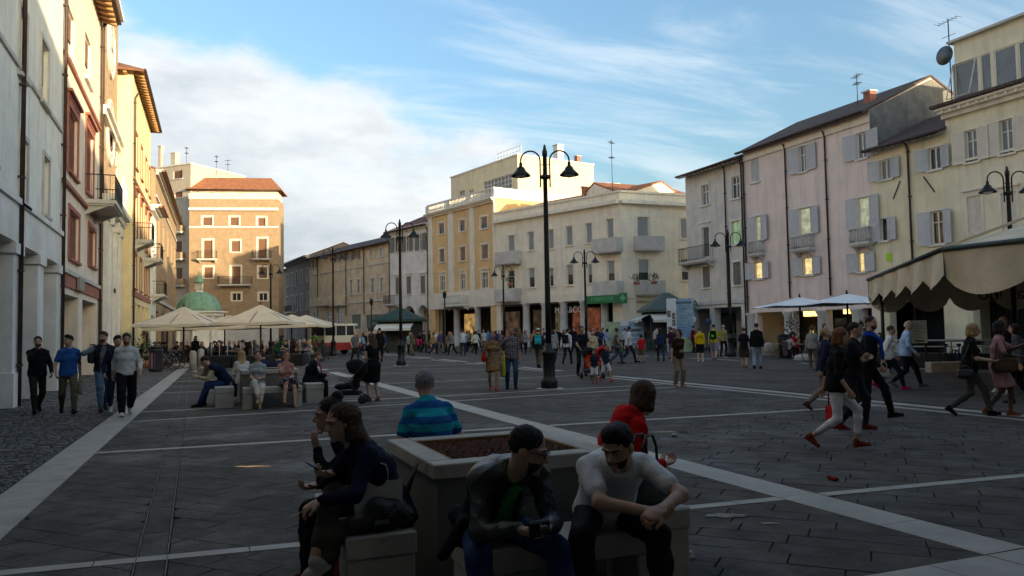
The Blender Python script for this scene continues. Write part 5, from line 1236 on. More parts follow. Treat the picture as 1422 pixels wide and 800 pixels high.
    if beard:
        f = SDF(.012); f.ell(hp_(0, -.012, .028), V3(.079, .099, .095), RT, k=.03); f.ell(hp_(0, .026, -.045), V3(.0595, .0695, .0715), RT, k=.04); f.box(hp_(0, .0, .205), V3(.2, .2, .245), .01, RT, k=.01, op=-1); f.box(hp_(0, -.115, -.05), V3(.2, .1, .2), .01, RT, k=.01, op=-1); f.ell(hp_(0, .1, -.064), V3(.024, .03, .012), RT, k=.004, op=-1)
        emit('beard', f, mat('stubble_'+beard, tuple(.35*a+.65*b for a, b in zip(HAIRC[beard], (.13, .075, .055))), .9, .3, 40, .8, 120, spec=.05), min(vox, .008) if not fine else .005, (.002, 160), parent=bo)
    if fine:
        em = mat('eye_white', (.28, .25, .23), .2, .05, 5, 0, 5); im = mat('iris_dark', (.02, .013, .01), .15, .1, 5, 0, 5)
        for s_ in (-1, 1):
            f = SDF(.002); f.ell(hp_(s_*.032, .0745, .010), (.0115, .0115, .0105), RT); e_ = emit('eye', f, em, .003, parent=bo)
            f = SDF(.002); f.ell(hp_(s_*.032, .0835, .009), (.0060, .004, .0060), RT); emit('iris', f, im, .0018, parent=bo)
            f = SDF(.004); f.cap(hp_(s_*.014, .096, .030), hp_(s_*.052, .078, .030), .0045, .003); emit('eyebrow', f, mat('hair_'+hair[1], HAIRC[hair[1]]), .0025, parent=bo)
    if not fine and dist < 26:
        for s_ in (-1, 1):
            f = SDF(.004); f.ell(hp_(s_*.031, .086, .010), V3(.013, .010, .007)*hk, RT); f.cap(hp_(s_*.014, .090, .028), hp_(s_*.050, .074, .028), .0055, .004); emit('eye', f, mat('eye_brow_dark', (.05, .03, .022), .6, .1, 5, 0, 5), .006, parent=bo)  # dark brown patch for each eye and its brow
        f = SDF(.004); f.ell(hp_(0, .088, -.062), V3(.024, .010, .007)*hk, RT); emit('mouth', f, mat('lip', (.26, .10, .08), .6, .1, 5, 0, 5), .006, parent=bo)
    if glasses:
        m_ = MB(); fr = []
        for s_ in (-1, 1):
            c = hp_(s_*.033, .102, .008); pts = [(c+Rh@V3(.026*math.cos(a), 0, .019*math.sin(a)))*k for a in np.linspace(0, 6.28, 13)[:-1]]
            mm = MB(); mm.tube(pts, .0022*k, 5, closed=True); mm.tube([(hp_(s_*.058, .098, .012))*k, hp_(s_*.08, -.01, .005)*k], .002*k, 5); mm.build('glasses', IRON, bo)
    if hat:
        f = SDF(.01); f.ell(hp_(0, -.012, .062), V3(.089, .105, .075), RT); f.box(hp_(0, .11, .05), V3(.06, .055, .006), .005, RT, k=.01); f.ell(hp_(0, 0, -.05), V3(.2, .2, .085), RT, k=.004, op=-1); emit('cap', f, hat, min(vox, .014), parent=bo)
    fig = Fig(); fig.root, fig.J, fig.k, fig.M = root, J, k, rotz(R(face)); fig.loc = V3(*loc); fig.hands = hands
    fig.w = lambda p: fig.loc+fig.M@(np.asarray(p)*k)
    return fig
def cam_face(px_, a):                         # a: 0 facing away from the camera, 180 towards it, 90 to the picture's right
    d = ray(px_, 460); return math.degrees(math.atan2(-d[0], d[1]))-a
def at_px(px_, py_, h, a, pose, **kw):
    g_ = gp(px_, py_); return person((g_[0], g_[1], 0), cam_face(px_, a), h, pose, **kw)
# ================================================================ things in the square
CONC = mat('bench_concrete', (.40, .37, .32), .75, .14, 2.2, .35, 30, kind='stone')
CONC_D = mat('planter_panel', (.16, .15, .135), .8, .15, 2, .3, 30, kind='stone')
SOIL = mat('lava_gravel', (.15, .065, .045), .95, .4, 18, .8, 60)
def bench(x0, x1, y0, y1, label, zt=.48):
    t = thing('stone_bench', label, 'bench', ((x0+x1)/2, (y0+y1)/2, 0)); w, l = (x1-x0)/2, (y1-y0)/2; th = .13
    m_ = MB(); m_.bbox(-w, w, -l, l, zt-th, zt, .012); m_.build('seat_slab', CONC, t)
    if w < l: ends = [(-w+.012, w-.012, -l+.01, -l+.36), (-w+.012, w-.012, l-.36, l-.01)]
    else: ends = [(-w+.01, -w+.2, -l+.012, l-.012), (w-.2, w-.01, -l+.012, l-.012)]
    for e in ends: m_ = MB(); m_.bbox(*e, 0, zt-th-.006, .01); m_.build('support_block', CONC, t)
    return t
def planter(cx, cy, who):
    t = thing('planter', 'square concrete planter of bare red gravel '+who, 'planter', (cx, cy, 0)); a = .66; h = .85; rim = .17
    for k in range(4):
        q = rotz(k*math.pi/2); xf = lambda p, q=q: q@V3(*p)
        m_ = MB(xf); m_.box(-a+.03, a-.03-.03, -a+.03, -a+.06, 0, h-.09); m_.build('side_panel', CONC_D, t)
        m_ = MB(xf); m_.bbox(-a, a-rim-.005, -a, -a+rim, h-.09, h, .008); m_.build('rim_stone', CONC, t)
        m_ = MB(xf); m_.box(-a+rim, a-rim, -a+rim-.004, -a+rim+.02, h-.45, h-.005); m_.build('inner_lining', mat('rust_lining', (.22, .13, .05), .85, .3, 3, .3, 20), t)
    rg = random.Random(int(cx*10)); n = 28; s_ = a-rim+.01; vs = []; fs = []
    for j in range(n+1):
        for i in range(n+1): vs.append((-s_+2*s_*i/n, -s_+2*s_*j/n, h-.055+rg.uniform(-.02, .02)))
    for j in range(n):
        for i in range(n): fs.append((j*(n+1)+i, j*(n+1)+i+1, (j+1)*(n+1)+i+1, (j+1)*(n+1)+i))
    m_ = MB(); m_.add(vs, fs); m_.build('gravel_bed', SOIL, t, kind='stuff')
    m_ = MB()
    for _ in range(700):
        x, y = rg.uniform(-s_+.03, s_-.03), rg.uniform(-s_+.03, s_-.03); r = rg.uniform(.012, .03); z = h-.042
        m_.add([(x+r, y, z), (x-r*.6, y+r*.8, z), (x-r*.6, y-r*.8, z), (x+rg.uniform(-.4, .4)*r, y, z+r), (x, y, z-r)], [(0, 1, 3), (1, 2, 3), (2, 0, 3), (1, 0, 4), (2, 1, 4), (0, 2, 4)])
    m_.build('gravel_stones', SOIL, t, kind='stuff'); return t
FC = (2.07, 5.48); MC = (1.68, 20.15)
planter(*FC, 'with the white polo man leaning in front')
planter(*MC, 'behind the woman in white trousers')
bench(.84, 1.27, 4.72, 6.15, 'stone bench holding the black handbag and white paper bag'); bench(1.42, 2.66, 4.1, 4.52, 'stone bench under the leather jacket man and polo man')
bench(2.70, 3.12, 4.5, 5.95, 'stone bench under the woman in the red hoodie'); bench(1.4, 2.75, 6.32, 6.74, 'stone bench under the man in the striped turquoise shirt')
bench(MC[0]-1.25, MC[0]-.82, MC[1]-.72, MC[1]+.7, 'stone bench under the man in the navy varsity jacket'); bench(MC[0]-.66, MC[0]+.66, MC[1]-1.34, MC[1]-.92, 'stone bench under the two women resting side by side')
bench(MC[0]+.82, MC[0]+1.25, MC[1]-.72, MC[1]+.7, 'stone bench under the old woman in the black coat'); bench(MC[0]-.66, MC[0]+.66, MC[1]+.85, MC[1]+1.28, 'stone bench under the blonde woman facing the parasols')

# street lamps
LAMP = mat('lamp_cast_iron', (.016, .017, .018), .45, .2, 6, .15, 40, .5)
BULB = mat('lamp_glass', (.55, .55, .52), .3, .05, 5, 0, 5)
def lamp(loc, h, rz, label, arms=2, base=True):
    t = thing('street_lamp', label, 'street lamp', loc, rz, 'double arm street lamps' if arms == 2 else None)
    m_ = MB(); m_.lathe([(.24, 0), (.24, .22), (.21, .28), (.17, .34), (.17, .95), (.20, 1.0), (.20, 1.06), (.12, 1.12), (.10, 1.3)], 16); m_.build('base', LAMP, t)
    m_ = MB(); m_.lathe([(.085, 1.25), (.08, 2.5), (.072, h*.6), (.062, h-.3), (.075, h-.28), (.075, h-.15), (.05, h-.1), (.03, h+.02), (.0, h+.06)], 12); m_.build('pole', LAMP, t)
    m_ = MB(); m_.lathe([(.06, h-.98), (.13, h-.95), (.13, h-.86), (.06, h-.82)], 12); m_.build('collar', LAMP, t)
    for s_ in (-1, 1)[:arms]:
        pts = [(.14*s_, 0, h-1.2), (.14*s_, 0, h-.45)]+[(s_*(.42-.28*math.cos(a)), 0, h-.42+.28*math.sin(a)) for a in np.linspace(0, math.pi, 12)]+[(s_*.70, 0, h-.5)]
        m_ = MB(); m_.tube(pts, .024, 8); m_.tube([(0, 0, h-.9), (.14*s_, 0, h-.9)], .018, 6); m_.tube([(0, 0, h-.55), (.14*s_, 0, h-.55)], .014, 6); m_.build('arm', LAMP, t)
        m_ = MB(); c = (.70*s_, 0); z = h-.48; m_.lathe([(.0, z+.02), (.045, z), (.05, z-.1), (.11, z-.15), (.14, z-.22), (.28, z-.36), (.285, z-.39), (.27, z-.385), (.12, z-.24), (.0, z-.2)], 18, c); o = m_.build('lamp_shade', LAMP, t)
        m_ = MB(); m_.lathe([(.17, z-.34), (.15, z-.40), (.08, z-.44), (0, z-.45)], 14, c); m_.build('bulb', BULB, o)
    if base:
        m_ = MB(); m_.lathe([(.40, .003), (.40, .015), (.36, .02), (.25, .02)], 24); m_.build('stone_collar', M_BAND, t)
    return t
LAB = 'double arm street lamp with bell shades '
cz = math.atan2(-.378, .926)
for (x, y, d, h, s_) in [(763, 540, None, 7.0, 'beside the family with the stroller'), (557, 508, None, 7.35, 'behind the woman in the black dress'), (463, 495, None, 8.0, 'in front of the tourist road train'), (376, 0, 62, 7.4, 'behind the cream parasols'),
                         (700, 0, 62, 6.9, 'before the orange building'), (814, 0, 51, 6.9, 'before the cream arcade'), (1015, 0, 42, 6.9, 'before the grey house'), (1410, 0, 26.6, 7.0, 'rising behind the scalloped awning')]:
    p = gp(x, y) if d is None else ground_at(x, d); lamp((p[0], p[1], 0), h, cz, LAB+s_)
def lantern(loc, h, label):
    t = thing('lantern_post', label, 'lamp post', loc); m_ = MB(); m_.lathe([(.16, 0), (.16, .5), (.08, .6), (.05, h-.6), (.04, h-.5)], 12); m_.build('post', LAMP, t)
    m_ = MB(); m_.lathe([(.10, h-.5), (.17, h-.15), (.19, h-.13), (.10, h), (.03, h+.1), (0, h+.12)], 6, smooth=False); m_.build('lantern_head', LAMP, t)
p = ground_at(618, 62); lantern((p[0], p[1], 0), 4.8, 'small lantern post by the orange building arcade'); p = ground_at(516, 66); lantern((p[0], p[1], 0), 4.5, 'small lantern post by the long ochre building')

# parasols
CREAM = mat('parasol_cream', (.66, .57, .43), .85, .06, 2, .15, 12); WHITEC = mat('parasol_white', (.78, .79, .79), .85, .06, 2, .15, 12); WOODP = mat('parasol_wood', (.11, .06, .03), .6, .2, 5, .2, 20)
def parasol(loc, half, ze, za, mt, label, rz=0, pole=WOODP, group=None, valance=.0, thick=.10):
    t = thing('parasol', label, 'parasol', loc, rz, group); n = 6; vs = []; fs = []
    P = []
    for k in range(4):
        a, b_ = [(-1, -1), (1, -1), (1, 1), (-1, 1)][k], [(1, -1), (1, 1), (-1, 1), (-1, -1)][k]
        for i in range(4): f = i/4; P.append((a[0]+(b_[0]-a[0])*f, a[1]+(b_[1]-a[1])*f, -.05*math.sin(f*math.pi)))
    N_ = len(P)
    for lv in range(5):
        f = lv/4
        for (x, y, s_) in P: vs.append((x*half*(1-f)*1, y*half*(1-f), ze+(za-ze)*f-.10*math.sin(f*math.pi)*(za-ze)+s_*(1-f)))
    for lv in range(4):
        for i in range(N_): fs.append((lv*N_+i, lv*N_+(i+1) % N_, (lv+1)*N_+(i+1) % N_, (lv+1)*N_+i))
    if valance:
        o_ = len(vs); vs += [(x*half*1.004, y*half*1.004, ze-valance+s_) for x, y, s_ in P]; fs += [(o_+i, o_+(i+1) % N_, (i+1) % N_, i) for i in range(N_)]
    m_ = MB(); m_.add(vs, fs); m_.build('canopy', mt, t)
    m_ = MB(); m_.lathe([(.055, 0), (.05, za-.05), (.07, za), (.03, za+.18), (0, za+.2)], 10); m_.build('pole', pole, t)
    m_ = MB(); m_.bbox(-.45, .45, -.45, .45, 0, .1, .01); m_.build('base', GREY_ST, t)
    for (x, y) in ((-1, -1), (1, -1), (1, 1), (-1, 1), (0, -1), (1, 0), (0, 1), (-1, 0)):
        m_ = MB(); m_.tube([(x*.03, y*.03, za-.14), (x*half*.98, y*half*.98, ze-.05)], .018, 5); m_.build('rib', pole, t)
    return t
PG = None
for x, d, hf, ze, za, s_ in [(255, 45, 2.02, 2.38, 3.4, 'with the stone bollards before it'), (362, 45.5, 2.08, 2.42, 3.45, 'beside the woman with the curly dark hair'), (232, 55, 2.0, 2.25, 3.0, 'behind the parasol near the bollards, above the parked bicycles'), (312, 54, 2.2, 2.25, 3.0, 'low behind the gap between the two front cream parasols'), (405, 54, 2.3, 2.3, 3.05, 'nearest the tourist road train'), (425, 58, 2.0, 2.4, 3.1, 'tucked behind the one by the road train')]:
    p = ground_at(x, d); parasol((p[0], p[1], 0), hf, ze, za, CREAM, 'square cream cafe parasol '+s_, math.radians(-22), valance=.16)
for x, d, hf, s_ in [(1112, 41, 2.0, 'by the grey house'), (1178, 37.5, 2.0, 'by the beige scalloped awning')]:
    p = ground_at(x, d); parasol((p[0], p[1], 0), hf, 2.68, 3.15, WHITEC, 'square white cafe parasol '+s_, math.radians(-22), pole=IRON)

# little domed temple
p = ground_at(276, 73); t = thing('domed_temple', 'small octagonal stone temple with a green copper dome', 'temple', (p[0], p[1], 0), R(10))
m_ = MB(); m_.lathe([(2.55, 0), (2.55, .4), (2.4, .5), (2.4, 3.55)], 8, smooth=False, a0=R(22.5), a1=R(22.5)+2*math.pi); m_.build('drum', WHITE_ST, t)
for i in range(8):
    a = R(22.5)+i*math.pi/4; m_ = MB(); m_.lathe([(.3, .5), (.24, .7), (.22, 3.1), (.32, 3.4), (.32, 3.55)], 10, (2.42*math.cos(a), 2.42*math.sin(a))); m_.build('column', WHITE_ST, t)
m_ = MB(); m_.lathe([(2.5, 3.55), (2.75, 3.7), (2.75, 3.9), (3.0, 4.0), (3.0, 4.1), (2.3, 4.18)], 8, smooth=False, a0=R(22.5), a1=R(22.5)+2*math.pi); m_.build('cornice', WHITE_ST, t)
COPPER = mat('green_copper', (.20, .36, .25), .6, .15, 2.5, .2, 15)
m_ = MB(); m_.lathe([(2.25*math.cos(a), 4.15+1.95*math.sin(a)) for a in np.linspace(0, 1.38, 10)], 24); dm = m_.build('dome', COPPER, t)
for i in range(8):
    a = i*math.pi/4; m_ = MB(); m_.tube([(2.27*math.cos(q)*math.cos(a), 2.27*math.cos(q)*math.sin(a), 4.15+1.97*math.sin(q)) for q in np.linspace(0, 1.38, 8)], .05, 5); m_.build('rib', COPPER, dm)
m_ = MB(); m_.lathe([(.5, 6.0), (.5, 6.15), (.42, 6.2)], 8, smooth=False); m_.build('lantern_base', WHITE_ST, t)
for i in range(8): a = i*math.pi/4; m_ = MB(); m_.lathe([(.07, 6.2), (.06, 7.0)], 6, (.38*math.cos(a), .38*math.sin(a))); m_.build('lantern_column', WHITE_ST, t)
m_ = MB(); m_.lathe([(.52, 7.0), (.52, 7.1), (.45, 7.15), (.40, 7.4), (.22, 7.65), (.05, 7.8), (.04, 8.1), (0, 8.15)], 12); m_.build('lantern_dome', COPPER, t); t.scale = (.88, .88, .95)

# kiosks
def kiosk(px_, d, w, hh, roof, label, rz, name='kiosk', awn=True, rise=1.0):
    p = ground_at(px_, d); t = thing(name, label, 'kiosk', (p[0], p[1], 0), rz); a = w/2
    for s_ in range(4):
        q = rotz(s_*math.pi/2); m_ = MB(lambda pp, q=q: q@V3(*pp)); m_.box(-a, a, -a, -a+.06, 0, .9); m_.box(-a, -a+.1, -a, -a+.1, .9, hh); m_.build('counter_panel', mat('kiosk_dark', (.03, .045, .04), .5), t)
        if awn and s_ in (0, 3):
            m_ = MB(lambda pp, q=q: q@V3(*pp)); m_.add([(-a, -a, hh-.35), (a, -a, hh-.35), (a, -a-.9, hh-.75), (-a, -a-.9, hh-.75), (a, -a-.9, hh-.95), (-a, -a-.9, hh-.95)], [(0, 1, 2, 3), (3, 2, 4, 5)]); m_.build('awning', paint('#c9c9c2', .8), t)
    m_ = MB(); m_.box(-a+.1, a-.1, -a+.1, a-.1, 0, hh-.1); m_.build('interior', DARKIN, t)
    m_ = MB(); m_.add([(-a-.3, -a-.3, hh), (a+.3, -a-.3, hh), (a+.3, a+.3, hh), (-a-.3, a+.3, hh), (-.2, -.2, hh+rise), (.2, -.2, hh+rise), (.2, .2, hh+rise), (-.2, .2, hh+rise)], [(0, 1, 5, 4), (1, 2, 6, 5), (2, 3, 7, 6), (3, 0, 4, 7), (4, 5, 6, 7), (3, 2, 1, 0)]); m_.build('roof', roof, t)
    m_ = MB(); m_.box(-a-.32, a+.32, -a-.32, a+.32, hh-.18, hh-.01); m_.build('fascia', roof, t); return t
kiosk(556, 68, 3.2, 2.75, mat('dark_green_canvas', (.02, .05, .04), .7), 'market kiosk with a dark green canvas roof and white awnings', R(-30))
ks = kiosk(926, 58, 3.1, 3.0, mat('green_metal_roof', (.07, .10, .09), .5, .1, 3, .2, 20), 'newsstand with a ribbed green metal roof and small white awnings', R(-20), 'newsstand', rise=1.25)
p = ground_at(955, 58); t = thing('shop_sign', 'green lettered sign above the newsstand', 'sign', (p[0], p[1], 3.35), -math.atan2(.378, .926)); o = link('lettering', text_mesh('A EA', .85, .03), t, mat('letter_dkgreen', (.015, .07, .05), .5)); o.rotation_euler = (R(90), 0, 0)
m_ = MB(); m_.box(-1.2, 1.2, .05, .09, -.42, -.36); m_.box(-1.0, -.94, .05, .09, -.4, -.36); m_.tube([(0, .07, -.4), (0, .07, -3.3)], .04, 6); m_.build('frame', IRON, t)

# tourist road train
p = gp(470, 492); t = thing('road_train', 'cream tourist road train with red skirts and dark windows', 'road train', (p[0], p[1], 0), R(-62))
TR = mat('train_cream', (.62, .56, .44), .4, .06, 3, .05, 10); TRR = mat('train_red', (.30, .035, .03), .4, .1, 3, .05, 10)
m_ = MB(); m_.box(-.85, .85, -2.0, .9, .95, 1.5); m_.box(-.85, .85, .9, 1.9, .95, 1.25); m_.build('body', TR, t)
m_ = MB(); m_.box(-.88, .88, -2.05, 1.95, .35, .95); m_.build('skirt', TRR, t)
for s_ in (-1, 1):
    for y in (-2.0, -.95, .05, .85): m_ = MB(); m_.box(s_*.85-.05, s_*.85+.05, y, y+.08, 1.5, 2.25); m_.build('pillar', TR, t)
    for y0, y1 in ((-1.92, -.95), (-.87, .05), (.13, .85)): m_ = MB(); m_.box(s_*.83-.01, s_*.83+.01, y0, y1, 1.5, 2.25); m_.build('side_window', GLASS, t)
    for y in (-1.4, 1.2): m_ = MB(lambda q, s_=s_, y=y: (s_*.8+q[2]*s_, y+q[0], .36+q[1])); m_.lathe([(.0, -.1), (.36, -.1), (.36, .1), (.2, .12), (0, .12)], 18); m_.build('wheel', mat('tyre', (.02, .02, .02), .8), t)
m_ = MB(); m_.box(-.82, .82, .9, .93, 1.5, 2.25); m_.build('windscreen', GLASS, t); m_ = MB(); m_.box(-.82, .82, -2.0, -1.97, 1.5, 2.25); m_.build('rear_window', GLASS, t)
m_ = MB(); m_.bbox(-.98, .98, -2.15, 1.2, 2.25, 2.42, .06); m_.build('roof', TR, t); m_ = MB(); m_.lathe([(.45, 1.25), (.42, 1.5), (.3, 1.62), (0, 1.66)], 16, (0, 1.45)); m_.build('bonnet', TRR, t)
m_ = MB(); m_.box(-.86, .86, 1.95, 2.0, .95, 1.02); m_.build('bumper', TR, t)
for s_ in (-.55, .55): m_ = MB(lambda q, s_=s_: (s_+q[0], 1.96+q[2], .75+q[1])); m_.lathe([(.12, 0), (.12, .05), (0, .06)], 12); m_.build('headlight', BULB, t)

# bollards, bins, panels
BOL = mat('bollard_stone', (.40, .37, .32), .75, .15, 4, .3, 30, kind='stone')
def bollard(px_, py_, r, h, label, dome=False):
    p = gp(px_, py_); t = thing('bollard', label, 'bollard', (p[0], p[1], 0)); m_ = MB()
    if dome: m_.lathe([(r, 0)]+[(r*math.cos(a), h*.45+h*.55*math.sin(a)) for a in np.linspace(0, 1.57, 8)], 18)
    else: m_.lathe([(r, 0), (r, h*.82), (r*.95, h*.88)]+[(r*.95*math.cos(a), h*.88+h*.12*math.sin(a)) for a in np.linspace(.2, 1.57, 5)], 18)
    m_.build('shaft', BOL, t); m_ = MB(); m_.lathe([(r+.03, 0.002), (r+.03, .05), (r, .06)], 18); m_.build('foot', BOL, t)
bollard(268, 517, .16, 1.0, 'stone bollard beside the seated man in the varsity jacket'); bollard(279, 512, .16, 1.02, 'stone bollard half hidden behind another bollard near the parasols')
bollard(1008, 492, .38, .75, 'white domed stone bollard behind the runners in yellow', True); bollard(1068, 493, .36, .72, 'white domed stone bollard behind the woman in the patterned skirt', True); bollard(1118, 500, .5, .3, 'low white stone block behind the woman in the grey jacket', True)
def bin_(px_, py_, label):
    p = gp(px_, py_); t = thing('litter_bin', label, 'bin', (p[0], p[1], 0), math.atan2(-.378, .926)); m_ = MB(); m_.lathe([(.30, 0), (.31, .1), (.31, .95), (.36, 1.0), (.36, 1.08)], 20); m_.build('drum', mat('bin_grey', (.03, .032, .036), .5), t); m_ = MB(); m_.lathe([(.34, 1.08), (.30, 1.2), (.0, 1.22)], 20); m_.build('lid', LAMP, t)
    for k, c in enumerate(('#a8782a', '#8d95a8', '#6a2a5a')): m_ = MB(); m_.lathe([(.318, .15), (.318, .9)], 3, a0=R(-125+k*22), a1=R(-112+k*22)); m_.build('colour_strip', paint(c), t)
bin_(1090, 497, 'grey recycling bin with orange and white strips beside the cafe chairs'); bin_(216, 516, 'grey recycling bin with coloured strips near the parked bicycles')
def panel(px_, py_, w, z0, z1, mats, label, name='information_panel', rz=None, legs=True):
    p = gp(px_, py_); t = thing(name, label, 'panel', (p[0], p[1], 0), math.atan2(-.378, .926) if rz is None else rz)
    m_ = MB(); m_.box(-w/2, w/2, -.04, .04, z0, z1); m_.build('board', mats[0], t)
    if legs:
        for s_ in (-1, 1): m_ = MB(); m_.box(s_*w*.42-.03, s_*w*.42+.03, -.03, .03, 0, z0); m_.build('leg', IRON, t)
    return t
MAPB = mat('map_blue', (.24, .36, .46), .5, .2, 3, 0, 5); MAPG = mat('map_green', (.33, .42, .24), .5, .3, 2.5, 0, 5); MAPW = mat('map_white', (.62, .64, .64), .6, .08, 3, 0, 5); INK = mat('print_ink', (.10, .14, .22), .6, .1, 3, 0, 5); PHOTO = mat('print_photo', (.16, .14, .13), .6, .9, 9, 0, 5)
t = panel(868, 487, 2.9, .35, 2.15, [MAPB], 'wide blue and green map board behind the man in the white t-shirt')
m_ = MB(); m_.box(-1.43, -.35, -.052, -.041, .4, 2.12); m_.build('green_map', MAPG, t); m_ = MB(); m_.box(-.3, .3, -.054, -.041, 1.85, 2.3); m_.build('notice', MAPW, t)
for z in (.6, .95, 1.3, 1.65): m_ = MB(); m_.box(-.2, 1.3, -.047, -.041, z, z+.06); m_.build('printed_band', MAPW, t)
m_ = MB(); m_.box(.0, 1.2, -.05, -.041, 1.4, 1.6); m_.build('picture', INK, t)
t = panel(946, 490, 1.75, .05, 3.55, [MAPB], 'tall pale blue event totem with white portrait strip and green foot', 'event_totem', legs=False)
m_ = MB(); m_.box(-.88, -.27, -.055, -.041, .05, 3.56); m_.build('white_strip', MAPW, t); m_ = MB(); m_.box(-.25, .85, -.053, -.041, .1, 1.0); m_.build('green_field', MAPG, t); m_ = MB(); m_.box(-.25, .85, -.049, -.041, 1.0, 1.9); m_.build('blue_field', mat('map_deepblue', (.17, .30, .47), .5, .1, 3, 0, 5), t)
for i, (x, z) in enumerate([(-.75, 2.35), (-.45, 2.2), (-.45, 1.75), (-.72, 1.3), (-.45, 1.2), (-.45, .7)]): m_ = MB(); m_.box(x-.1, x+.12, -.062, -.056, z, z+.42); m_.build('portrait', PHOTO, t)
for i in range(14):
    z = 3.05-i*.2; m_ = MB(); m_.box(-.2, .1+.35*((i*37) % 10)/10, -.06, -.054, z, z+.035); m_.build('text_line', INK, t)
m_ = MB(); m_.box(-.1, .75, -.06, -.054, 3.2, 3.36); m_.build('heading', INK, t); m_ = MB(lambda q: (-.17+q[0], -.056+q[2]*-1, 3.28+q[1])); m_.lathe([(.09, 0), (.09, .004), (0, .005)], 16); m_.build('emblem', INK, t)
t = panel(1277, 513, .62, .95, 1.78, [mat('menu_paper', (.78, .75, .62), .6, .06, 3, 0, 5)], 'menu board on a stand by the cafe railing', 'menu_board')
for i in range(11): m_ = MB(); m_.box(-.22, .0+.22*((i*53) % 10)/10, -.048, -.041, 1.64-i*.055, 1.655-i*.055); m_.build('text_line', INK, t)
m_ = MB(); m_.box(-.15, .2, -.048, -.041, 1.0, 1.06); m_.build('picture', PHOTO, t)
p = ground_at(984, 50); t = thing('parking_sign', 'round blue parking disc sign by the grey house', 'sign', (p[0], p[1], 0), math.atan2(-.378, .926)); m_ = MB(lambda q: (q[0], -.03-q[2], 2.0+q[1])); m_.lathe([(.2, 0), (.2, .03), (0, .031)], 20); m_.build('disc', mat('sign_blue', (.03, .05, .14), .5), t); m_ = MB(); m_.tube([(0, 0, 0), (0, 0, 2.3)], .03, 6); m_.build('post', IRON, t)
# striped crowd barriers
for i, x in enumerate((716, 733, 750)):
    p = ground_at(x, 60); t = thing('crowd_barrier', 'low metal barrier with an orange and white striped top rail', 'barrier', (p[0], p[1], 0), R(-40), 'striped barriers before the colonnade'); m_ = MB(); m_.tube([(-.8, 0, .05), (-.8, 0, 1.0), (.8, 0, 1.0), (.8, 0, .05)], .025, 6)
    for k in range(8): q = -.7+k*.2; m_.tube([(q, 0, .25), (q, 0, 1.0)], .012, 5)
    m_.tube([(-.8, 0, .25), (.8, 0, .25)], .02, 6); m_.build('frame', paint('#8a8c8e', .4, .7), t)
    for k in range(7): m_ = MB(); q = -.78+k*.225; m_.box(q, q+.215, -.03, .03, 1.03, 1.2); m_.build('stripe', paint('#d8d4cc' if k % 2 else '#c0502a'), t)

# bicycles
def bicycle(loc, rz, col, label):
    t = thing('bicycle', label, 'bicycle', loc, rz); fm = paint(col, .35)
    for y in (-.52, .52):
        m_ = MB(); m_.tube([(0, y+.33*math.cos(a), .34+.33*math.sin(a)) for a in np.linspace(0, 2*math.pi, 25)[:-1]], .018, 6, closed=True); w_ = m_.build('wheel', mat('tyre', (.02, .02, .02), .8), t)
        m_ = MB()
        for k in range(12): a = k*math.pi/6; m_.tube([(0, y, .34), (0, y+.32*math.cos(a), .34+.32*math.sin(a))], .003, 3)
        m_.build('spokes', paint('#9a9c9e', .3, .8), w_)
    P_ = dict(bb=(0, -.08, .30), st=(0, -.22, .80), hd=(0, .36, .82), rw=(0, -.52, .34), fk=(0, .52, .34), hb=(0, .33, .98))
    m_ = MB()
    for a, b_ in (('bb', 'st'), ('bb', 'hd'), ('st', 'hd'), ('st', 'rw'), ('bb', 'rw'), ('hd', 'fk'), ('hd', 'hb')): m_.tube([P_[a], P_[b_]], .017, 6)
    m_.build('frame', fm, t)
    m_ = MB(); m_.tube([(-.28, .22, 1.0), (-.2, .33, .98), (.2, .33, .98), (.28, .22, 1.0)], .014, 6); m_.build('handlebar', LAMP, t)
    m_ = MB(); m_.lathe([(.02, .80), (.05, .84), (.10, .88), (.08, .91), (0, .92)], 10, (0, -.25)); m_.build('saddle', LAMP, t)
    for q in (((.0, -.08, .3), (.1, .05, .22)), ((.0, -.08, .3), (-.1, -.2, .38))): m_ = MB(); m_.tube(q, .012, 5); m_.build('pedal', LAMP, t)
    m_ = MB(); m_.box(-.15, .15, .45, .75, .85, 1.05) if col == '#30302c' else m_.box(-.06, .06, -.8, -.45, .68, .70); m_.build('carrier', LAMP, t)
for i, (x, y, rz, c, s_) in enumerate([(226, 514, 70, '#5a2020', 'dark red city bicycle by the recycling bin near the parasols'), (235, 513, 60, '#888a8c', 'silver bicycle parked under the parasols'), (243, 512, 75, '#23304a', 'navy bicycle with a covered seat under the parasols'),
        (1318, 512, -70, '#202022', 'black bicycle leaning by the menu board'), (1336, 512, -68, '#1d3f8f', 'blue bicycle leaning at the cafe railing'), (1352, 513, -72, '#30302c', 'black basket bicycle at the cafe railing'), (1232, 512, -66, '#2a2a2a', 'dark bicycle behind the couple in white and light blue'), (598, 489, 80, '#4a1c1c', 'bicycle beside the man in blue shorts'), (616, 488, 85, '#222222', 'black bicycle behind the woman in the striped vest'), (1140, 503, 70, '#333333', 'bicycle behind the woman in the grey jacket')]):
    p = gp(x, y); bicycle((p[0], p[1], 0), R(rz), c, s_)

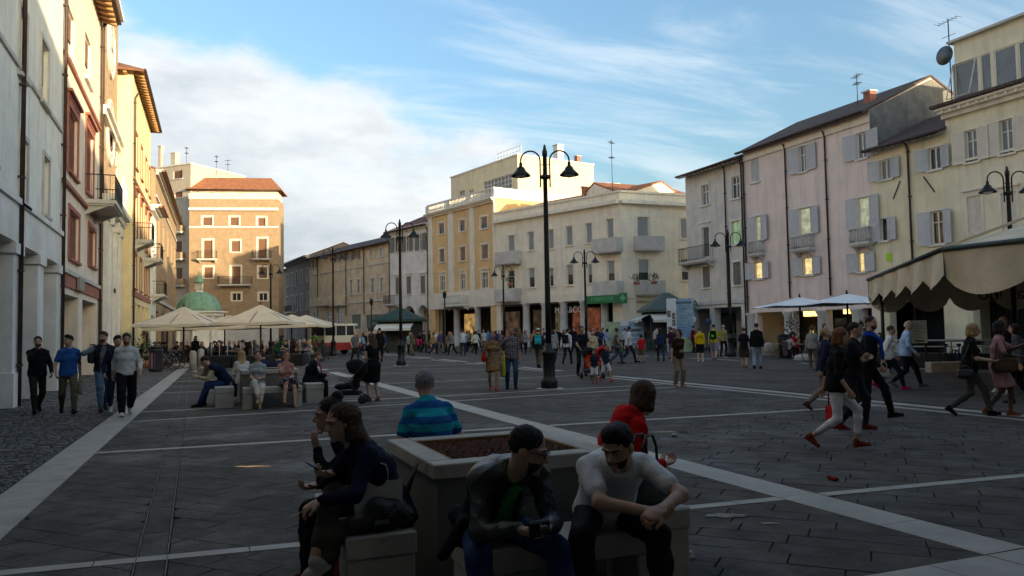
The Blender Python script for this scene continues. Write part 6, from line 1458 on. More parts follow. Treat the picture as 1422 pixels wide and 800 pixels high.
# cafe furniture
WICK = mat('chair_wicker', (.035, .03, .028), .7, .2, 8, .3, 40); WICKR = mat('chair_red', (.32, .04, .03), .6); TBL = mat('table_top', (.30, .28, .25), .5)
def chair(loc, rz, mt, label, group):
    t = thing('cafe_chair', label, 'chair', loc, rz, group); m_ = MB(); m_.bbox(-.22, .22, -.22, .22, .43, .47, .01); m_.build('seat', mt, t)
    m_ = MB(); m_.bbox(-.22, .22, -.24, -.20, .5, .88, .01); m_.build('backrest', mt, t)
    for x in (-.2, .2):
        for y in (-.2, .2): m_ = MB(); m_.tube([(x, y, 0), (x*.95, y*.95, .45)], .015, 6); m_.build('leg', IRON, t)
    return t
_ch = {}
def put_chair(loc, rz, mt, label, group):
    key = (mt.name, group)
    if key in _ch: c = copy_tree(_ch[key]); c.location = loc; c.rotation_euler = (0, 0, rz); return c
    _ch[key] = chair(loc, rz, mt, label, group); return _ch[key]
def table(loc, label, group):
    if 'table' in _ch and _ch['table']['group'] == group: c = copy_tree(_ch['table']); c.location = loc; return c
    t = thing('cafe_table', label, 'table', loc, 0, group); m_ = MB(); m_.lathe([(.38, .71), (.38, .735), (.0, .736)], 18); m_.build('table_top', TBL, t); m_ = MB(); m_.lathe([(.03, .03), (.03, .71)], 8); m_.build('pedestal', IRON, t); m_ = MB(); m_.lathe([(.24, 0), (.22, .03), (.03, .05)], 14); m_.build('foot', IRON, t); _ch['table'] = t; return t
TABLES = []
for i, (x, d) in enumerate([(212, 47), (232, 49), (255, 52), (284, 49), (300, 46), (322, 49), (340, 52), (330, 45), (388, 46), (402, 49), (418, 47), (430, 51), (395, 53), (440, 49), (222, 51), (244, 46), (268, 50), (293, 53), (312, 51), (350, 48), (360, 52), (378, 50), (410, 52), (425, 45.5)]):
    p = ground_at(x, d); table((p[0], p[1], 0), 'round cafe table under the cream parasols', 'tables under the cream parasols'); TABLES.append(p)
for i, (x, d) in enumerate([(1083, 40), (1112, 39), (1150, 38), (1188, 36), (1205, 34)]):
    p = ground_at(x, d); table((p[0], p[1], 0), 'round cafe table under the white parasols', 'tables under the white parasols'); TABLES.append(p)
# dark planter troughs and low screens round the terrace
for i, (x0, x1, y, lab) in enumerate([(284, 318, 511, 'long dark planter trough before the cream parasols, behind the stone bollards'), (322, 372, 511, 'long dark planter trough behind the blonde woman'), (376, 421, 508, 'dark planter trough below the curly haired woman')]):
    a, b_ = gp(x0, y)[:2], gp(x1, y)[:2]; d_ = b_-a; t = thing('planter_trough', lab, 'planter', (a[0], a[1], 0), math.atan2(d_[1], d_[0])); L_ = float(np.linalg.norm(d_)); m_ = MB(); m_.bbox(0, L_, 0, .4, .05, .62, .01); m_.build('trough', mat('trough_dark', (.02, .021, .022), .5), t); m_ = MB(); m_.box(.05, L_-.05, .05, .35, 0, .05); m_.build('plinth', IRON, t)
    for k in range(3): q = L_*(k+.5)/3; m_ = MB(); m_.tube([(q, .2, .6), (q, .2, 1.35)], .02, 6); m_.build('screen_post', paint('#b0aca0'), t)
    m_ = MB(); m_.box(.05, L_-.05, .19, .21, .7, 1.3); m_.build('glass_screen', GLASS, t) if False else None
# cafe railing at the right
A_, B_ = np.array([24.2, 23.6]), np.array([27.6, 16.0]); d_ = B_-A_; L_ = float(np.linalg.norm(d_)); t = thing('cafe_railing', 'white topped railing with dark flower troughs round the right hand cafe', 'railing', (A_[0], A_[1], 0), math.atan2(d_[1], d_[0]))
m_ = MB(); m_.box(0, L_, -.04, .04, 1.0, 1.06); m_.build('top_rail', paint('#c8c6c0'), t); m_ = MB(); m_.box(0, L_, -.03, .03, .78, .82); m_.build('mid_rail', paint('#c8c6c0'), t)
for k in range(9): q = L_*k/8; m_ = MB(); m_.box(q-.025, q+.025, -.025, .025, 0, 1.0); m_.build('post', IRON, t)
for k in range(4): q = L_*k/4; m_ = MB(); m_.bbox(q+.1, q+L_/4-.1, .1, .5, 0, .55, .01); m_.build('trough', mat('trough_dark', (.02, .021, .022), .5), t)
p = gp(1330, 517); t = thing('stone_block', 'low pale stone kerb block below the menu board', 'kerb block', (p[0], p[1], 0), math.atan2(-.378, .926)); m_ = MB(); m_.bbox(-.9, .3, 0, .4, 0, .35, .03); m_.build('block', BOL, t)

# big scalloped awning on the right
AWN = mat('awning_canvas', (.62, .52, .37), .9, .1, 2, .3, 10, kind='stone'); AWB = mat('awning_bar', (.02, .035, .03), .5)
t = thing('scalloped_awning', 'large beige canvas awning with a deep scalloped valance', 'awning', (16.2, 13.0, 0))
O_ = np.array([16.2, 13.0, 0]); poly = [np.array(q, float) for q in [(22.8, 21.4), (16.2, 13.0), (16.4, 3.0), (29.5, 3.0), (30, 15.5)]]; zE = [3.30, 3.40, 3.4, 3.4, 3.3]; apex = [np.array([23.4, 12.5, 5.6])]
m_ = MB()
for i in range(5):
    j = (i+1) % 5; a = np.array([*poly[i], zE[i]]); b_ = np.array([*poly[j], zE[j]]); n1, n2 = 14, 6; vs = []; fs = []
    for q in range(n2+1):
        for r in range(n1+1):
            e = a+(b_-a)*r/n1; v_ = e+(apex[0]-e)*q/n2; v_[2] -= .16*math.sin(math.pi*q/n2)+.05*abs(math.sin(r*math.pi/n1*3))*(1-q/n2); vs.append(v_-O_)
    for q in range(n2):
        for r in range(n1): k = q*(n1+1)+r; fs.append((k, k+1, k+n1+2, k+n1+1))
    m_.add(vs, fs, True)
m_.build('canopy', AWN, t)
def valance(i, drop, nsc, sag=.12):
    j = (i+1) % 5; a = np.array([*poly[i], zE[i]]); b_ = np.array([*poly[j], zE[j]]); L_ = np.linalg.norm(b_-a); nor = unit(np.cross(b_-a, [0, 0, 1])); ns = nsc*10; vs = []; fs = []
    for r in range(ns+1):
        f = r/ns; sc = abs(math.sin(f*nsc*math.pi))**.6; w = sag*math.sin(f*nsc*math.pi*2+i)*.5
        for q in range(4):
            g_ = q/3; v_ = a+(b_-a)*f+np.array([0, 0, .02-g_*(drop*.62+drop*.38*sc)])-nor*(w*g_+.02); vs.append(v_-O_)
    for r in range(ns):
        for q in range(3): k = r*4+q; fs.append((k, k+4, k+5, k+1))
    m_ = MB(); m_.add(vs, fs, True); return m_.build('valance', AWN, t)
vz = [valance(0, 1.0, 5, .35), valance(1, 1.12, 5, .2), valance(4, 1.25, 7, .12), valance(3, 1.0, 6)]
for i in (0, 1, 2, 3, 4):
    j = (i+1) % 5; a = np.array([*poly[i], zE[i]])-O_; b_ = np.array([*poly[j], zE[j]])-O_; m_ = MB(); m_.tube([a, b_], .06, 8); m_.build('eave_bar', AWB, t)
for i in range(5): m_ = MB(); m_.tube([np.array([*poly[i], zE[i]+.02])-O_, apex[0]+[0, 0, .02]-O_], .025, 6); m_.build('hip_seam', AWN, t)
for q in ((23.4, 12.5), (29.3, 15.2), (22.9, 20.9)):
    m_ = MB(); m_.tube([(q[0]-O_[0], q[1]-O_[1], 0), (q[0]-O_[0], q[1]-O_[1], 5.5 if q[0] == 23.4 else 3.3)], .06, 8); m_.build('post', AWB, t)
# name on the outer face of the far valance, read from behind
a = np.array([*poly[4], zE[4]]); b_ = np.array([*poly[0], zE[0]]); e = unit(b_-a); nor = unit(np.cross(e, [0, 0, 1])); c = a+(b_-a)*.48
o = link('lettering', text_mesh('da Carlino', .62, .004), t, mat('awning_letter', (.10, .055, .03), .8)); c = c-O_+np.array([0, 0, -.66])-nor*.03
o.matrix_local = Matrix(((e[0], 0, nor[0], c[0]), (e[1], 0, nor[1], c[1]), (0, 1, 0, c[2]), (0, 0, 0, 1)))
# bar counter and back wall below the awning
t = thing('cafe_pavilion', 'dark cafe bar counter under the scalloped awning', 'cafe bar', (27, 12, 0)); m_ = MB(); m_.bbox(-1, 2, -4, 3, 0, 1.15, .02); m_.build('counter', mat('bar_dark', (.035, .025, .02), .5), t); m_ = MB(); m_.box(1.6, 1.8, -4, 3, 1.15, 2.6); m_.build('back_shelf', DARKIN, t)

# potted plants: round leafy tufts
LEAF = [mat('leaf%d' % i, c, .6, .3, 8, .2, 20) for i, c in enumerate([(.035, .06, .02), (.05, .085, .03), (.025, .045, .018)])]
def plant(loc, r, h, label, pot=.4, n=260, name='potted_plant'):
    t = thing(name, label, 'plant', loc); rg = random.Random(int(abs(loc[0])*100)); m_ = MB(); m_.lathe([(r*.45, 0), (r*.6, pot), (r*.55, pot), (r*.5, pot-.05), (0, pot-.05)], 14); m_.build('pot', TERRA, t); m_ = MB(); m_.tube([(0, 0, pot-.06), (.02, 0, pot+h*.5)], [.03, .015], 6); m_.build('stem', WOODP, t)
    mm = [MB() for _ in LEAF]
    for _ in range(n):
        d = unit(np.array([rg.gauss(0, 1), rg.gauss(0, 1), rg.gauss(.2, 1)])); q = d*np.array([r, r, h/2])*rg.uniform(.5, 1.05)+np.array([0, 0, pot+h*.5]); s_ = rg.uniform(.05, .11); a = unit(np.array([rg.gauss(0, 1), rg.gauss(0, 1), rg.gauss(0, 1)])); b_ = unit(np.cross(a, d)); rg.choice(mm).add([q, q+a*s_+b_*s_*.4, q+a*s_*2, q+a*s_-b_*s_*.4], [(0, 1, 2, 3)])
    for i, k in enumerate(mm): k.build('foliage', LEAF[i], t, kind='stuff')
for x, d, r, h, s_ in [(1102, 41.5, .5, 1.9, 'tall potted palm by the pink house door'), (1198, 37, .6, 1.5, 'leafy potted shrub under the white parasols'), (1182, 38.5, .5, 1.2, 'small potted shrub beside the white parasols'), (200, 42, .7, 1.3, 'leafy potted shrub by the yellow building')]: p = ground_at(x, d); plant((p[0], p[1], 0), r, h, s_)
for (x, y, d, s_) in [(832, 392, 66.5, 'trailing flower box on the cream balcony above the pharmacy sign'), (850, 391, 65.5, 'second trailing flower box above the pharmacy sign'), (884, 390, 62.6, 'trailing flower box on the corner balcony'), (908, 389, 62.2, 'bushy flower box on the corner balcony'), (709, 392, 73.5, 'potted plant on the balcony beside the orange building')]:
    p = dp(x, y, d); plant((p[0], p[1], p[2]-.3), .5, .7, s_, pot=.2, n=160, name='flower_box')
# ================================================================ bags, prams and people
def soft(name, f, mt, parent, vox=.012, k=1.0, loc=None):
    V_, Q_ = f.mesh(vox); o = link(name, np_mesh(name, V_*k, Q_), parent, mt); return o
def handbag(loc, rz, w, h, d, mt, label, strap=.18, vox=.014, name='handbag'):
    t = thing(name, label, 'bag', loc, rz); f = SDF(.03); f.box((0, 0, h*.42), V3(w/2, d/2, h*.42), min(d, h)*.3); f.ell((0, 0, h*.3), V3(w*.55, d*.62, h*.34)); soft('bag_body', f, mt, t, vox)
    for y in (-d*.25, d*.25): m_ = MB(); m_.tube([(-w*.25, y, h*.75), (-w*.22, y, h+strap*.6), (-w*.1, y, h+strap), (w*.1, y, h+strap), (w*.22, y, h+strap*.6), (w*.25, y, h*.75)], .011, 6); m_.build('handle', mt, t)
    return t
def hang_bag(fig, n, w, h, d, mt, label, rz=None, strap=.14, name='handbag'):
    p = fig.w(fig.J['wr'+n]+unit(fig.J['wr'+n]-fig.J['el'+n])*.09); fz = math.degrees(math.atan2(fig.M[1, 0], fig.M[0, 0]))
    return handbag((p[0], p[1], max(p[2]-h-strap, .01)), R(fz+90 if rz is None else rz), w, h, d, mt, label, strap, name=name)
def shoulder_bag(fig, s_, w, h, mt, label, z=.95, y=0.02):
    k = fig.k; p = fig.w(V3(s_*.27, y, z-h)); t = handbag(tuple(p), math.atan2(fig.M[1, 0], fig.M[0, 0])+math.pi/2, w, h, .12, mt, label, .02, .016, 'shoulder_bag')
    a = fig.w(fig.J['shr' if s_ > 0 else 'shl']+V3(0, 0, .05))-p; M_ = fig.M.T; q = rotz(-(math.atan2(fig.M[1, 0], fig.M[0, 0])+math.pi/2))@a
    m_ = MB(); m_.tube([(-w*.35, 0, h*.8), q+V3(-.03, 0, 0), q+V3(.03, 0, 0), (w*.35, 0, h*.8)], .012, 6); m_.build('strap', mt, t); return t
def backpack(fig, mt, label, w=.30, h=.42, mark=None):
    J = fig.J; up = J['R2']@V3(0, 0, 1); fw = J['R2']@V3(0, 1, 0); c = J['chest']-fw*.20-up*.02; p = fig.w(c); t = thing('backpack', label, 'backpack', tuple(p), math.atan2(fig.M[1, 0], fig.M[0, 0])); k = fig.k; RR = J['R2'].T
    f = SDF(.03); f.box((0, 0, 0), V3(w/2, .075, h/2), .05, RR); f.box(-fw*.07-up*.08, V3(w*.36, .035, h*.22), .03, RR); soft('pack', f, mt, t, .02, k)
    lat = J['R2']@V3(1, 0, 0)
    for s_ in (-1, 1):
        m_ = MB(); m_.tube([(lat*s_*.09+up*.17+fw*.05)*k, (lat*s_*.10+up*.235+fw*.2)*k, (lat*s_*.12+up*.10+fw*.335)*k, (lat*s_*.14-up*.10+fw*.28)*k, (lat*s_*.15-up*.15+fw*.08)*k], .022*k, 6); m_.build('strap', LAMP, t)
    if mark is not None: m_ = MB(lambda q: (lat*q[0]-fw*(.112+q[2])-up*(.08-q[1]))*k); m_.lathe([(.07, 0), (.07, .006), (0, .007)], 14); m_.build('emblem', mark, t)
    return t
def stroller(loc, rz, mt, hood, label, s_=1.0):
    t = thing('stroller', label, 'stroller', loc, rz); fm = paint('#2a2a2c', .4, .5)
    f = SDF(.03); f.cap((0, -.08, .42), (0, .22, .40), .17, .15, flat=(V3(0, 0, 1), .5)); f.cap((0, -.12, .45), (0, -.28, .85), .17, .16, flat=(V3(0, 1, 0), .45)); soft('seat', f, mt, t, .018)
    f = SDF(.02); f.ell((0, -.14, .80), (.22, .30, .26)); f.ell((0, .02, .70), (.19, .34, .26), op=-1); f.box((0, 0, .45), V3(.4, .6, .26), .01, op=-1); soft('hood', f, hood, t, .018)
    for x in (-.22, .22): m_ = MB(); m_.tube([(x, .38, .16), (x, .0, .5), (x, -.42, 1.02), (x*.8, -.48, 1.05)], .014, 6); m_.tube([(x, -.33, .16), (x, 0, .5), (x, .25, .62)], .014, 6); m_.build('frame_tube', fm, t)
    for x in (-.22, .22):
        for y in (-.33, .38): m_ = MB(lambda q, x=x, y=y: (x+q[2], y+q[0], .1+q[1])); m_.lathe([(.05, -.03), (.1, -.025), (.1, .025), (.05, .03)], 14); m_.build('wheel', mat('tyre', (.02, .02, .02), .8), t)
    m_ = MB(); m_.tube([(-.2, -.48, 1.05), (.2, -.48, 1.05)], .018, 6); m_.build('handle', fm, t); m_ = MB(); m_.bbox(-.18, .18, -.25, .2, .2, .32, .02); m_.build('basket', LAMP, t); return t
C = cloth
BLACK = C('#141416'); NAVY = C('#161c2c'); WHITE = C('#c8c8c6'); GREY = C('#6f7175'); JEAN = C('#26374f'); LJEAN = C('#5a7088'); KHAKI = C('#6e6450'); BEIGE = C('#a89a80'); RED = C('#b01414'); BROWN = C('#3a2a20'); DGREY = C('#26272a'); SHOEB = C('#121212'); SHOEW = C('#b8b8b4'); TAN = C('#7a5030')
LEATHER = mat('black_leather', (.014, .013, .013), .38, .2, 5, .5, 40, spec=.5)
# ---- near planter
SEATZ = .575
f = person((1.61, 4.30, 0), 180, 1.78, dict(pel=(0, -.04, SEATZ), lean=36, hunch=28, head=(52, -16), hl=(-.05, .62, .68), hr=(.09, .60, .68), el=(-.5, -.5, -.6), er=(.5, -.5, -.6), fl=(-.24, .50, .085), fr=(.22, .46, .085), kl=(-.35, 1, .2), kr=(.35, 1, .2)),
           skin='b', hair=('short', 'black'), top=('leather', LEATHER, None, C('#2f9a5a')), bottom=('jeans', C('#22365c')), shoes=SHOEB, fine=True, glasses=True, beard='black', label='man in a black leather jacket and green shirt sitting with a camera', hdir={'l': (V3(.5, .6, -.1), V3(.3, -.1, .6)), 'r': (V3(-.55, .6, -.1), V3(-.3, -.1, .6))}, curl=(.55, .6))
c = f.w(V3(.02, .70, .70)); t = thing('camera', 'small black camera held by the man in the leather jacket', 'camera', tuple(c), R(190)); m_ = MB(); m_.bbox(-.055, .055, -.02, .02, -.035, .04, .008); m_.build('camera_body', LAMP, t); m_ = MB(lambda q: (q[0], .02+q[2], q[1])); m_.lathe([(.025, 0), (.025, .03), (.018, .035), (0, .03)], 14); m_.build('lens', GLASS, t)
t = thing('folded_jacket', 'black jacket bundle beside the leather jacket man', 'jacket', (1.45, 4.30, .482), R(80)); g_ = SDF(.03); g_.box((0, 0, .09), V3(.15, .07, .09), .04); g_.ell((.06, .03, .15), V3(.09, .07, .06)); g_.cap((-.1, .06, .1), (-.14, .16, -.02), .04, .03); soft('cloth_bundle', g_, C('#121214'), t, .01)
f = person((2.36, 4.30, 0), 164, 1.80, dict(pel=(0, -.05, SEATZ), lean=40, hunch=26, head=(-38, -24), hl=(-.13, .69, .71), hr=(-.065, .66, .70), el=(-1, .1, -.3), er=(1, .1, -.3), fl=(-.2, .48, .085), fr=(.24, .46, .085), kl=(-.3, 1, .2), kr=(.35, 1, .2)),
           skin='b', hair=('quiff', 'black'), top=('polo', C('#d2d2d4')), bottom=('trousers', C('#1b1a1c')), shoes=SHOEB, fine=True, beard='black', label='man in a white polo shirt leaning forward with clasped hands', hdir={'l': (V3(.75, .5, -.15), V3(.1, -.4, -.8)), 'r': (V3(-.7, .5, -.1), V3(.1, -.5, .8))}, curl=(.75, .6))
person((1.90, 6.52, 0), 4, 1.76, dict(POSES['sit'], pel=(0, -.03, SEATZ), lean=12, hunch=16, head=(-12, -4), hl=(-.2, .3, .7), hr=(.2, .3, .7)), skin='b', hair=('short', 'grey'), top=('tee', C('#1b94a8', kind='stripe', col2='#1a5590', extra=(2.5, 'Z'))), bottom=('trousers', KHAKI), shoes=SHOEB, fine=True, label='grey haired man in a turquoise and blue striped polo seen from behind')
person((2.84, 5.08, 0), -92, 1.74, dict(POSES['sit'], pel=(0, -.03, SEATZ), lean=18, hunch=20, head=(30, -26), hl=(-.12, .36, .68), hr=(.12, .36, .70)), sex='f', skin='a', hair=('bob', 'brown'), top=('hoodie', C('#b80d10')), bottom=('jeans', JEAN), shoes=SHOEW, fine=True, label='woman in a bright red hoodie bent forward, seen from behind')
handbag((2.90, 4.72, .482), R(20), .34, .27, .18, LEATHER, 'large black leather handbag on the bench end behind the red hoodie', .2, .01)
f = person((1.12, 4.98, 0), 96, 1.68, dict(pel=(0, -.05, SEATZ), lean=22, hunch=14, head=(8, -10), hl=(-.10, .44, .72), hr=(.02, .34, .86), el=(-1, -.2, -.3), er=(1, -.2, -.4), fl=(-.06, .46, .09), fr=(-.14, .50, .36), kl=(-.1, 1, .1), kr=(-.2, 1, .6), pr=-30), sex='f', skin='b', hair=('long', 'brown'), top=('jacket', C('#10142a')), bottom=('capri', C('#4a463c')), shoes=C('#a9a59c'), fine=True, label='long haired young woman in a navy jacket reading her phone with crossed legs', curl=(.5, .6), hdir={'r': (V3(-.3, .8, .1), V3(-.2, .1, 1)), 'l': (V3(.1, .9, -.35), V3(.1, -.3, -.9))})
c = f.w(V3(-.01, .46, .915)); t = thing('mobile_phone', 'mobile phone in the hand of the long haired young woman', 'phone', tuple(c), R(96)); m_ = MB(lambda q: rotx(R(35))@V3(*q)); m_.bbox(-.036, .036, -.07, .07, -.004, .005, .003); m_.build('phone_case', LAMP, t); m_ = MB(lambda q: rotx(R(35))@V3(*q)); m_.box(-.032, .032, -.064, .064, .0055, .0062); m_.build('screen', mat('phone_screen', (.05, .08, .3), .2, .1, 3, 0, 5, emit=.25), t)
def cigarette(p, d, label):
    t = thing('cigarette', label, 'cigarette', tuple(p)); m_ = MB(); m_.tube([(0, 0, 0), tuple(unit(d)*.06)], .0042, 6); m_.build('paper', paint('#d8d4cc', .8), t); m_ = MB(); m_.tube([tuple(-unit(d)*.02), (0, 0, 0)], .0043, 6); m_.build('filter_tip', paint('#b07840', .8), t)
c = f.w(V3(-.10, .58, .66)); cigarette(c, V3(-1, -.1, -.35), 'lit cigarette between the fingers of the long haired young woman')
f = person((1.10, 5.46, 0), 92, 1.66, dict(pel=(0, -.05, SEATZ), lean=20, hunch=14, head=(0, -6), hl=(-.06, .36, .98), hr=(.10, .34, .69), el=(-.8, -.3, -1), fl=(-.12, .42, .085), fr=(.1, .40, .085)), sex='f', skin='b', hair=('bun', 'dark'), top=('sweater', C('#121216')), bottom=('jeans', C('#101014')), shoes=C('#5a1c14'), fine=True, label='young woman in black with tied up hair lifting a cigarette to her mouth', curl=(.8, .5), hdir={'l': (V3(.1, .2, 1), V3(.3, -1, .2))})
c = f.w(V3(-.02, .44, 1.10)); cigarette(c, V3(-.9, .1, -.35), 'cigarette at the lips of the young woman in black')
t = thing('paper_bag', 'white paper carrier bag with twisted handles on the bench', 'bag', (1.06, 4.86, .482), R(-12)); m_ = MB(); m_.add([(-.14, -.05, 0), (.14, -.05, 0), (.14, .05, 0), (-.14, .05, 0), (-.15, -.045, .30), (.15, -.045, .305), (.15, .045, .30), (-.15, .045, .30)], [(3, 2, 1, 0), (0, 1, 5, 4), (1, 2, 6, 5), (2, 3, 7, 6), (3, 0, 4, 7)]); m_.build('bag_body', paint('#b9b9b6', .8), t)
for y in (-.045, .045): m_ = MB(); m_.tube([(-.06, y, .27), (-.06, y, .36), (-.045, y, .40), (0, y, .415), (.045, y, .40), (.06, y, .36), (.06, y, .27)], .004, 6); m_.build('handle', paint('#c6c6c2', .8), t)
t = thing('handbag', 'slouchy black handbag with a metal badge on the near bench', 'bag', (1.06, 4.80, .482), R(4)); g_ = SDF(.04)
for q, r_ in (((-.12, 0, .06), (.10, .06, .055)), ((.02, 0, .09), (.14, .065, .09)), ((.13, .01, .075), (.10, .065, .075)), ((-.02, .0, .15), (.07, .05, .06)), ((.10, .02, .15), (.06, .05, .05))): g_.ell(q, r_)
V_, Q_ = g_.mesh(.008); V_[:, 2] = np.maximum(V_[:, 2], .002); V_ += np.stack([wrinkle(V_, .006, 60, 3)]*3, 1)*np.array([.3, 1, .6]); V_[:, 2] = np.maximum(V_[:, 2], .002); link('bag_body', np_mesh('bag_body', V_, Q_), t, LEATHER)
m_ = MB(); m_.tube([(.12, .03, .14), (.20, .05, .26), (.27, .08, .38), (.25, .10, .30), (.17, .06, .12)], .010, 6); m_.build('strap', LEATHER, t); m_ = MB(); m_.box(-.06, .03, -.085, -.075, .06, .085); m_.build('metal_badge', paint('#8a8a88', .3, .8), t)
t = handbag((.86, 5.22, 0), R(70), .34, .26, .18, C('#7a2414'), 'rust red bag on the ground by the white sneakers', .06, .012)
# ---- group round the further planter
mx, my = MC
person((mx-1.02, my+.05, 0), 88, 1.76, dict(pel=(0, -.05, SEATZ), lean=33, hunch=24, head=(0, -30), hl=(-.10, .58, .70), hr=(.08, .40, .95), er=(.6, .4, -1), fl=(-.14, .55, .085), fr=(.12, .46, .085)), skin='b', hair=('short', 'dark'), top=('vest', C('#121a30'), None, C('#a89c7c')), bottom=('jeans', C('#22325a')), shoes=SHOEB, label='man in a navy vest with cream sleeves sitting with his head in his hand', vox=.012)
person((mx-.33, my-1.12, 0), 172, 1.63, dict(POSES['sit'], pel=(0, -.05, SEATZ), lean=-6, hunch=0, head=(8, 12), hl=(-.05, .22, .74), hr=(.05, .24, .72), fl=(-.08, .42, .085), fr=(-.05, .55, .28), kr=(0, 1, .8), pr=-20), sex='f', skin='b', hair=('short', 'dark'), top=('tee', C('#8f9494'), .5), bottom=('capri', C('#c4bfb2')), shoes=C('#8a7458'), label='woman in a grey t-shirt and white trousers leaning back on the bench', vox=.012)
person((mx+.30, my-1.12, 0), 184, 1.64, dict(POSES['sit'], pel=(0, -.05, SEATZ), lean=4, head=(6, -2), hr=(.04, .22, 1.10), er=(.4, .3, -1), hl=(-.05, .26, .74), fl=(-.14, .48, .085), fr=(.12, .50, .22), kr=(-.2, 1, .8)), sex='f', skin='b', hair=('bob', 'red'), top=('tank', C('#b07c76'), .25), bottom=('skirt', C('#3a3744', kind='floral', col2='#a09aa4', extra=22)), shoes=C('#8a6a50'), label='woman in a pink top and patterned skirt with her hand at her cheek', vox=.012)
person((mx-.55, my+1.08, 0), 5, 1.65, dict(POSES['sit'], pel=(0, -.03, SEATZ), hunch=14), sex='f', skin='a', hair=('long', 'blond'), top=('shirt', C('#b8b4ac')), bottom=('jeans', JEAN), shoes=SHOEW, label='woman with long blonde hair and a white shirt seen from behind', vox=.012)
person((mx-.05, my+1.08, 0), -4, 1.74, dict(POSES['sit'], pel=(0, -.03, SEATZ), hunch=30, lean=26, head=(0, -20)), skin='b', hair=('short', 'dark'), top=('jacket', C('#1a2238')), bottom=('jeans', JEAN), shoes=SHOEB, label='hunched man in a dark blue jacket on the bench behind the planter', vox=.014)
person((mx+.45, my+1.08, 0), 8, 1.72, dict(POSES['sit'], pel=(0, -.03, SEATZ), hunch=34, lean=30, head=(10, -24)), skin='b', hair=('short', 'black'), top=('jacket', C('#20263c')), bottom=('jeans', JEAN), shoes=SHOEB, label='bent man in a slate blue jacket beside the dark blue jacket man', vox=.014)
person((mx+1.02, my+.0, 0), -92, 1.60, dict(POSES['sit'], pel=(0, -.05, SEATZ), lean=12, hunch=18, head=(0, -8), hl=(-.1, .42, .70), hr=(.1, .42, .70)), sex='f', skin='a', hair=('short', 'red'), top=('coat', C('#131316'), None, .8), bottom=('trousers', C('#16161a')), shoes=SHOEB, label='old woman with ginger hair in a black coat with a pink scarf', vox=.012)
t = thing('scarf', 'pink scarf round the neck of the old woman in black', 'scarf', (mx+1.02, my, 0), R(-92)); f = SDF(.02); f.cap((-.07, .17, 1.03), (.07, .17, 1.03), .035); f.cap((.03, .24, 1.02), (.05, .32, .72), .04, .035, flat=(V3(0, 1, 0), .5)); f.cap((-.07, .12, 1.06), (.07, .12, 1.06), .035); soft('wrap', f, C('#a02a50'), t, .014, .914)
p = gp(486, 560); stroller((p[0], p[1], 0), R(cam_face(486, -80)), C('#15161a'), C('#121216'), 'black pram facing the old woman in the black coat')
f = at_px(519, 557, 1.66, -30, 'stand', sex='f', skin='b', hair=('long', 'brown'), top=('dress', C('#121214'), .2, .95), bottom=None, shoes=C('#6a4a38'), P=dict(hl=(-.10, .30, 1.12), hr=(.12, .28, 1.10), head=(18, -10)), label='woman in a sleeveless black dress standing by the pram', vox=.012)
p = gp(505, 557); handbag((p[0], p[1], .50), R(30), .26, .28, .1, C('#6a4a24'), 'tan handbag hanging from the pram handle', .12)
# ---- five men walking along the left wall
f = at_px(51, 573, 1.76, 172, 'walk2', skin='b', hair=('short', 'black'), top=('jacket', C('#151517')), bottom=('trousers', C('#262420')), shoes=SHOEB, P=dict(hr=(.02, .22, 1.44), er=(1, .3, -1), head=(-8, -6)), beard='black', label='bearded man in a black jacket with his hand at his mouth by the marble pier')
f = at_px(94, 574, 1.77, 175, 'walk1', skin='b', hair=('quiff', 'black'), top=('tee', C('#24518c')), bottom=('trousers', C('#5a5240')), shoes=C('#1a2030'), P=dict(head=(-50, 0)), label='man in a blue t-shirt and khaki trousers looking aside'); hang_bag(f, 'l', .24, .30, .08, C('#a59a80'), 'beige cloth bag in the hand of the man in the blue t-shirt', strap=.08, name='tote_bag')
f = at_px(143, 571, 1.84, 172, 'walk2', skin='b', hair=('quiff', 'brown'), top=('vest', C('#20242c'), None, C('#5c626a')), bottom=('jeans', C('#5a6c80')), shoes=C('#3a2c24'), beard='brown', P=dict(head=(-40, 0), hr=(.2, .06, 1.38), er=(1, .2, -1)), label='tall bearded man in a dark waistcoat and faded jeans')
p = f.w(V3(.21, -.02, 1.06)); handbag(tuple(p), R(60), .26, .42, .10, C('#2a3034'), 'dark jacket slung over the shoulder of the waistcoat man', .0, .016, 'slung_jacket')
at_px(161, 574, 1.74, 176, 'walk1', skin='b', hair=('quiff', 'black'), top=('jacket', C('#1b2030'), None, C('#a88c8c')), bottom=('jeans', C('#25344c')), shoes=SHOEW, P=dict(head=(12, -4)), label='man in an open navy cardigan and jeans between the waistcoat man and the white sweater')
at_px(175, 577, 1.80, 178, 'walk2', skin='b', hair=('short', 'dark'), top=('sweater', C('#bdbdbb'), 1.55), bottom=('trousers', C('#101012'), .03), shoes=SHOEW, beard='dark', P=dict(head=(0, -16)), label='bearded man in a white sweater and loose black trousers')
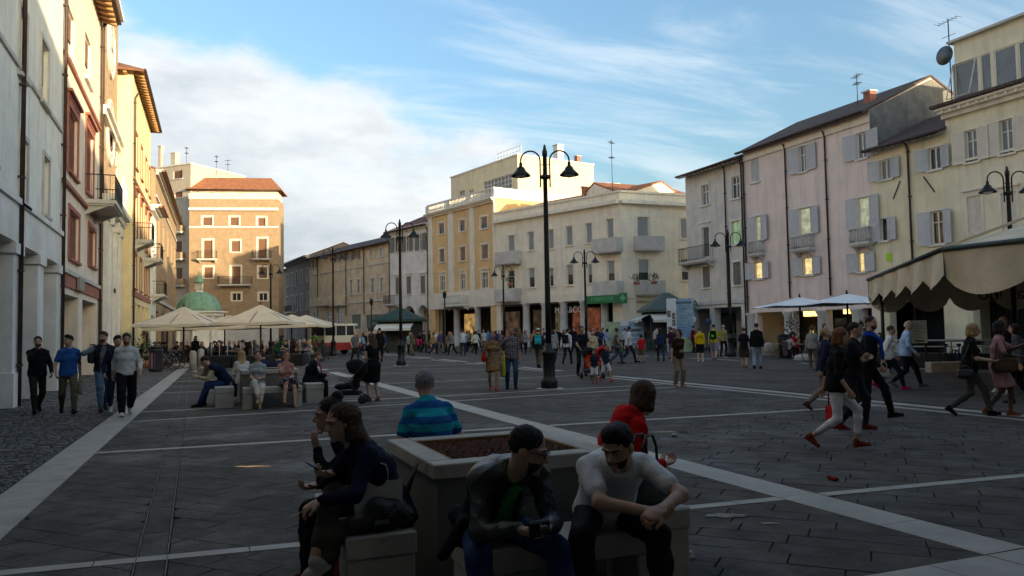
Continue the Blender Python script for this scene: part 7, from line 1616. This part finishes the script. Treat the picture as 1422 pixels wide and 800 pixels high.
# ---- right foreground walkers
f = at_px(1164, 625, 1.66, 88, 'walk1', sex='f', skin='b', hair=('bob', 'red'), top=('tee', C('#121214'), 1.2), bottom=('capri', C('#c6c6c8'), .004), shoes=C('#6a2c18'), label='woman in a loose black top and white trousers striding in brown heels', vox=.0085, P=dict(fl=(-.08, .26, .13), fr=(.08, -.34, .20), hr=(.2, .16, .86), head=(0, -8)))
p = f.w(V3(.05, -.05, .30)); handbag((p[0]+.25, p[1]+.25, .26), R(70), .34, .36, .1, C('#a81418'), 'red carrier bag swinging beside the woman in white trousers', .14)
at_px(1147, 571, 1.64, 70, 'walk2', sex='f', skin='b', hair=('short', 'blond'), top=('jacket', C('#1a2238')), bottom=('trousers', C('#77716a')), shoes=C('#5a4030'), P=dict(head=(0, 20)), label='short haired blonde woman in a navy jacket and grey trousers')
t_ = at_px(1186, 596, 1.72, 95, 'cross', skin='b', hair=('short', 'dark'), top=('tee', C('#19191c')), bottom=('trousers', C('#26242a')), shoes=C('#5a1c1c'), label='dark haired man with folded arms and dark red shoes')
f = at_px(1208, 580, 1.84, 98, 'walk1', skin='b', hair=('short', 'dark'), top=('shirt', C('#131316')), bottom=('trousers', C('#121214')), shoes=SHOEB, P=dict(head=(-35, 0)), beard='dark', label='tall man in black with a bright blue scarf')
t = thing('scarf', 'bright blue sweater tied round the shoulders of the tall man in black', 'scarf', tuple(f.loc), math.atan2(f.M[1, 0], f.M[0, 0])); g_ = SDF(.03); J = f.J; a_ = J['nb']; g_.cap(a_+V3(-.15, -.02, -.02), a_+V3(.15, -.02, -.02), .06); g_.cap(a_+V3(-.14, .05, -.03), a_+V3(0, .15, -.12), .05, .04); g_.cap(a_+V3(.14, .05, -.03), a_+V3(0, .15, -.12), .05, .04); g_.cap(a_+V3(.02, .16, -.14), a_+V3(.03, .2, -.42), .05, .04, flat=(V3(0, 1, 0), .5)); g_.cap(a_+V3(-.02, .15, -.14), a_+V3(-.05, .2, -.36), .045, .04, flat=(V3(0, 1, 0), .5)); soft('wrap', g_, C('#123c9c'), t, .014, f.k)
f = at_px(1236, 541, 1.64, 80, 'walk2', sex='f', skin='b', hair=('short', 'brown'), top=('jacket', C('#dcdcda'), None, C('#c01858')), bottom=('trousers', C('#191c26')), shoes=C('#b0184a'), P=dict(twist=-10, head=(-10, 0)), label='woman in a white jacket over a pink top with pink sneakers'); hang_bag(f, 'r', .28, .26, .1, C('#a8a6a0'), 'white handbag of the woman with pink sneakers')
at_px(1260, 538, 1.76, 85, 'walk1', skin='a', hair=('bald', 'white'), top=('shirt', C('#a6bede')), bottom=('trousers', C('#15181f')), shoes=C('#5a564e'), label='balding old man in a light blue shirt walking beside the pink sneakers')
f = at_px(1349, 578, 1.68, 82, 'walk1', sex='f', skin='a', hair=('bob', 'blond'), top=('tee', C('#131315'), .7), bottom=('trousers', C('#4c4a44'), .006), shoes=SHOEB, P=dict(hl=(-.08, .34, 1.05), hr=(.12, .34, 1.04), head=(0, -10)), label='blonde woman in a black t-shirt and grey trousers looking at her phone'); shoulder_bag(f, 1, .26, .20, LEATHER, 'small black shoulder bag of the blonde woman in grey trousers', z=.92, y=-.1)
f = at_px(1389, 577, 1.70, 88, 'stroll', sex='f', skin='d', hair=('bob', 'black'), top=('dress', C('#a07878'), .7, .85), bottom=None, shoes=C('#7a4c30'), P=dict(hl=(-.1, .46, 1.32), hr=(.18, .36, 1.1)), label='woman in a dusty pink dress pointing ahead'); shoulder_bag(f, 1, .38, .3, C('#4a382c'), 'brown bag on the arm of the woman in the pink dress', z=1.12, y=.1)
at_px(1394, 548, 1.80, 60, 'stroll', skin='b', hair=('bald', 'grey'), top=('shirt', C('#1c1a1c')), bottom=('jeans', C('#26406c')), shoes=SHOEW, label='man in a dark shirt and blue jeans behind the pink dress')
at_px(1419, 560, 1.64, -80, 'stroll', sex='f', skin='b', hair=('bob', 'dark'), top=('sweater', C('#4a4c50')), bottom=('trousers', BLACK), shoes=SHOEB, label='woman in a grey knitted top and black trousers facing the pink dress')
# ---- middle of the square
f = at_px(685, 542, 1.66, 178, 'stroll', sex='f', skin='c', hair=('short', 'red'), top=('dress', C('#6a5a48', kind='floral', col2='#a8741c', extra=18), .6, .78), bottom=None, shoes=C('#9a2c10'), label='woman in a short yellow flowered dress and red shoes', P=dict(hl=(-.26, .04, .84))); shoulder_bag(f, 1, .34, .26, C('#a0200c'), 'big red shoulder bag of the woman in the flowered dress', z=1.12)
p = f.w(V3(-.30, -.02, .40)); handbag(tuple(p), R(100), .16, .72, .1, C('#a09a3a'), 'yellow green shawl hanging from the arm of the woman in the flowered dress', .0, .016, 'shawl')
f = at_px(711, 540, 1.78, 178, 'hipin', skin='c', hair=('short', 'brown'), top=('shirt', C('#77727a', kind='plaid', col2='#3a3444', extra=4.5), .9), bottom=('jeans', C('#2c4258')), shoes=SHOEB, label='man in a checked shirt and jeans standing with a hand on his hip'); shoulder_bag(f, 1, .24, .22, C('#3a2014'), 'brown satchel of the man in the checked shirt', z=1.0)
f = at_px(748, 511, 1.76, 10, 'walk1', skin='c', hair=('short', 'dark'), top=('jacket', C('#1d1f24')), bottom=('trousers', C('#544c3c')), shoes=SHOEB, hat=C('#b8b8b4'), label='man in a dark jacket and white cap walking away'); backpack(f, C('#2c8c96'), 'turquoise backpack on the man in the white cap')
at_px(768, 510, 1.66, 15, 'stroll', sex='f', skin='b', hair=('bob', 'dark'), top=('hoodie', C('#7d8084')), bottom=('jeans', C('#181d2c')), shoes=SHOEB, label='woman in a pale grey hoodie behind the lamp base')
f = at_px(788, 506, 1.72, 20, 'walk2', skin='c', hair=('short', 'black'), top=('shirt', C('#b8bcc4')), bottom=('trousers', C('#202024')), shoes=SHOEB, label='man in a white shirt with a black rucksack walking away'); backpack(f, C('#17181c'), 'black and grey rucksack on the man in the white shirt')
f = at_px(808, 522, 1.80, 165, 'push', skin='c', hair=('short', 'dark'), top=('tee', C('#141722')), bottom=('jeans', C('#1c2228')), shoes=SHOEB, label='man in a navy t-shirt pushing the orange stroller')
p = gp(822, 526); stroller((p[0], p[1], 0), R(cam_face(822, 150)), C('#c2401a'), C('#17171a'), 'orange and black stroller pushed by the man in navy'); p = gp(838, 521); stroller((p[0], p[1], 0), R(cam_face(838, 175)), C('#b01c20'), C('#a8181c'), 'red hooded stroller beside the orange stroller')
at_px(824, 512, 1.62, 170, 'stand', sex='f', skin='b', hair=('short', 'dark'), top=('sweater', C('#a89c84')), bottom=('trousers', C('#6a645a')), shoes=SHOEB, label='woman in a beige cardigan behind the red stroller')
at_px(826, 533, 1.02, 185, 'stand', child=True, skin='c', hair=('short', 'dark'), top=('tee', C('#1d2733')), bottom=('shorts', C('#b8b8b8')), shoes=C('#9a2430'), label='small child in a navy t-shirt and white shorts by the orange stroller')
at_px(841, 530, 1.18, 150, 'walk1', child=True, skin='c', hair=('short', 'black'), top=('tee', C('#1a2a38')), bottom=('shorts', C('#b4b4b6')), shoes=C('#b02a34'), label='older child in dark blue and white shorts by the red stroller')
f = at_px(856, 506, 1.68, 75, 'walk1', sex='f', skin='c', hair=('bun', 'black'), top=('tank', C('#4c4f58')), bottom=('jeans', C('#2a4258')), shoes=SHOEB, label='woman in a grey vest top and jeans walking with the boy in green'); shoulder_bag(f, 1, .3, .22, LEATHER, 'black shoulder bag of the woman in the grey vest top')
at_px(862, 505, 1.10, 70, 'stroll', child=True, skin='c', hair=('short', 'black'), top=('tee', C('#1e8a3c')), bottom=('shorts', C('#2a3038')), shoes=SHOEB, label='little boy in a green t-shirt')
at_px(873, 504, 1.76, 60, 'walk2', skin='c', hair=('short', 'black'), top=('tee', C('#b8bcc6')), bottom=('jeans', C('#1c2840')), shoes=SHOEB, label='man in a white t-shirt and dark jeans beside the boy in green')
at_px(891, 504, 1.32, 0, 'stand', child=True, skin='c', hair=('short', 'black'), top=('tee', C('#a81820')), bottom=('shorts', C('#6a5c44')), shoes=SHOEB, label='boy in a red t-shirt and khaki shorts')
f = at_px(918, 502, 1.66, -10, 'walk1', sex='f', skin='b', hair=('long', 'black'), top=('jacket', C('#1b2844')), bottom=('jeans', C('#2c3444')), shoes=SHOEB, label='long black haired woman in a blue jacket beside the totem')
at_px(933, 499, 1.66, 5, 'stand', sex='f', skin='b', hair=('short', 'dark'), top=('tee', C('#3c2238', kind='plaid', col2='#1a1018', extra=6)), bottom=('trousers', C('#26345c', kind='plaid', col2='#8088a8', extra=6)), shoes=SHOEB, label='woman in a purple top and checked trousers reading the totem')
at_px(943, 537, 1.62, 150, 'stand', sex='f', skin='b', hair=('curly', 'brown'), top=('tee', C('#2c2018'), .6, C('#6a5c44')), bottom=('trousers', C('#7c705c'), .02), shoes=C('#8a6a4c'), P=dict(hl=(.02, .24, 1.08), head=(-40, -4)), label='curly haired woman in a brown top and beige trousers with sunglasses', glasses=True)
f = at_px(973, 502, 1.62, -5, 'stand', skin='a', hair=('short', 'brown'), top=('sweater', C('#b89a10')), bottom=('shorts', C('#17171a')), shoes=SHOEW, label='person in a yellow long sleeved jersey and black shorts')
o = link('lettering', text_mesh('AND', .15, .004), f.root, BLACK); q_ = f.J['chest']+V3(0, -.175, .03); o.matrix_local = Matrix(((f.k, 0, 0, q_[0]*f.k), (0, 0, -f.k, (q_[1])*f.k), (0, f.k, 0, q_[2]*f.k), (0, 0, 0, 1)))
f = at_px(992, 500, 1.78, 10, 'stroll', skin='a', hair=('short', 'dark'), top=('tee', C('#a8a018')), bottom=('shorts', C('#8488a0')), shoes=C('#6a5a60'), label='man in a yellow t-shirt and pale shorts walking away'); backpack(f, C('#121814'), 'black and green rucksack on the man in the yellow t-shirt', mark=C('#3ac028'))
at_px(1005, 495, 1.76, 20, 'stroll2', skin='a', hair=('bald', 'grey'), top=('polo', C('#8a8450')), bottom=('trousers', C('#1c1e2a')), shoes=SHOEB, label='bald man in an olive polo beside the yellow t-shirt')
at_px(1034, 511, 1.62, 5, 'stroll', sex='f', skin='a', hair=('short', 'brown'), top=('tee', C('#161618'), .7), bottom=('skirt', C('#2a2722', kind='floral', col2='#6a6454', extra=24)), shoes=C('#7a6450'), label='woman in a black top and patterned knee length skirt')
at_px(1052, 512, 1.78, 8, 'stroll2', skin='a', hair=('short', 'dark'), top=('jacket', C('#121214')), bottom=('jeans', C('#8c98a6')), shoes=SHOEB, label='man in a black jacket and pale jeans beside the patterned skirt')
at_px(1129, 514, 1.63, 5, 'stroll', sex='f', skin='a', hair=('short', 'brown'), top=('jacket', C('#8f8a82')), bottom=('trousers', C('#6a605a')), shoes=C('#8a6a5c'), label='woman in a light grey jacket walking towards the cafe chairs')
# ---- far side
at_px(493, 503, 1.78, 160, 'walk1', skin='a', hair=('short', 'grey'), top=('tee', C('#5a5f66')), bottom=('trousers', C('#2a2c28')), shoes=SHOEB, label='man in a grey t-shirt walking by the road train')
at_px(506, 492, 1.74, 170, 'stroll', skin='b', hair=('short', 'dark'), top=('jacket', C('#1c1f2c')), bottom=('jeans', JEAN), shoes=SHOEB, label='man in a dark blue jacket behind the grey t-shirt man')
f = at_px(519, 497, 1.70, 10, 'stroll', skin='b', hair=('short', 'dark'), top=('tee', C('#b0b4bc')), bottom=('trousers', C('#1c2030')), shoes=SHOEB, hat=C('#c4c4c4'), label='person in a white cap and pale shirt near the black dress'); backpack(f, C('#1c9a34'), 'bright green backpack of the person in the white cap')
at_px(527, 503, 1.92, 10, 'stand', skin='b', hair=('short', 'black'), top=('jacket', C('#0f0f11')), bottom=('trousers', C('#0f0f11')), shoes=SHOEB, label='very tall man in black beside the bright green backpack')
far = [(569, 493, 1.66, 175, 'stroll', 'f', 'tee', '#7fb0bc', 'trousers', '#17181c', 'bob', 'dark', 'woman in a pale blue top with a white tote by the lamp'), (583, 488, 1.66, 178, 'walk1', 'f', 'tee', '#141416', 'trousers', '#1c1c22', 'long', 'dark', 'woman in black with a hot pink jacket at her waist'),
       (605, 491, 1.80, 175, 'walk2', 'm', 'tee', '#c0c4cc', 'shorts', '#2c4e84', 'short', 'brown', 'man in a white t-shirt and blue shorts'), (624, 489, 1.66, 178, 'stroll', 'f', 'tank', '#55584c', 'trousers', '#9a927e', 'long', 'brown', 'woman in a striped vest and pale trousers with a white bag'),
       (643, 494, 1.80, 5, 'photo', 'm', 'tee', '#8a94b0', 'jeans', '#22344c', 'short', 'dark', 'man in a striped t-shirt taking a photograph'), (661, 492, 1.68, 20, 'walk1', 'f', 'shirt', '#b4b8b0', 'trousers', '#141416', 'bob', 'dark', 'woman in a white blouse and black trousers'),
       (678, 487, 1.76, 10, 'stand', 'm', 'tee', '#2f6cae', 'trousers', '#4a4438', 'short', 'dark', 'man in a bright blue t-shirt standing still'), (692, 486, 1.70, 60, 'stroll', 'm', 'tee', '#4a4c78', 'jeans', '#22304a', 'short', 'grey', 'man in a violet t-shirt by the colonnade'),
       (544, 487, 1.74, 150, 'stand', 'm', 'jacket', '#4a1a16', 'jeans', '#1c2838', 'short', 'dark', 'man in a maroon jacket by the market kiosk'), (551, 486, 1.64, 200, 'stand', 'f', 'shirt', '#8c6a2c', 'skirt', '#4a4034', 'bob', 'brown', 'woman in a mustard blouse by the market kiosk'), (562, 484, 1.78, 10, 'stand', 'm', 'tee', '#8a9098', 'trousers', '#2a2c30', 'short', 'grey', 'man in a light grey t-shirt at the kiosk counter'),
       (596, 484, 1.72, 90, 'stand', 'm', 'jacket', '#20242c', 'jeans', '#202c40', 'short', 'black', 'man in a charcoal jacket with a bicycle'), (614, 483, 1.76, 190, 'stroll', 'm', 'shirt', '#3c1e3c', 'trousers', '#26262a', 'short', 'dark', 'man in a plum shirt behind the blue shorts man'), (634, 482, 1.66, 30, 'stroll', 'f', 'dress', '#8a4a4a', '', '', 'long', 'dark', 'woman in a faded red dress near the arcade'),
       (652, 481, 1.74, 200, 'stand', 'm', 'tee', '#b8b4ac', 'jeans', '#26344c', 'short', 'dark', 'man in an off white t-shirt before the orange building'), (668, 480, 1.70, 90, 'stroll', 'm', 'jacket', '#15171c', 'trousers', '#1c1c20', 'short', 'black', 'man in a black jacket before the orange building'), (700, 482, 1.66, 120, 'stroll2', 'f', 'tee', '#9aa0a8', 'jeans', '#2a3a54', 'bob', 'brown', 'woman in a silver grey top near the striped barriers'),
       (704, 479, 1.76, 10, 'stand', 'm', 'shirt', '#222a44', 'trousers', '#26262a', 'short', 'dark', 'man in an indigo shirt near the striped barriers'), (760, 486, 1.74, 170, 'stroll', 'm', 'tee', '#b4b8c4', 'jeans', '#22304a', 'short', 'dark', 'man in a pale lilac t-shirt before the shop lettering'), (776, 487, 1.76, 190, 'walk1', 'm', 'jacket', '#151519', 'trousers', '#1c1c20', 'short', 'black', 'man in a black coat before the shop windows'),
       (783, 484, 1.64, 160, 'stroll', 'f', 'shirt', '#5a2420', 'jeans', '#26344c', 'long', 'dark', 'woman in a brick red blouse before the shop windows'), (798, 489, 1.78, 200, 'stroll2', 'm', 'tee', '#17181c', 'jeans', '#1f2a3c', 'short', 'black', 'man in a plain black t-shirt behind the navy t-shirt man'), (813, 486, 1.72, 30, 'stroll', 'm', 'shirt', '#b4b8bc', 'trousers', '#2c2c30', 'short', 'dark', 'man in a crisp white shirt before the colonnade'),
       (830, 488, 1.70, 20, 'stroll', 'm', 'jacket', '#24262c', 'jeans', '#202c40', 'short', 'black', 'man in a dark hooded jacket near the map board'), (843, 490, 1.68, 60, 'walk1', 'f', 'shirt', '#8494b4', 'trousers', '#b0b0b0', 'bob', 'dark', 'woman in a sky blue blouse and white trousers near the map board'), (838, 485, 1.74, 10, 'stand', 'm', 'tee', '#a09c90', 'trousers', '#34302a', 'short', 'brown', 'man in a stone coloured t-shirt near the pharmacy'),
       (868, 488, 1.66, 0, 'stand', 'f', 'tee', '#a8a8b0', 'jeans', '#26344c', 'short', 'dark', 'woman in a pearl grey t-shirt reading the map board'), (904, 486, 1.60, 190, 'stand', 'f', 'tee', '#8a5a50', 'skirt', '#6a1c24', 'bob', 'dark', 'woman in a salmon top and crimson skirt by the newsstand'), (963, 490, 1.72, 60, 'stand', 'm', 'tee', '#5a1418', 'trousers', '#1c1c20', 'short', 'dark', 'man in a dark red t-shirt behind the yellow jersey'),
       (1146, 502, 1.70, 150, 'stand', 'f', 'sweater', '#232a2c', 'trousers', '#1c1c20', 'long', 'dark', 'woman in a bottle green cardigan before the white parasols'), (1196, 497, 1.78, 100, 'stand', 'm', 'shirt', '#b4bcd0', 'trousers', '#17181c', 'short', 'dark', 'waiter in a white shirt by the potted shrub')]
for (x, y, h, a, po, sx, tt, tc_, bt, bc, hr, hc, lab) in far:
    f = at_px(x, y, h, a, po, sex=sx, skin=random.choice('abc'), hair=(hr, hc), top=(tt, C(tc_) if 'striped t' not in lab else C(tc_, kind='stripe', col2='#c0c4cc', extra=(4.5, 'Z'))), bottom=(bt, C(bc)) if bt else None, shoes=SHOEB, label=lab)
    if 'white tote' in lab: hang_bag(f, 'r', .30, .34, .1, C('#b8b4b4'), 'white tote bag of the woman in pale blue', name='tote_bag')
    if 'hot pink' in lab:
        t = thing('tied_jacket', 'hot pink jacket knotted round the waist of the woman in black', 'jacket', tuple(f.loc), math.atan2(f.M[1, 0], f.M[0, 0])); g_ = SDF(.03); q_ = f.J['pel']; g_.cap(q_+V3(-.1, 0, .05), q_+V3(.1, 0, .05), .16); g_.cap(q_+V3(-.12, .06, -.02), q_+V3(-.16, .05, -.28), .09, .11); g_.cap(q_+V3(.12, .06, -.02), q_+V3(.16, .05, -.28), .09, .11); soft('jacket_body', g_, C('#c8205c'), t, .025, f.k)
    if 'white bag' in lab: hang_bag(f, 'l', .26, .3, .1, C('#b8b8b4'), 'white plastic bag of the woman in the striped vest', name='carrier_bag')
rq = random.Random(77); WORDS = [('#2a2c34', 'slate'), ('#7a7c80', 'mid grey'), ('#8a2a24', 'rusty red'), ('#2c4a3c', 'forest green'), ('#b0aca4', 'chalk white'), ('#26365c', 'royal blue'), ('#5c4a34', 'coffee brown'), ('#9a8450', 'ochre'), ('#4a3c5c', 'purple'), ('#6c8aa0', 'steel blue'), ('#15161a', 'jet black'), ('#a06a5c', 'coral')]
PLACES = [(588, 'near the old white house arches'), (628, 'near the orange building arcade'), (642, 'under the orange building balcony'), (658, 'by the orange building columns'), (672, 'near the first lamp before the arcade'), (688, 'at the end of the orange arcade'), (722, 'behind the striped barriers'), (740, 'beyond the striped barriers'), (756, 'under the shop lettering'), (770, 'by the lit shop window'), (792, 'between the colonnade columns'), (806, 'by the colonnade lamp'), (822, 'in front of the pharmacy'), (848, 'under the pharmacy sign'), (858, 'left of the map board'), (896, 'at the newsstand counter'), (912, 'by the newsstand corner'), (535, 'by the dark green kiosk'), (572, 'at the kiosk awning'), (601, 'beside the man in blue shorts'), (611, 'behind the plum shirt man'), (648, 'behind the man taking a photograph'), (665, 'behind the white blouse woman'), (697, 'at the corner of the two arcades'), (712, 'behind the checked shirt man'), (729, 'before the second column'), (764, 'behind the grey hoodie woman'), (786, 'behind the black rucksack'), (816, 'behind the orange stroller'), (835, 'behind the red stroller'), (880, 'before the map board'), (953, 'behind the event totem'), (1022, 'before the domed bollards'), (505, 'behind the road train bumper')]
for i, (x, pl_) in enumerate(PLACES):
    c_, w_ = WORDS[i % 12]; fm = i % 2; d_ = 58+rq.uniform(-4, 6); p = ground_at(x, d_)
    person((p[0], p[1], 0), cam_face(x, rq.uniform(0, 360)), 1.66 if fm else 1.76, rq.choice(('stand', 'stroll', 'walk1', 'stroll2', 'walk2')), sex='f' if fm else 'm', skin=rq.choice('abc'), hair=(rq.choice(('long', 'bob')) if fm else 'short', rq.choice(('black', 'dark', 'brown'))), top=(rq.choice(('tee', 'jacket', 'shirt')), C(c_)), bottom=(rq.choice(('jeans', 'trousers', 'trousers')), rq.choice((JEAN, BLACK, KHAKI, DGREY))), shoes=SHOEB, label='%s in a %s top %s' % ('woman' if fm else 'man', w_, pl_))
# curly haired woman reaching across the terrace
at_px(384, 512, 1.66, 70, 'stand', sex='f', skin='b', hair=('curly', 'dark'), top=('tee', C('#16402c'), .4), bottom=('jeans', C('#1f2a3c')), shoes=SHOEB, P=dict(lean=26, hl=(-.1, .55, 1.0), hr=(.15, .5, 1.02)), label='woman with big curly dark hair and a green top reaching over the trough')
at_px(271, 507, 1.66, 160, 'stand', sex='f', skin='b', hair=('long', 'black'), top=('sweater', C('#17171b')), bottom=('trousers', BLACK), shoes=SHOEB, label='long haired woman in black by the bollards')
f = at_px(436, 497, 1.74, 30, 'stand', skin='b', hair=('short', 'dark'), top=('vest', C('#5c8c1c'), None, C('#20242c')), bottom=('trousers', C('#1c1f26')), shoes=SHOEB, label='man in a neon yellow vest by the terrace end')
# ---- guests at the cafe tables
cols = [('#17181c', 'black'), ('#2a1416', 'maroon'), ('#8a8a88', 'pale grey'), ('#1d2a44', 'navy'), ('#5a4a3a', 'brown'), ('#a89c98', 'white'), ('#22385c', 'blue'), ('#4a2238', 'plum'), ('#451a1a', 'dull red'), ('#2c3a2c', 'dark green')]
rg = random.Random(21)
for i, p in enumerate(TABLES):
    right = i >= 24; wh = 'white' if right else 'cream'; n = 2 if not right else (2 if i % 2 else 1); a0 = rg.uniform(0, 360)
    for j in range(n+ (1 if (not right and i % 3 == 0) else 0)):
        a = a0+j*(180 if n == 2 and (i % 3 or right) else 120)+rg.uniform(-15, 15); q = p+np.array([math.sin(R(a))*.72, -math.cos(R(a))*.72, 0])
        c_, cn = cols[(i*3+j*5) % 10]; fem_ = rg.random() < .5; hc = rg.choice(('black', 'dark', 'brown', 'blond') if fem_ else ('black', 'dark', 'grey'))
        if right and i == 24: c_, cn = '#c02018', 'scarlet'
        person((q[0], q[1], 0), a, 1.68 if fem_ else 1.76, 'sit_table', sex='f' if fem_ else 'm', skin=rg.choice('ab'), hair=(rg.choice(('long', 'bob')) if fem_ else 'short', hc), top=(rg.choice(('tee', 'shirt', 'sweater')), C(c_)), bottom=('jeans', rg.choice((JEAN, BLACK, GREY))), shoes=SHOEB,
               label='%s in a %s top with %s hair seated under the %s parasols' % ('woman' if fem_ else 'man', cn, hc, wh), group='guests under the %s parasols' % wh, vox=.030 if not right else .026)
        put_chair((float(q[0]), float(q[1]), 0), R(a), WICK if not right else (WICKR if i == 24 else WICK), 'dark wicker cafe chair under the %s parasols' % wh if not (right and i == 24) else 'red cafe chair under the white parasols', 'chairs under the %s parasols' % wh if not (right and i == 24) else None)

# small litter on the paving
for x, y, c_, lab in ((1157, 667, '#7a1c14', 'crumpled red wrapper lying on the paving'), (936, 606, '#8a8a86', 'scrap of pale paper on the paving by the middle band'), (1200, 588, '#77736c', 'grey paper scrap near the striding woman')):
    p = gp(x, y); t = thing('litter', lab, 'litter', (p[0], p[1], .002), R(x % 90)); f = SDF(.01); f.box((0, 0, .018), V3(.07, .035, .016), .012); f.ell((.04, .02, .025), V3(.03, .025, .02)); soft('wrapper', f, C(c_), t, .008)
